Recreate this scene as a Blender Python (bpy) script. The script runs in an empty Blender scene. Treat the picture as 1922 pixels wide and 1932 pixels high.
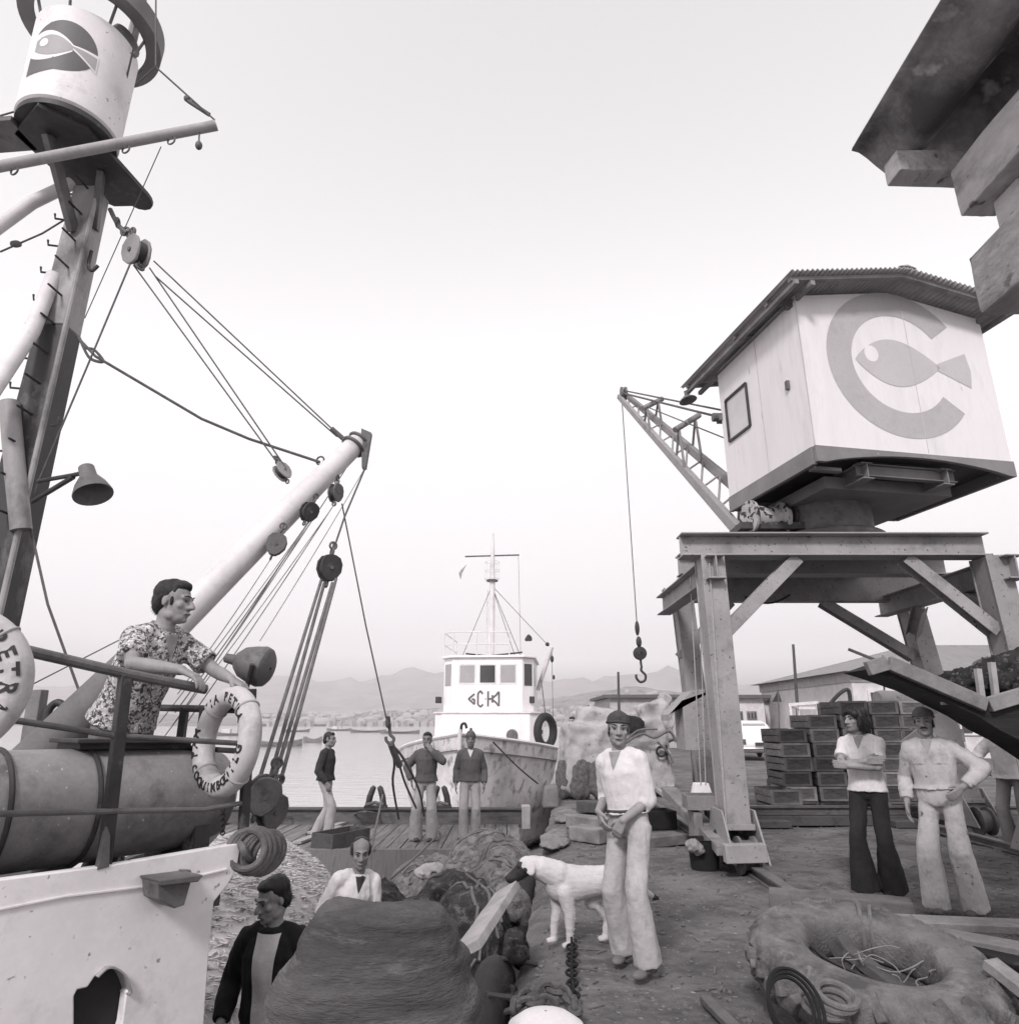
import bpy, bmesh, math, random
from mathutils import Vector, Matrix, noise
R = math.radians
random.seed(11)
scn = bpy.context.scene
C = scn.collection
V = Vector

# ------------------------------------------------------------------ camera
CAM = V((0, 0, 1.56)); FPX = 1300.0; PITCH = math.atan(397 / 1300)
CP, SP = math.cos(PITCH), math.sin(PITCH)
cd = bpy.data.cameras.new('camera'); cam = bpy.data.objects.new('camera', cd); C.objects.link(cam)
cam.location = CAM; cam.rotation_euler = (math.pi / 2 + PITCH, 0, 0)
cd.sensor_fit = 'HORIZONTAL'; cd.sensor_width = 36; cd.lens = 36 * FPX / 1922
cd.clip_start = 0.05; cd.clip_end = 12000
scn.camera = cam

# ------------------------------------------------------------------ sky and sun
SUN_EL, SUN_AZ = R(38), R(198)          # compass azimuth: behind the camera, a little to its left
w = bpy.data.worlds.new('World'); scn.world = w; w.use_nodes = True
nt = w.node_tree; bg = nt.nodes['Background']
sky = nt.nodes.new('ShaderNodeTexSky'); sky.sky_type = 'NISHITA'; sky.sun_disc = False
sky.sun_elevation = SUN_EL; sky.sun_rotation = SUN_AZ; sky.dust_density = 6; sky.air_density = 1.5; sky.ozone_density = 1
bw = nt.nodes.new('ShaderNodeRGBToBW'); nt.links.new(sky.outputs[0], bw.inputs[0])
mr = nt.nodes.new('ShaderNodeMapRange'); mr.inputs['From Min'].default_value = 1.2; mr.inputs['From Max'].default_value = 2.1
mr.inputs['To Min'].default_value = 6.9; mr.inputs['To Max'].default_value = 11.0; mr.clamp = True
nt.links.new(bw.outputs[0], mr.inputs['Value'])
tint = nt.nodes.new('ShaderNodeMix'); tint.data_type = 'RGBA'; tint.blend_type = 'MULTIPLY'; tint.inputs[0].default_value = 1
tint.inputs[7].default_value = (1.0, 0.978, 0.99, 1)
nt.links.new(mr.outputs[0], tint.inputs[6]); nt.links.new(tint.outputs[2], bg.inputs[0])
bg.inputs[1].default_value = 0.1
sd = bpy.data.lights.new('sun', 'SUN'); sd.energy = 2.7; sd.angle = R(10); sd.color = (1, 0.97, 0.96)
so = bpy.data.objects.new('sun', sd); C.objects.link(so)
sdir = V((math.sin(SUN_AZ) * math.cos(SUN_EL), math.cos(SUN_AZ) * math.cos(SUN_EL), math.sin(SUN_EL)))
so.rotation_euler = sdir.to_track_quat('Z', 'Y').to_euler(); so.location = (0, 0, 60)
scn.view_settings.view_transform = 'Standard'; scn.view_settings.look = 'None'
scn.view_settings.exposure = 0.0; scn.view_settings.gamma = 1
scn.cycles.volume_bounces = 2; scn.cycles.max_bounces = 8

# ------------------------------------------------------------------ picture -> place helpers (u, v in a 1922 x 1932 copy of the photo)
def ray(u, v):
    xc, yc = (u - 961) / FPX, (966 - v) / FPX
    return V((xc, CP - SP * yc, SP + CP * yc))
def P(u, v, Y):
    d = ray(u, v); return CAM + d * (Y / d.y)
def G(u, v, z=0.0):
    d = ray(u, v); return CAM + d * ((z - CAM.z) / d.z)
def PV(u, v, a, b, off=0.0):
    """point where the view line meets the upright plane through a and b (moved back by off)"""
    t = V((b.x - a.x, b.y - a.y, 0)).normalized(); n = V((-t.y, t.x, 0))
    d = ray(u, v); return CAM + d * ((n.dot(a - CAM) + off) / n.dot(d))

# ------------------------------------------------------------------ tags, empties
def tag(o, label=None, cat=None, group=None, kind=None):
    if label: o['label'] = label
    if cat: o['category'] = cat
    if group: o['group'] = group
    if kind: o['kind'] = kind
    return o
def thing(name, label, cat, loc=(0, 0, 0), rz=0.0, group=None):
    o = bpy.data.objects.new(name, None); C.objects.link(o); o.empty_display_size = 0.1
    o.location = loc; o.rotation_euler = (0, 0, rz)
    return tag(o, label, cat, group)
def wmat(o):
    m = Matrix.Identity(4)
    while o is not None:
        m = o.matrix_basis @ m if False else (Matrix.LocRotScale(o.location, o.rotation_euler, o.scale) @ m)
        o = o.parent
    return m
def copy_tree(o, parent=None):
    c = o.copy(); C.objects.link(c); c.parent = parent
    for ch in [x for x in bpy.data.objects if x.parent == o]: copy_tree(ch, c)
    return c

# ------------------------------------------------------------------ materials
TR, TG, TB = 1.015, 0.982, 0.998
def grey(v): return (min(1, v * TR), v * TG, v * TB, 1)
MATS = {}
def mat(name, v, rough=0.75, var=0.3, scale=3.0, bump=0.15, bscale=30.0, metal=0.0, stain=None, stretch=(1, 1, 1), spots=None, spec=0.35, bdist=0.01):
    """weathered grey surface: broad mottling, fine grain, optional darker stains and chipped spots"""
    if name in MATS: return MATS[name]
    m = bpy.data.materials.new(name); m.use_nodes = True; MATS[name] = m
    n = m.node_tree.nodes; l = m.node_tree.links; b = n['Principled BSDF']
    tc = n.new('ShaderNodeTexCoord'); mp = n.new('ShaderNodeMapping'); mp.inputs['Scale'].default_value = stretch
    l.new(tc.outputs['Object'], mp.inputs[0])
    def nz(sc, det=6, rgh=0.6):
        t = n.new('ShaderNodeTexNoise'); t.inputs['Scale'].default_value = sc; t.inputs['Detail'].default_value = det
        t.inputs['Roughness'].default_value = rgh; l.new(mp.outputs[0], t.inputs['Vector']); return t
    def ramp(src, p0, p1, c0, c1):
        r = n.new('ShaderNodeValToRGB'); r.color_ramp.elements[0].position = p0; r.color_ramp.elements[1].position = p1
        r.color_ramp.elements[0].color = c0; r.color_ramp.elements[1].color = c1; l.new(src, r.inputs[0]); return r
    col = ramp(nz(scale).outputs[0], 0.3, 0.7, grey(v * (1 - var)), grey(v * (1 + var * 0.7))).outputs[0]
    def mix(a, bcol, fac, mode='MIX'):
        x = n.new('ShaderNodeMix'); x.data_type = 'RGBA'; x.blend_type = mode
        if isinstance(fac, float): x.inputs[0].default_value = fac
        else: l.new(fac, x.inputs[0])
        l.new(a, x.inputs[6])
        if isinstance(bcol, tuple): x.inputs[7].default_value = bcol
        else: l.new(bcol, x.inputs[7])
        return x.outputs[2]
    fine = ramp(nz(scale * 14, 4).outputs[0], 0.3, 0.7, grey(1 - var * 0.5), (1, 1, 1, 1)).outputs[0]
    col = mix(col, fine, 1.0, 'MULTIPLY')
    if stain:                                   # (value, scale, low, high)
        col = mix(col, grey(stain[0]), ramp(nz(stain[1], 8, 0.7).outputs[0], stain[2], stain[3], (0, 0, 0, 1), (1, 1, 1, 1)).outputs[0])
    if spots:
        col = mix(col, grey(spots[0]), ramp(nz(spots[1], 3, 0.5).outputs[0], spots[2], spots[3], (0, 0, 0, 1), (1, 1, 1, 1)).outputs[0])
    l.new(col, b.inputs['Base Color'])
    b.inputs['Roughness'].default_value = rough; b.inputs['Metallic'].default_value = metal
    b.inputs['Specular IOR Level'].default_value = spec
    if bump:
        bp = n.new('ShaderNodeBump'); bp.inputs['Strength'].default_value = bump; bp.inputs['Distance'].default_value = bdist
        l.new(nz(bscale, 6).outputs[0], bp.inputs['Height']); l.new(bp.outputs[0], b.inputs['Normal'])
    return m

# ------------------------------------------------------------------ mesh builder
def basis(d, up=V((0, 0, 1))):
    d = d.normalized()
    if abs(d.dot(up)) > 0.98: up = V((0, 1, 0)) if abs(d.y) < 0.9 else V((1, 0, 0))
    r = d.cross(up).normalized(); return r, r.cross(d).normalized(), d
class MB:
    def __init__(self): self.v = []; self.f = []; self.m = []
    def add(self, vs, fs, m=0):
        k = len(self.v); self.v += [V(p) for p in vs]
        for f in fs: self.f.append([i + k for i in f]); self.m.append(m)
        return self
    def box(self, c, s, rot=None, m=0):
        c = V(c); vs = []
        for x in (-.5, .5):
            for y in (-.5, .5):
                for z in (-.5, .5):
                    p = V((x * s[0], y * s[1], z * s[2])); vs.append(c + (rot @ p if rot else p))
        return self.add(vs, [(0, 1, 3, 2), (4, 6, 7, 5), (0, 4, 5, 1), (2, 3, 7, 6), (0, 2, 6, 4), (1, 5, 7, 3)], m)
    def beam(self, a, b, wd, h, up=V((0, 0, 1)), m=0, w2=None, h2=None):
        a, b = V(a), V(b); r, u, d = basis(b - a, up); vs = []
        w2 = wd if w2 is None else w2; h2 = h if h2 is None else h2
        for p, W, H in ((a, wd, h), (b, w2, h2)):
            for sx, sz in ((-1, -1), (1, -1), (1, 1), (-1, 1)): vs.append(p + r * sx * W / 2 + u * sz * H / 2)
        return self.add(vs, [(0, 1, 2, 3), (7, 6, 5, 4), (0, 4, 5, 1), (1, 5, 6, 2), (2, 6, 7, 3), (3, 7, 4, 0)], m)
    def ibeam(self, a, b, wd, h, t=0.02, up=V((0, 0, 1)), m=0):
        a, b = V(a), V(b); r, u, d = basis(b - a, up)
        self.beam(a + u * (h / 2 - t / 2), b + u * (h / 2 - t / 2), wd, t, up, m)
        self.beam(a - u * (h / 2 - t / 2), b - u * (h / 2 - t / 2), wd, t, up, m)
        return self.beam(a, b, t, h - 2 * t, up, m)
    def tube(self, pts, r, n=8, m=0, cap=True, ell=None):
        pts = [V(p) for p in pts]; k = len(pts); rs = r if isinstance(r, (list, tuple)) else [r] * k
        vs = []; fs = []; prev = None
        for i, p in enumerate(pts):
            d = (pts[min(i + 1, k - 1)] - pts[max(i - 1, 0)])
            if d.length < 1e-9: d = V((0, 0, 1))
            d.normalize()
            if prev is None: x = basis(d)[0]; y = d.cross(x)
            else:
                x = prev - d * prev.dot(d)
                x = x.normalized() if x.length > 1e-6 else basis(d)[0]
                y = d.cross(x)
            prev = x
            for j in range(n):
                a = 2 * math.pi * j / n; vs.append(p + (x * math.cos(a) + y * math.sin(a)) * rs[i])
        for i in range(k - 1):
            for j in range(n):
                j2 = (j + 1) % n; fs.append((i * n + j, i * n + j2, (i + 1) * n + j2, (i + 1) * n + j))
        if cap: fs.append(tuple(range(n))[::-1]); fs.append(tuple((k - 1) * n + j for j in range(n)))
        return self.add(vs, fs, m)
    def cone(self, a, b, r0, r1=None, n=16, m=0, cap=True):
        return self.tube([a, b], [r0, r0 if r1 is None else r1], n, m, cap)
    def sphere(self, c, r, rot=None, nu=16, nv=10, m=0):
        c = V(c); r = r if isinstance(r, (tuple, list, Vector)) else (r, r, r); vs = []; fs = []
        for i in range(nv + 1):
            t = math.pi * i / nv
            for j in range(nu):
                a = 2 * math.pi * j / nu
                p = V((r[0] * math.sin(t) * math.cos(a), r[1] * math.sin(t) * math.sin(a), r[2] * math.cos(t)))
                vs.append(c + (rot @ p if rot else p))
        for i in range(nv):
            for j in range(nu):
                j2 = (j + 1) % nu; fs.append((i * nu + j, (i + 1) * nu + j, (i + 1) * nu + j2, i * nu + j2))
        return self.add(vs, fs, m)
    def loft(self, rings, m=0, cap=True, closed=False):
        n = len(rings[0]); vs = [p for r in rings for p in r]; fs = []
        k = len(rings)
        for i in range(k - (0 if closed else 1)):
            for j in range(n):
                j2 = (j + 1) % n; i2 = (i + 1) % k; fs.append((i * n + j, i * n + j2, i2 * n + j2, i2 * n + j))
        if cap and not closed: fs.append(tuple(range(n))[::-1]); fs.append(tuple((k - 1) * n + j for j in range(n)))
        return self.add(vs, fs, m)
    def torus(self, c, axis, Rr, r, nu=40, nv=12, m=0, flat=1.0, arc=None):
        x, y, d = basis(V(axis)); c = V(c); rings = []
        a0, a1 = arc or (0, 2 * math.pi); steps = nu if arc is None else nu + 1
        for i in range(steps):
            a = a0 + (a1 - a0) * i / nu; e = x * math.cos(a) + y * math.sin(a)
            rings.append([c + e * (Rr + r * math.cos(2 * math.pi * j / nv)) + d * (flat * r * math.sin(2 * math.pi * j / nv)) for j in range(nv)])
        return self.loft(rings, m, closed=arc is None)
    def lathe(self, c, axis, prof, n=24, m=0, cap=False):
        x, y, d = basis(V(axis)); c = V(c)
        rings = [[c + d * h + (x * math.cos(2 * math.pi * j / n) + y * math.sin(2 * math.pi * j / n)) * r for j in range(n)] for r, h in prof]
        return self.loft(rings, m, cap)
    def prism(self, pts, off, m=0):
        pts = [V(p) for p in pts]; off = V(off); n = len(pts)
        fs = [tuple(range(n))[::-1], tuple(range(n, 2 * n))] + [(i, (i + 1) % n, n + (i + 1) % n, n + i) for i in range(n)]
        return self.add(pts + [p + off for p in pts], fs, m)
    def grid(self, nu, nv, fn, m=0):
        vs = [fn(i / nu, j / nv) for i in range(nu + 1) for j in range(nv + 1)]; q = nv + 1
        return self.add(vs, [(i * q + j, (i + 1) * q + j, (i + 1) * q + j + 1, i * q + j + 1) for i in range(nu) for j in range(nv)], m)
    def mesh(self, name='m'):
        me = bpy.data.meshes.new(name); me.from_pydata([tuple(p) for p in self.v], [], self.f); me.update()
        me.polygons.foreach_set('material_index', self.m); return me
    def build(self, name, mats, parent=None, bevel=0.0, sharp=35, local=False, sub=0, solidify=0.0):
        return build_mesh(name, self.mesh(name), mats, parent, bevel, sharp, local, sub, solidify)
def build_mesh(name, me, mats, parent=None, bevel=0.0, sharp=35, local=False, sub=0, solidify=0.0, norm=True):
    if parent is not None and not local: me.transform(wmat(parent).inverted())
    if norm:
        bm = bmesh.new(); bm.from_mesh(me); bmesh.ops.recalc_face_normals(bm, faces=bm.faces); bm.to_mesh(me); bm.free()
    me.name = name
    for p in me.polygons: p.use_smooth = True
    me.set_sharp_from_angle(angle=R(sharp))
    if not isinstance(mats, (list, tuple)): mats = [mats]
    me.materials.clear()
    for m in mats: me.materials.append(m)
    o = bpy.data.objects.new(name, me); C.objects.link(o); o.parent = parent
    if solidify:
        md = o.modifiers.new('s', 'SOLIDIFY'); md.thickness = solidify; md.offset = 0
    if bevel:
        md = o.modifiers.new('b', 'BEVEL'); md.width = bevel; md.segments = 2; md.limit_method = 'ANGLE'; md.angle_limit = R(40)
    if sub:
        md = o.modifiers.new('u', 'SUBSURF'); md.levels = md.render_levels = sub
    return o
def baked(me, mods):
    """a mesh with modifiers applied, through a temporary object"""
    o = bpy.data.objects.new('tmp', me); C.objects.link(o)
    for kind, kw in mods:
        md = o.modifiers.new(kind, kind)
        for k, val in kw.items(): setattr(md, k, val)
    bpy.context.view_layer.update()
    dg = bpy.context.evaluated_depsgraph_get()
    out = bpy.data.meshes.new_from_object(o.evaluated_get(dg)); bpy.data.objects.remove(o)
    return out
def fuse(mb, voxel=0.01, smooth=3, fac=0.5):
    """union of overlapping closed shapes as ONE continuous surface"""
    return baked(mb.mesh(), [('REMESH', dict(mode='VOXEL', voxel_size=voxel)), ('SMOOTH', dict(iterations=smooth, factor=fac))])
def wrinkle(me, amp, sc, seed=0.0, stretch=(1, 1, 1), ridge=False):
    me.update(); s = V((seed * 7.3, seed * 3.1, seed * 5.7)); st = V(stretch)
    nr = [v.normal.copy() for v in me.vertices]
    for i, v in enumerate(me.vertices):
        q = V((v.co.x * st.x, v.co.y * st.y, v.co.z * st.z)) * sc + s
        k = noise.noise(q) + 0.5 * noise.noise(q * 2.1)
        if ridge: k = 0.35 - abs(k) * 1.6
        v.co += nr[i] * k * amp
    me.update(); return me
def rough_beam(a, b, wd, h, up=V((0, 0, 1)), amp=.006, sc=5.0, seed=1):
    """a hewn timber: square section with worn, uneven faces"""
    me = baked(MB().beam(a, b, wd, h, up).mesh(), [('BEVEL', dict(width=min(wd, h) * .06, segments=2)), ('SUBSURF', dict(levels=4, subdivision_type='SIMPLE'))])
    wrinkle(me, amp, sc, seed); return wrinkle(me, amp * .4, sc * 4, seed + 2)
def text_mesh(s, size, extrude=0.004):
    cu = bpy.data.curves.new('t', 'FONT'); cu.body = s; cu.size = size; cu.extrude = extrude; cu.align_x = 'CENTER'; cu.align_y = 'CENTER'
    cu.offset = size * 0.02
    o = bpy.data.objects.new('t', cu); C.objects.link(o); bpy.context.view_layer.update()
    me = bpy.data.meshes.new_from_object(o.evaluated_get(bpy.context.evaluated_depsgraph_get()))
    bpy.data.objects.remove(o); return me
def rope(pts, r=0.008, sag=0.0, n=6, steps=10):
    """points along a rope: straight runs between pts, each sagging a little"""
    out = []
    pts = [V(p) for p in pts]
    for a, b in zip(pts, pts[1:]):
        for i in range(steps):
            t = i / steps; p = a.lerp(b, t); p.z -= sag * 4 * t * (1 - t); out.append(p)
    out.append(pts[-1]); return out
def spline(pts, steps=8):
    pts = [V(p) for p in pts]; q = [pts[0]] + pts + [pts[-1]]; out = []
    for i in range(1, len(q) - 2):
        p0, p1, p2, p3 = q[i - 1:i + 3]
        for k in range(steps):
            t = k / steps
            out.append(0.5 * ((2 * p1) + (p2 - p0) * t + (2 * p0 - 5 * p1 + 4 * p2 - p3) * t * t + (3 * p1 - p0 - 3 * p2 + p3) * t ** 3))
    out.append(pts[-1]); return out
# ================================================================== palette
M_white = mat('old_white_paint', 0.74, 0.6, 0.10, 2.5, 0.10, 18, stain=(0.44, 2.6, 0.54, 0.78), spots=(0.28, 20, 0.68, 0.73))
M_white2 = mat('cab_white_paint', 0.70, 0.6, 0.08, 1.6, 0.08, 25, stain=(0.48, 1.6, 0.52, 0.82), stretch=(1.6, 1.6, 0.3), spots=(.4, 9, .72, .78))
M_cream = mat('cream_paint', 0.68, 0.6, 0.14, 3, 0.1, 40, stain=(0.42, 5, 0.56, 0.75))
M_grey_paint = mat('grey_crane_paint', 0.30, 0.6, 0.2, 1.6, 0.2, 30, stain=(0.15, 2.6, 0.54, 0.74), spots=(0.06, 26, 0.66, 0.70))
M_band = mat('grey_band_paint', 0.20, 0.6, 0.2, 2, 0.1, 30, spots=(0.45, 18, 0.72, 0.75))
M_dark = mat('dark_iron', 0.045, 0.55, 0.4, 6, 0.25, 40, stain=(0.13, 8, 0.58, 0.72))
M_mid = mat('worn_iron', 0.13, 0.55, 0.35, 5, 0.25, 40, stain=(0.05, 7, 0.55, 0.7))
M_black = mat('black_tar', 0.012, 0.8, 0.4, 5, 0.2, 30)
M_rust = mat('rusty_iron', 0.10, 0.85, 0.5, 9, 0.5, 50, stain=(0.03, 12, 0.5, 0.65))
M_rope = mat('old_rope', 0.16, 0.95, 0.3, 20, 0.6, 160)
M_wire = mat('steel_wire', 0.10, 0.6, 0.3, 20, 0.2, 100)
M_wood = mat('weathered_wood', 0.24, 0.85, 0.35, 4, 0.5, 12, stain=(0.10, 3, 0.5, 0.75), stretch=(1, 1, 1))
M_wood_d = mat('dark_wet_wood', 0.10, 0.8, 0.45, 4, 0.5, 14, stain=(0.03, 4, 0.48, 0.7))
M_wood_l = mat('pale_timber', 0.36, 0.85, 0.25, 5, 0.4, 14, stain=(0.2, 4, 0.5, 0.75))
M_conc = mat('quay_concrete', 0.20, 0.95, 0.35, 0.8, 0.6, 9, stain=(0.09, 1.7, 0.48, 0.68), spots=(0.30, 16, 0.70, 0.78), bdist=0.03)
M_sheet = mat('sheet_iron', 0.46, 0.5, 0.2, 2, 0.15, 20, stain=(0.24, 4, 0.5, 0.75))
M_glass = mat('dull_glass', 0.5, 0.15, 0.12, 2, 0.0, spec=0.6)
M_glass_d = mat('dark_window_glass', 0.06, 0.1, 0.2, 2, 0.0, spec=0.6)
M_net = mat('dark_fishing_net', 0.055, 0.95, 0.6, 9, 1.0, 70, stain=(0.14, 14, 0.52, 0.64), bdist=0.03)
M_net_l = mat('pale_fishing_net', 0.24, 0.95, 0.45, 8, 1.0, 60, stain=(0.08, 10, 0.50, 0.62), bdist=0.03)
M_canvas = mat('sun_bleached_canvas', 0.40, 0.9, 0.22, 2.2, 0.35, 24, stain=(0.17, 3.2, 0.55, 0.72), spots=(0.1, 14, 0.68, 0.72), bdist=0.02)
M_logo = mat('logo_grey_paint', 0.36, 0.6, 0.10, 2, 0.05, 30, stain=(0.28, 3, 0.5, 0.7))
M_logo_d = mat('logo_dark_paint', 0.12, 0.6, 0.12, 3, 0.05, 30)
M_ink = mat('black_lettering', 0.03, 0.7, 0.25, 30, 0.0)
M_rubber = mat('tyre_rubber', 0.11, 0.9, 0.45, 5, 0.5, 40, stain=(0.04, 7, 0.52, 0.66), bdist=0.02)
M_rubber_d = mat('wet_tyre_rubber', 0.03, 0.7, 0.4, 6, 0.4, 40)

# ================================================================== ground, water, hills
def XE(y): return 0.083 * (y - 4.8)
def lin(a, b, s): 
    n = int(round((b - a) / s)); return [a + (b - a) * i / n for i in range(n)]
def rise(xo, y):
    """small unevenness of the earth-covered quay"""
    k = 0.028 * noise.noise(V((xo * 0.7, y * 0.7, 1))) + 0.014 * noise.noise(V((xo * 2.3, y * 2.3, 5))) + 0.006 * noise.noise(V((xo * 7, y * 7, 9)))
    fade = max(0, 1 - max(0, y - 16) / 10)
    e = max(0, 0.34 - xo); k -= 0.9 * e * e
    return k * fade - 0.012
ys = lin(-3, 16, 0.09) + lin(16, 60, 2) + lin(60, 300, 20) + lin(300, 3301, 300) + [3300]
xs = lin(0, 9, 0.09) + lin(9, 30, 1.5) + lin(30, 150, 15) + lin(150, 3300, 350) + [3300]
vs = []; fs = []; q = len(xs) + 3
for y in ys:
    wob = 0.05 * noise.noise(V((0, y * 1.1, 3))) + 0.02 * noise.noise(V((0, y * 4, 7))) if y < 20 else 0
    for zz in (-2.7, -1.2, -0.35):
        vs.append(V((XE(y) + wob + 0.03 * noise.noise(V((zz * 3, y * 2, 0))) - 0.02, y, zz)))
    for xo in xs: vs.append(V((XE(y) + xo + wob * max(0, 1 - xo / 2), y, rise(xo, y))))
for i in range(len(ys) - 1):
    for j in range(q - 1): fs.append((i * q + j, i * q + j + 1, (i + 1) * q + j + 1, (i + 1) * q + j))
m = mat('trodden_earth', 0.165, 0.95, 0.45, 0.55, 1.0, 11, stain=(0.055, 1.9, 0.46, 0.66), spots=(0.28, 26, 0.64, 0.74), bdist=0.04)
tag(MB().add(vs, fs).build('quay_ground', m, sharp=50), kind='structure')

m = bpy.data.materials.new('harbour_water'); m.use_nodes = True; b = m.node_tree.nodes['Principled BSDF']
n_ = m.node_tree.nodes; l_ = m.node_tree.links
b.inputs['Base Color'].default_value = grey(0.42); b.inputs['Roughness'].default_value = 0.10; b.inputs['IOR'].default_value = 1.333
tc = n_.new('ShaderNodeTexCoord'); mp = n_.new('ShaderNodeMapping'); mp.inputs['Scale'].default_value = (0.35, 1.0, 1); l_.new(tc.outputs['Object'], mp.inputs[0])
nz1 = n_.new('ShaderNodeTexNoise'); nz1.inputs['Scale'].default_value = 1.1; nz1.inputs['Detail'].default_value = 4; l_.new(mp.outputs[0], nz1.inputs['Vector'])
bp = n_.new('ShaderNodeBump'); bp.inputs['Strength'].default_value = 0.5; bp.inputs['Distance'].default_value = 0.10; l_.new(nz1.outputs[0], bp.inputs['Height']); l_.new(bp.outputs[0], b.inputs['Normal'])
wy = lin(-30, 60, 6) + lin(60, 600, 60) + lin(600, 3301, 450) + [3300]
tag(MB().add([V((x, y, -1.75)) for y in wy for x in (-3300, -300, -40, 0.0, 290)], [(i * 5 + j, i * 5 + j + 1, i * 5 + j + 6, i * 5 + j + 5) for i in range(len(wy) - 1) for j in range(4)]).build('harbour_water', m), kind='structure')

def interp(tab, u):
    for (a, va), (b2, vb) in zip(tab, tab[1:]):
        if u <= b2: return va + (vb - va) * max(0, (u - a) / (b2 - a))
    return tab[-1][1]
RIDGE = [(-500, 1290), (0, 1292), (300, 1300), (400, 1286), (500, 1284), (560, 1278), (620, 1286), (690, 1283), (730, 1272), (770, 1262), (830, 1268), (900, 1262), (960, 1274), (1040, 1284), (1090, 1281), (1140, 1275), (1200, 1272),
         (1270, 1260), (1330, 1276), (1380, 1290), (1440, 1292), (1490, 1276), (1540, 1262), (1600, 1262), (1700, 1280), (1800, 1270), (1950, 1285), (2500, 1300)]
NEAR = [(-500, 1352), (300, 1350), (500, 1345), (640, 1348), (760, 1340), (900, 1332), (1030, 1322), (1080, 1312), (1150, 1300), (1200, 1296), (1260, 1302), (1340, 1316), (1440, 1322), (1500, 1312), (1600, 1310), (1800, 1320), (2500, 1330)]
def hill(name, tab, y0, y1, amp, m, zb):
    def fn(a, t):
        u = -500 + 3000 * a; Y = y0 + (y1 - y0) * t
        top = P(u, interp(tab, u), y1); x = top.x * (Y / y1)
        z = zb + (top.z - zb) * (t ** 1.25) + amp * noise.noise(V((x * 0.012, Y * 0.012, 2))) * t * (1.2 - t) + amp * 0.35 * noise.noise(V((x * 0.05, Y * 0.05, 4))) * t
        return V((x, Y, z))
    o = MB().grid(150, 24, fn).build(name, m, sharp=180); return tag(o, kind='structure')
m_hill = mat('dry_hillside', 0.30, 0.95, 0.3, 0.01, 0.0)
hill('hills', RIDGE, 1900, 3150, 60, m_hill, -1)
m_slope = mat('town_hillside', 0.27, 0.95, 0.4, 0.02, 0.0, stain=(0.08, 0.05, 0.5, 0.62))
hill('town_slope', NEAR, 620, 1250, 10, m_slope, -2.2)

# far town on the slope across the bay: countless small pale houses read as one mass
tb = MB(); tb_r = random.Random(5)
for k in range(520):
    u = tb_r.uniform(480, 1560); t = tb_r.uniform(0.02, 0.72) ** 1.3; Y = 620 + 630 * t
    tp = P(u, interp(NEAR, u), 1250); x = tp.x * Y / 1250; z = -2.2 + (tp.z + 2.2) * t ** 1.25
    s = tb_r.uniform(3, 8); h = tb_r.uniform(2, 4.5); tb.box((x, Y, z + h / 2), (s, s * 0.8, h + 2), Matrix.Rotation(tb_r.uniform(0, 1.5), 3, 'Z'), tb_r.choice((0, 0, 1, 2)))
for k in range(160):
    u = tb_r.uniform(480, 1560); t = tb_r.uniform(0.02, 0.8); Y = 620 + 630 * t
    tp = P(u, interp(NEAR, u), 1250); x = tp.x * Y / 1250; z = -2.2 + (tp.z + 2.2) * t ** 1.25
    tb.sphere((x, Y, z + 3), (tb_r.uniform(3, 8), 4, tb_r.uniform(3, 5)), nu=8, nv=5, m=3)
tag(tb.build('distant_town', [mat('far_wall_pale', 0.36, var=0.1, bump=0), mat('far_wall_grey', 0.25, var=0.1, bump=0), mat('far_roof', 0.12, var=0.1, bump=0), mat('far_trees', 0.05, var=0.2, bump=0)]),
    'pale town of small houses and trees on the slope across the bay', 'town', kind='stuff')

# ================================================================== air
hz = MB().box((0, 1680, 200), (7400, 3440, 406)).build('haze', [])
mh = bpy.data.materials.new('sea_haze'); mh.use_nodes = True; nn = mh.node_tree.nodes; nn.remove(nn['Principled BSDF'])
pv = nn.new('ShaderNodeVolumePrincipled'); pv.inputs['Color'].default_value = grey(0.97); pv.inputs['Density'].default_value = 0.00034; pv.inputs['Anisotropy'].default_value = 0.75
mh.node_tree.links.new(pv.outputs[0], nn['Material Output'].inputs['Volume']); hz.data.materials.append(mh); tag(hz, kind='stuff')

# ================================================================== buildings behind the crane
def low_building(name, label, u0, u1, v_top, Y, depth, wins, mwall, roofv=0.12):
    a, b2 = P(u0, v_top, Y), P(u1, v_top, Y); h = a.z
    r = thing(name, label, 'building', ((a.x + b2.x) / 2, Y, 0))
    MB().box(((a.x + b2.x) / 2, Y + depth / 2, h / 2), (b2.x - a.x, depth, h)).build('wall', mwall, r)
    MB().box(((a.x + b2.x) / 2, Y + depth / 2, h + 0.1), (b2.x - a.x + 0.7, depth + 0.7, 0.2)).build('roof', mat('flat_roof', roofv, var=0.2), r)
    for (wu0, wu1, wv0, wv1) in wins:
        p, q2 = P(wu0, wv0, Y - 0.03), P(wu1, wv1, Y - 0.03)
        f = MB().box(((p.x + q2.x) / 2, Y - 0.03, (p.z + q2.z) / 2), (q2.x - p.x, 0.10, p.z - q2.z)).build('window', M_wood, r)
        nb = 3
        for k in range(nb):
            xx = p.x + (q2.x - p.x) * (k + 0.5) / nb
            MB().box((xx, Y - 0.09, (p.z + q2.z) / 2), ((q2.x - p.x) / nb - 0.12, 0.03, p.z - q2.z - 0.16)).build('pane', M_glass_d, f)
    return r
mw_ = mat('plaster_white', 0.62, var=0.15, stain=(0.45, 0.6, 0.5, 0.8))
low_building('harbour_shed', 'long low pale shed whose flat roof shows over the net covered heap', 1150, 1372, 1317, 46, 8, [(1300, 1330, 1340, 1362)], mat('plaster_grey', 0.42, var=0.2))
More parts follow.
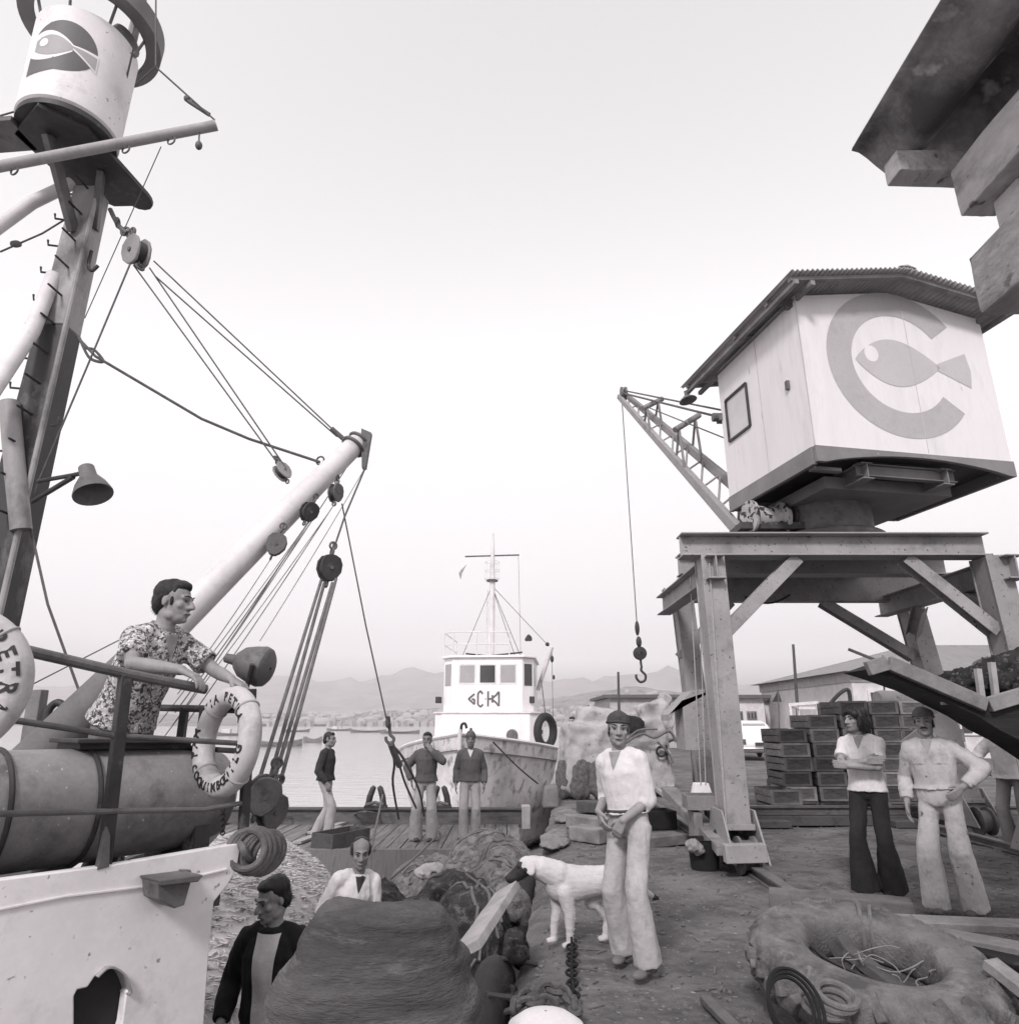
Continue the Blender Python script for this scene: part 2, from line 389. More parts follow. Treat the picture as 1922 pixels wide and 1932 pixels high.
low_building('harbour_office', 'plain white flat roofed building behind the parked white car', 1374, 1440, 1318, 42, 7, [(1382, 1402, 1342, 1360), (1408, 1428, 1342, 1358)], mw_)
low_building('workshop', 'low white building with dark windows behind the open steel frame', 1441, 1580, 1322, 44, 8, [(1452, 1488, 1346, 1364), (1512, 1548, 1348, 1366)], mw_)

# hip roofed warehouse at the right
wa = P(1604, 1273, 33); wb = V((34, 36, wa.z)); wx0 = wa.x; zt = wa.z
wr = thing('warehouse', 'large warehouse with many paned windows and a long pale hipped roof', 'building', (wx0, 33, 0))
wl = 36.0
MB().box((wx0 + wl / 2, 33 + 6, zt / 2), (wl, 12, zt)).build('wall', mw_, wr)
MB().box((wx0 + wl / 2, 33 + 6, zt - 0.10), (wl + 0.16, 12.16, 0.45)).build('cornice', mat('plaster_grey', 0.42), wr)
rz_ = zt + 2.0
MB().add([V((wx0 - .5, 32.4, zt + .13)), V((wx0 + wl + .5, 32.4, zt + .13)), V((wx0 + wl + .5, 45.6, zt + .13)), V((wx0 - .5, 45.6, zt + .13)), V((wx0 + 6.5, 39, rz_)), V((wx0 + wl - 6.5, 39, rz_))],
         [(0, 1, 5, 4), (1, 2, 5), (2, 3, 4, 5), (3, 0, 4), (0, 3, 2, 1)]).build('roof', mat('pale_iron_roof', 0.24, var=0.15, stain=(0.15, 1.2, 0.5, 0.7), stretch=(4, 0.5, 1)), wr)
for k in range(9):
    x0 = wx0 + 0.5 + k * 3.4
    f = MB().box((x0 + 1.3, 32.97, zt - 1.7), (2.3, 0.12, 2.0)).build('window', M_cream, wr)
    pn = MB()
    for i in range(4):
        for j in range(3): pn.box((x0 + 0.47 + i * 0.55, 32.90, zt - 2.34 + j * 0.64), (0.42, 0.06, 0.5))
    pn.build('pane', M_glass_d, f)
# poles, posts and the small flag
def pole(label, u0, v0, u1, v1, Y, r0, arms=0, cat='post', name='wooden_post'):
    a, b2 = P(u0, v0, Y), P(u1, v1, Y); a.z = min(a.z, -0.02); r = thing(name, label, cat, a)
    MB().tube([a, b2], [r0, r0 * 0.7], 8).build('shaft', M_wood_d, r)
    for k in range(arms):
        z = b2.z - 0.25 - k * 0.35; MB().box((b2.x, Y - 0.1, z), (1.0, 0.08, 0.1)).build('crossarm', M_wood_d, r)
    return r
pole('bare leaning wooden pole standing up behind the crate stacks', 1509, 1416, 1496, 1216, 36, 0.10)
pole('thin pole with stacked crossarms on the warehouse side', 1668, 1400, 1665, 1237, 30, 0.05, 3, 'utility pole', 'utility_pole')
pole('short dark post standing up left of the net covered heap', 1168, 1400, 1166, 1268, 30, 0.07)
pole('thin post by the white ship, beside the far slope', 1110, 1400, 1110, 1330, 40, 0.06)
a = P(1468, 1400, 34); a.z = -0.02; b2 = P(1468, 1302, 34); fl = thing('flagstaff', 'thin flagstaff with a small dark pennant above the low buildings', 'flag', a)
MB().tube([a, b2], 0.035, 6).build('staff', M_mid, fl); MB().prism([b2, b2 + V((-.35, 0, -.55)), b2 + V((.1, 0, -.55))], (0, 0.02, 0)).build('pennant', M_dark, fl)
# open steel frame
fr = thing('steel_frame', 'open pale steel frame with a flat top standing between the workshop and the crates', 'frame', P(1515, 1420, 26))
fb = [P(1490, 1332, 25), P(1540, 1328, 25), P(1590, 1338, 28), P(1505, 1338, 28)]
for p in fb: MB().beam(V((p.x, p.y, -0.02)), p, 0.07, 0.07).build('post', M_cream, fr)
tpm = MB()
for p, q2 in zip(fb, fb[1:] + fb[:1]): tpm.beam(p + V((0, 0, .04)), q2 + V((0, 0, .04)), 0.08, 0.10)
tpm.build('top_rail', M_cream, fr)
# white car seen from behind
cr = thing('parked_car', 'small rounded white car parked with its back to the quay', 'car', (0, 0, 0))
M_car = mat('car_white', 0.75, 0.35, 0.05, 2, 0.0); M_chrome = mat('chrome', 0.5, 0.25, 0.1, 3, 0, metal=0.8)
def carring(y, hw, z0, z1, hw2): return [V((sx * x, y, z)) for x, z, sx in ((hw * .9, z0, -1), (hw, z0 + .12, -1), (hw, z0 + .42, -1), (hw2, z1 - .12, -1), (hw2 * .8, z1, -1), (hw2 * .8, z1, 1), (hw2, z1 - .12, 1), (hw, z0 + .42, 1), (hw, z0 + .12, 1), (hw * .9, z0, 1))]
cb = MB().loft([carring(-1.85, .62, .42, .86, .56), carring(-1.7, .70, .32, .98, .62), carring(-1.45, .74, .28, 1.10, .60), carring(-1.1, .75, .26, 1.36, .60), carring(-.3, .76, .26, 1.46, .60), carring(.6, .76, .26, 1.40, .58), carring(1.0, .75, .26, 1.0, .64), carring(1.7, .70, .3, .9, .6), carring(1.9, .6, .4, .75, .5)])
cb.build('body', M_car, cr, sharp=60)
rw = MB().prism([V((-.46, -1.375, 1.02)), V((.46, -1.375, 1.02)), V((.42, -1.135, 1.33)), V((-.42, -1.135, 1.33))], (0, -.035, 0.02)).build('rear_window', mat('car_glass', 0.3, 0.1, 0.1, 2, 0, spec=0.6), cr)
for s in (-1, 1):
    MB().box((s * .55, -1.84, .68), (.12, .08, .2)).build('tail_lamp', M_mid, cr, bevel=.02)
    for y in (-1.1, 1.2):
        wh = MB().torus((s * .66, y, .28), (1, 0, 0), .2, .085, 24, 10).build('wheel', M_rubber_d, cr); MB().cone((s * .60, y, .28), (s * .72, y, .28), .17).build('rim', M_chrome, wh)
MB().tube([(-.72, -1.86, .44), (-.5, -1.95, .44), (.5, -1.95, .44), (.72, -1.86, .44)], .045, 8).build('bumper', M_chrome, cr)
MB().box((0, -1.90, .60), (.34, .03, .12)).build('number_plate', M_dark, cr)
cr.location = P(1414, 1424, 33); cr.location.z = 0; cr.rotation_euler.z = R(-6); cr.scale = (1.12, 1.12, 1.12)

# small boats lying off the far shore
def row_boat(label, u, v, L, ang, cabin=0):
    p = G(u, v, -1.75); r = thing('small_boat', label, 'boat', p, ang, 'small boats at anchor in the bay')
    def ring(t):
        x = (t - .5) * L; wd = L * .16 * max(0.03, math.sin(math.pi * min(1, .12 + t * .88)) ** .6); z1 = .55 + .5 * (2 * t - 1) ** 2
        return [V((x, sx * wd * k, z)) for sx, k, z in ((-1, .1, -.2), (-1, .75, .05), (-1, 1, z1), (-1, .86, z1), (-1, .6, .3), (1, .6, .3), (1, .86, z1), (1, 1, z1), (1, .75, .05), (1, .1, -.2))]
    MB().loft([ring(i / 14) for i in range(15)]).build('hull', mat('boat_hull_grey', 0.22, var=0.3, bump=0), r, local=True)
    MB().box((0, 0, .5), (.25, L * .24, .06)).build('thwart', M_wood, r, local=True)
    if cabin:
        MB().box((-L * .18, 0, 1.05), (L * .22, L * .17, 1.2)).build('cabin', mw_, r, local=True, bevel=.05)
        MB().tube([(L * .1, 0, .3), (L * .1, 0, L * .5)], .05, 6).build('mast', M_mid, r, local=True)
    return r
for a in (('grey open boat at anchor nearest the lifebuoy ring', 520, 1408, 7.5, 0.1), ('pale stubby boat lying right of the long grey one', 590, 1401, 3.6, -.3), ('low dark launch on the bay left of the hanging hook', 695, 1382, 12, 0.05, 0),
          ('small dark boat moored near the far shore between the wires', 560, 1381, 9, 0.2, 0), ('boat with a little white cabin near the far shore', 640, 1379, 10, 0, 1), ('dark lighter lying close to the white ship bow', 755, 1384, 12, 0.0, 0), ('cabin boat seen through the lifebuoy ring', 440, 1388, 10, .1, 1)): row_boat(*a)
# ================================================================== portal crane on the quay
X0, X1, Y0, Y1, ZT = 2.52, 6.05, 8.5, 11.2, 3.85
crane = thing('portal_crane', 'grey steel portal crane with a white corrugated roofed cab painted with a fish logo', 'crane', ((X0 + X1) / 2, (Y0 + Y1) / 2, 0))
GP = M_grey_paint
def leg(x, y, xb, yb):
    l = MB().ibeam((x, y, ZT - .3), (xb, yb, 0.42), 0.29, 0.34, 0.025, V((0, 1, 0)))
    d = V((xb - x, yb - y, 0.42 - ZT + .3)).normalized(); u = (V((0, 1, 0)) - d * d.y).normalized(); r_ = d.cross(u).normalized()
    for s in (-1, 1):       # side cover plates make the leg a closed box seen from the side
        c0, c1 = V((x, y, ZT - .3)) + r_ * s * .12, V((xb, yb, .42)) + r_ * s * .12
        l.beam(c0, c1, 0.02, 0.285, u)
    o = l.build('leg', GP, crane, bevel=.006)
    # bogie: flared gusset plates, wheel and end channel
    g = MB()
    for s in (-1, 1):
        g.prism([V((xb + s * .17, yb - .55, .12)), V((xb + s * .17, yb + .55, .12)), V((xb + s * .17, yb + .5, .2)), V((xb + s * .17, yb + .2, .62)), V((xb + s * .17, yb - .2, .62)), V((xb + s * .17, yb - .5, .2))], (s * .022, 0, 0))
    g.box((xb, yb, .45), (.32, .5, .06))
    g.build('bogie', GP, o, bevel=.005)
    for yy in (-.36, .3):
        w_ = MB().lathe((xb - .1, yb + yy, .19), (1, 0, 0), [(.03, 0), (.19, 0), (.19, .03), (.15, .05), (.15, .15), (.19, .17), (.19, .2), (.03, .2)], 28)
        w_.build('wheel', M_mid, o)
    return o
leg(X0, Y0, 2.55, Y0 + .02); leg(X0 + .30, Y1, X0 + .46, Y1); leg(X1, Y0, X1 + .12, Y0); leg(X1 + .45, Y1, X1 + .80, Y1)
def part(name, mb, m=GP, bevel=.006): return mb.build(name, m, crane, bevel=bevel)
zc = ZT - .15
part('portal_beam', MB().ibeam((2.16, Y0, zc), (6.02, Y0, zc), .30, .30, .022))
part('portal_beam', MB().ibeam((2.4, 9.62, zc), (6.2, 9.62, zc), .26, .30, .022))
part('portal_beam', MB().beam((2.78, Y1, zc - .06), (6.8, Y1, zc - .06), .22, .40))
part('side_beam', MB().ibeam((X0, Y0 - .3, zc - .32), (X0, Y1 + .05, zc - .32), .22, .30, .02))
part('side_beam', MB().ibeam((X1 + .12, Y0 - .3, zc - .32), (X1 + .12, Y1 + .25, zc - .32), .22, .30, .02))
part('platform', MB().box((4.3, 9.9, ZT + .03), (2.9, 2.4, .06)), M_mid)
def knee(a, b): part('knee_brace', MB().ibeam(a, b, .16, .17, .016, V((0, 1, 0))))
knee((X0 + .12, Y0, 2.62), (3.62, Y0, zc - .16)); knee((X1 - .10, Y0, 2.62), (4.98, Y0, zc - .16))
knee((X0 + .2, Y1, 2.55), (3.6, Y1, zc - .26)); knee((X1 + .4, Y1, 2.55), (5.1, Y1, zc - .26))
knee((X1 + .13, Y0 + .1, 2.9), (X1 + .13, Y0 + .85, zc - .48)); knee((X1 + .4, Y1 - .1, 2.9), (X1 + .13, Y1 - .85, zc - .48))
# plates and boxes on the legs
q0 = P(1314, 1370, 9.7)
part('control_box', MB().box((q0.x, 9.7, 1.52), (.46, .5, .62)).prism([V((q0.x - .23, 9.45, 1.83)), V((q0.x + .26, 9.45, 1.83)), V((q0.x + .26, 9.45, 2.0)), V((q0.x - .1, 9.45, 1.96)), V((q0.x - .42, 9.45, 1.66)), V((q0.x - .42, 9.45, 1.58))], (0, .5, 0)))
qa = [P(1700, 1400, Y1 - .2), P(1790, 1330, Y1 - .2), P(1862, 1530, Y1 - .2), P(1752, 1530, Y1 - .2)]
part('gusset_plate', MB().prism(qa, (0, .06, 0)))
wt = MB(); wt.tube([P(1302, 1090, 9.2), P(1322, 1482, 9.2)], .008, 6); wt.tube([P(1318, 1090, 9.2), P(1331, 1482, 9.2)], .008, 6); wt.tube([P(1338, 1062, 8.28), P(1370, 1560, 8.28)], .009, 6)
part('lift_cable', wt, mat('pale_cable', .36, .7, .2, 20, .2, 100), 0)
wb_ = P(1327, 1488, 9.2)
part('balance_weight', MB().prism([wb_ + V((-.09, 0, .06)), wb_ + V((.07, 0, .06)), wb_ + V((.12, 0, -.12)), wb_ + V((-.14, 0, -.12))], (0, .16, 0)), M_white)
# ladder on the quay side
ld = MB(); la, lb = P(1275, 1075, 11.3), P(1280, 1500, 11.3); lc = V((.17, .06, 0)); la2 = V((la.x, la.y, 3.6)); lb2 = V((la.x + .05, la.y, 0.0))
ld.tube([lb2, la2], .018, 6); ld.tube([lb2 + lc, la2 + lc], .018, 6)
for k in range(13): p = lb2.lerp(la2, (k + .5) / 13); ld.tube([p, p + lc], .012, 6)
part('ladder', ld, M_mid, 0)
part('bracket', MB().beam(P(1250, 1112, 10.8), P(1275, 1128, 10.8), .1, .05), GP); part('end_plate', MB().beam(P(1284, 1072, 10.8), P(1302, 1072, 10.8), .1, .3), GP)
part('hanging_cable', MB().tube(rope([P(1405, 1126, 11), P(1490, 1122, 11)], sag=.12), .018, 6), M_dark, 0)

# -------- cab
FL = V((3.74, 7.84, 0)); ex = V((.9803, .1975, 0)); ey = V((-.1975, .9803, 0)); CW, CDp, ZB, ZE, ZR = 2.86, 2.1, 4.60, 6.93, 7.17
def cl(s, t, z): p = FL + ex * s + ey * t; p.z = z; return p
th = .05
cab = MB()
def wall_prism(pts, off): cab.prism(pts, off)
ZK = ZB + .21
wall_prism([cl(0, 0, ZK), cl(CW, 0, ZK), cl(CW, 0, ZE), cl(CW / 2, 0, ZR), cl(0, 0, ZE)], ey * th)
wall_prism([cl(0, CDp, ZK), cl(CW, CDp, ZK), cl(CW, CDp, ZE), cl(CW / 2, CDp, ZR), cl(0, CDp, ZE)], -ey * th)
for s, o_ in ((0, ex * th), (CW, -ex * th)): wall_prism([cl(s, th, ZK), cl(s, CDp - th, ZK), cl(s, CDp - th, ZE), cl(s, th, ZE)], o_)
cabo = cab.build('cab_wall', M_white2, crane)
# lower grey band: arched along the logo side
bandm = MB(); arch = [cl(0, -.02, ZB)] + [cl(.12 + (CW - .2) * t, -.02, ZB + .15 * math.sin(math.pi * t) ** .8) for t in [i / 14 for i in range(15)]] + [cl(CW + .02, -.02, ZB)]
bandm.prism(arch + [cl(CW + .02, -.02, ZK), cl(0, -.02, ZK)], ey * .06)
bandm.prism([cl(-.02, 0.042, ZB - .02), cl(-.02, CDp, ZB - .02), cl(-.02, CDp, ZK), cl(-.02, 0.042, ZK)], ex * .06)
bandm.prism([cl(CW + .02, 0.042, ZB), cl(CW + .02, CDp, ZB), cl(CW + .02, CDp, ZK), cl(CW + .02, 0.042, ZK)], -ex * .06)
bandm.prism([cl(0.04, CDp + .02, ZB), cl(CW - .04, CDp + .02, ZB), cl(CW - .04, CDp + .02, ZK), cl(0.04, CDp + .02, ZK)], -ey * .06)
part('cab_skirt', bandm, M_band, .004)
part('cab_floor', MB().prism([cl(.045, .045, ZB + .16), cl(CW - .045, .045, ZB + .16), cl(CW - .045, CDp - .045, ZB + .16), cl(.045, CDp - .045, ZB + .16)], (0, 0, .04)), M_dark, 0)
chs = MB()
for s in (.78, 1.95): chs.ibeam(cl(s, .10, ZB - .02), cl(s, CDp - .1, ZB - .02), .16, .22, .018)
chs.ibeam(cl(.7, .22, ZB + .02), cl(2.15, .22, ZB + .02), .1, .17, .016)
chs.box(cl(1.4, 1.25, ZB - .06), (1.9, 1.5, .16), Matrix.Rotation(R(11.4), 3, 'Z')).box(cl(.25, .2, ZB - .02), (.4, .1, .05), Matrix.Rotation(R(11.4), 3, 'Z'))
part('slewing_frame', chs, M_band)
part('slewing_ring', MB().cone((4.55, 9.55, ZT + .06), (4.55, 9.55, ZB - .13), .62, n=40).torus((4.55, 9.55, ZT + .16), (0, 0, 1), .70, .07, 40, 10), M_mid, 0)
dr = P(1446, 978, 9.3); part('winch_drum', MB().lathe(dr - ex * .28, ex, [(.02, 0), (.24, 0), (.24, .04), (.17, .07), (.17, .45), (.24, .48), (.24, .53), (.02, .53)], 28), mat('spotted_drum', 0.42, 0.6, .3, 5, .3, 30, spots=(.03, 11, .52, .56)), 0)
gear = MB()
for k, (u_, v_) in enumerate(((1425, 985), (1470, 985), (1490, 975))): gear.cone(P(u_, v_, 9.35), P(u_ + 6, v_, 9.35) + ex * .05, .17, n=18)
gear.box(P(1446, 1000, 9.4), (.9, .5, .1)); part('winch_gear', gear, M_dark)
# corrugated roof: ridge front to back, corrugations run the same way
def roof(mb, s0, s1, z0, z1, t0, t1, amp=.016, per=.072, thick=.006):
    n = int(abs(s1 - s0) / per * 6)
    for nm in (0,):
        fn = lambda a, b_: cl(s0 + (s1 - s0) * a, t0 + (t1 - t0) * b_, z0 + (z1 - z0) * a + amp * math.sin(2 * math.pi * a * abs(s1 - s0) / per))
        mb.grid(n, 3, fn)
rf = MB(); pitch = (ZR - ZE) / (CW / 2); oh = .30
roof(rf, -oh, CW / 2, ZE - oh * pitch + .10, ZR + .10, -.42, CDp + .72); roof(rf, CW + oh, CW / 2, ZE - oh * pitch + .10, ZR + .10, -.42, CDp + .72)
ro = rf.build('roof', M_sheet, crane, sharp=80, solidify=.008)
pu = MB()
for t in (-.3, .25, 1.1, CDp + .55):
    pu.beam(cl(-oh + .04, t, ZE - oh * pitch + .045), cl(CW / 2, t, ZR + .045), .07, .05); pu.beam(cl(CW + oh - .04, t, ZE - oh * pitch + .045), cl(CW / 2, t, ZR + .045), .07, .05)
for s in (-.2, .03, CW - .03, CW + .2): pu.beam(cl(s, -.36, ZE - (.02 if 0 < s < CW else .2 * pitch) - .02), cl(s, CDp + .68, ZE - (.02 if 0 < s < CW else .2 * pitch) - .02), .06, .06)
pu.build('roof_batten', M_wood, ro)
part('ridge_cap', MB().prism([cl(CW / 2 - .13, -.43, ZR + .105), cl(CW / 2, -.43, ZR + .145), cl(CW / 2 + .13, -.43, ZR + .105), cl(CW / 2, -.43, ZR + .125)], ey * (CDp + 1.16)), M_sheet, 0)
# window on the quay side
w0, w1 = CDp - .18, CDp - .78
wins = MB(); zw0, zw1 = ZB + 1.05, ZB + 1.73
for a_, b_ in (((w0, zw0), (w1, zw0)), ((w0, zw1), (w1, zw1)), ((w0, zw0), (w0, zw1)), ((w1, zw0), (w1, zw1))): wins.beam(cl(-.012, a_[0], a_[1]), cl(-.012, b_[0], b_[1]), .035, .03, ex)
wo = wins.build('window', M_dark, cabo)
MB().prism([cl(-.004, w0, zw0), cl(-.004, w1, zw0), cl(-.004, w1, zw1), cl(-.004, w0, zw1)], ex * .01).build('pane', M_glass, wo)
sm = MB()
for s in (1.62,): sm.beam(cl(s, -.003, ZK + .02), cl(s, -.003, ZE - .02), .006, .004, ey)
sm.beam(cl(-.006, 1.0, ZK + .02), cl(-.006, 1.0, ZE - .05), .006, .004, ex).beam(cl(0.0, -.008, ZK), cl(0.0, -.008, ZE), .012, .012, ey)
sm.build('panel_seam', mat('seam_grey', .5, var=.1), cabo)
MB().box(cl(-.02, .35, ZB + 1.2), (.04, .06, .12)).build('latch', M_mid, cabo); MB().box(cl(-.03, .1, ZE - .07), (.09, .09, .12)).build('insulator', M_mid, cabo)
lamp = cl(-.25, CDp + .62, ZE - .13); part('cab_lamp', MB().lathe(lamp, (0.2, -.1, -1), [(.02, -.08), (.03, 0), (.14, .09), (.15, .11), (.13, .10), (.01, .05)], 20), M_mid, 0)
# fish and ring emblem, on the wall that faces the quay end
def on_wall(s, z, off=-.004): return cl(s, off, z)
pc = PV(1698, 694, cl(0, 0, 5), cl(1, 0, 5)); sc_, zc_ = (pc - FL).dot(ex), pc.z
def wall_sz(u, v): p = PV(u, v, cl(0, 0, 5), cl(1, 0, 5)); return (p - FL).dot(ex), p.z
def sector(cx, cz, r0, r1, a0, a1, n=48):
    o_ = [(cx + r1 * math.cos(a0 + (a1 - a0) * i / n), cz + r1 * math.sin(a0 + (a1 - a0) * i / n)) for i in range(n + 1)]
    i_ = [(cx + r0 * math.cos(a1 + (a0 - a1) * i / n), cz + r0 * math.sin(a1 + (a0 - a1) * i / n)) for i in range(n + 1)]
    return o_, i_
sl, zl = wall_sz(1563, 690); st_, zt_ = wall_sz(1700, 557); sb, zb_ = wall_sz(1738, 829)
RO = (zt_ - zb_) / 2; cz_ = (zt_ + zb_) / 2; cs_ = sl + RO; RI = RO * .665
g_up, g_dn = R(37), R(-37)
lg = MB(); o_, i_ = sector(cs_, cz_, RI, RO, g_up, 2 * math.pi + g_dn)
vs = [on_wall(*p) for p in o_] + [on_wall(*p) for p in i_[::-1]]; k = len(o_)
lg.add(vs, [(j, j + 1, k + j + 1, k + j) for j in range(k - 1)])
lg.build('emblem_ring', mat('emblem_dark', 0.40, .6, .12, 2, .04, 30, stain=(.32, 4, .5, .7)), cabo)
# fish inside the ring: body lens, tail wedge reaching out of the gap, round pale eye
def fish_outline(n=28):
    L0, L1 = cs_ - RI * .93, cs_ + RI * .86; up = []; dn = []
    for i in range(n + 1):
        t = i / n; hgt = RI * .56 * math.sin(math.pi * t) ** .85 * (1 - .28 * t); up.append((L0 + (L1 - L0) * t, cz_ + hgt)); dn.append((L0 + (L1 - L0) * t, cz_ - hgt))
    return up, dn
up, dn = fish_outline(); fm = MB(); k = len(up)
fm.add([on_wall(*p, off=-.005) for p in up] + [on_wall(*p, off=-.005) for p in dn], [(j, j + 1, k + j + 1, k + j) for j in range(k - 1)])
fish_m = mat('emblem_fish', 0.46, .6, .10, 2, .04, 30, stain=(.4, 4, .5, .7)); tail = [(cs_ + RI * .80, cz_ + .05), (cs_ + RO * .98, cz_ + .26), (cs_ + RO * 1.02, cz_), (cs_ + RO * .98, cz_ - .26), (cs_ + RI * .80, cz_ - .05)]
fm.add([on_wall(*p, off=-.005) for p in tail], [(0, 1, 2, 3, 4)])
fo = fm.build('emblem_fish', fish_m, cabo)
ec = (cs_ - RI * .58, cz_ + RI * .14); MB().add([on_wall(ec[0] + .105 * math.cos(a), ec[1] + .12 * math.sin(a), -.007) for a in [2 * math.pi * i / 24 for i in range(24)]], [tuple(range(24))]).build('emblem_eye', M_white2, fo)

# -------- lattice jib, hoist wire and hook
tip = P(1172, 748, 15.0); fl_, fr_ = P(1392, 1000, 9.7), P(1436, 960, 10.0)
tl, tr_ = tip + V((-.06, 0, 0)), tip + V((.10, 0, .06))
jib = MB(); jib.beam(fl_, tl, .12, .16, w2=.08, h2=.10); jib.beam(fr_, tr_, .12, .16, w2=.08, h2=.10)
for i in range(9):
    a_, b_ = i / 9.3, (i + 1) / 9.3; jib.tube([fl_.lerp(tl, a_), fr_.lerp(tr_, b_)], .02, 6); jib.tube([fr_.lerp(tr_, a_), fl_.lerp(tl, a_)], .018, 6)
jo = part('jib', jib, mat('jib_paint', .30, var=.2, stain=(.14, 3, .55, .7)), 0)
for t in (.36, .66):
    a_, b_ = fl_.lerp(tl, t), fr_.lerp(tr_, t); rise_ = V((0.02, 0, .75 if t < .5 else .5)); f_ = MB()
    side = (b_ - a_).normalized() * .12
    for p in (a_, b_):
        f_.tube([p - V((0, .25, .18)), p + rise_], .024, 6); f_.tube([p + V((0, .3, .2)), p + rise_], .024, 6)
    f_.cone(a_ + rise_ - side, b_ + rise_ + side, .055, n=12); f_.build('rope_guide', M_band, jo)
sv = MB()
for s in (0, .09): sv.cone(tip + V((-.03 + s, -.08, .04)), tip + V((.02 + s, -.08, .04)), .16, n=20)
sv.build('head_sheave', M_mid, jo)
att = P(1378, 792, 10.0)
part('jib_stay', MB().tube([tip + V((0, 0, .1)), att], .022, 6).tube([tip + V((.06, 0, .16)), att + V((0, 0, .14))], .018, 6).tube([fl_.lerp(tl, .66) + V((0, 0, .5)), P(1400, 840, 9.9)], .012, 6), M_wire, 0)
part('stay_block', MB().box(att + V((-.05, -.05, 0)), (.34, .16, .12)).cone(att + V((-.3, -.05, .02)), att + V((-.1, -.05, .02)), .07, n=10), M_mid)
hk = P(1204, 1272, 15.0); hx, hy = tip.x - .02, 14.85
hook = MB().tube([V((hx, hy, tip.z)), V((hk.x, hy, hk.z + .95))], .011, 6)
part('hoist_wire', hook, M_wire, 0)
hb = MB(); p = V((hk.x, hy, hk.z))
hb.sphere(p + V((0, 0, .95)), (.05, .05, .16)); hb.sphere(p + V((.02, 0, .66)), (.06, .05, .12)); hb.lathe(p + V((.03, -.07, .42)), (0, 1, 0), [(.02, 0), (.13, .01), (.14, .03), (.11, .07), (.14, .11), (.13, .13), (.02, .14)], 20)
hb.tube([p + V((.03, 0, .42)), p + V((.04, 0, .2)), p + V((.05, 0, .12))], .025, 8)
hb.tube(spline([p + V((.05, 0, .14)), p + V((.04, 0, .06)), p + V((.12, 0, -.03)), p + V((.10, 0, -.14)), p + V((.0, 0, -.17)), p + V((-.07, 0, -.09)), p + V((-.075, 0, -.02))]), .026, 8)
part('hook_block', hb, M_dark, 0)

# crane rails in the quay and packing
for x_, lab in ((2.55, 'worn crane rail running towards the timber baulk under the near left crane leg'), (6.2, 'worn crane rail under the right hand crane legs')):
    r_ = MB().ibeam((x_, 6.85, .06), (x_ + .25, 16, .06), .11, .11, .025); tag(r_.build('crane_rail', M_mid, None, bevel=.004), lab, 'rail')
# ================================================================== fishing boat at the left
WA, WB = V((-1.89, 2.85, 0)), V((-1.305, 3.64, 0)); WT = (WB - WA).normalized(); WN = V((-WT.y, WT.x, 0))   # along the side, and inboard
def W(u, v, off=0.0): return PV(u, v, WA, WB, off)
boat = thing('fishing_boat', 'white sided fishing boat with a tall mast, boom and drum, moored at the left', 'fishing boat', (-2.9, 4.2, -1.75))
B = lambda name, mb, m, bevel=0.0, **k: mb.build(name, m, boat, bevel=bevel, **k)
DZ = 0.78
# white side: outline as seen, thick plate, arched freeing port cut through it
out = [W(u, v) for u, v in ((448, 1592), (453, 1604), (447, 1640), (430, 1670), (404, 1702), (394, 1800), (385, 1932), (381, 2000))]
top0 = W(0, 1660); far = WA - WT * 2.6; zt0 = top0.z + (top0.z - out[0].z) / (top0 - out[0]).length * 2.4
low = [V((out[-1].x, out[-1].y, -1.9)), V((far.x, far.y, -1.9)), V((far.x, far.y, zt0))]
sb_ = MB().prism(out + low + [W(0, 1660), W(200, 1634), W(330, 1612)], WN * 0.05)
cut = MB(); cc = W(200, 1915); cr_ = .125
oval = [(190 + 46 * math.cos(R(a)), 1895 + 75 * math.sin(R(a))) for a in range(-180, 1, 15)]
cpts = [W(140, 1880), W(146, 1868), W(165, 1864), W(180, 1842), W(198, 1826), W(215, 1826), W(232, 1840), W(243, 1868), W(238, 1872), W(230, 1930), W(200, 2020), W(140, 2020)]
cut.prism([p - WN * .2 for p in cpts], WN * .5)
cutme = cut.mesh(); bmx = bmesh.new(); bmx.from_mesh(cutme); bmesh.ops.recalc_face_normals(bmx, faces=bmx.faces); bmx.to_mesh(cutme)
cuto = bpy.data.objects.new('tmpcut', cutme); C.objects.link(cuto)
sme = sb_.mesh(); bmx = bmesh.new(); bmx.from_mesh(sme); bmesh.ops.recalc_face_normals(bmx, faces=bmx.faces); bmx.to_mesh(sme)
sme = baked(sme, [('BOOLEAN', dict(object=cuto, operation='DIFFERENCE', solver='EXACT'))]); bpy.data.objects.remove(cuto)
bul = build_mesh('bulwark', sme, M_white, boat, bevel=.006)
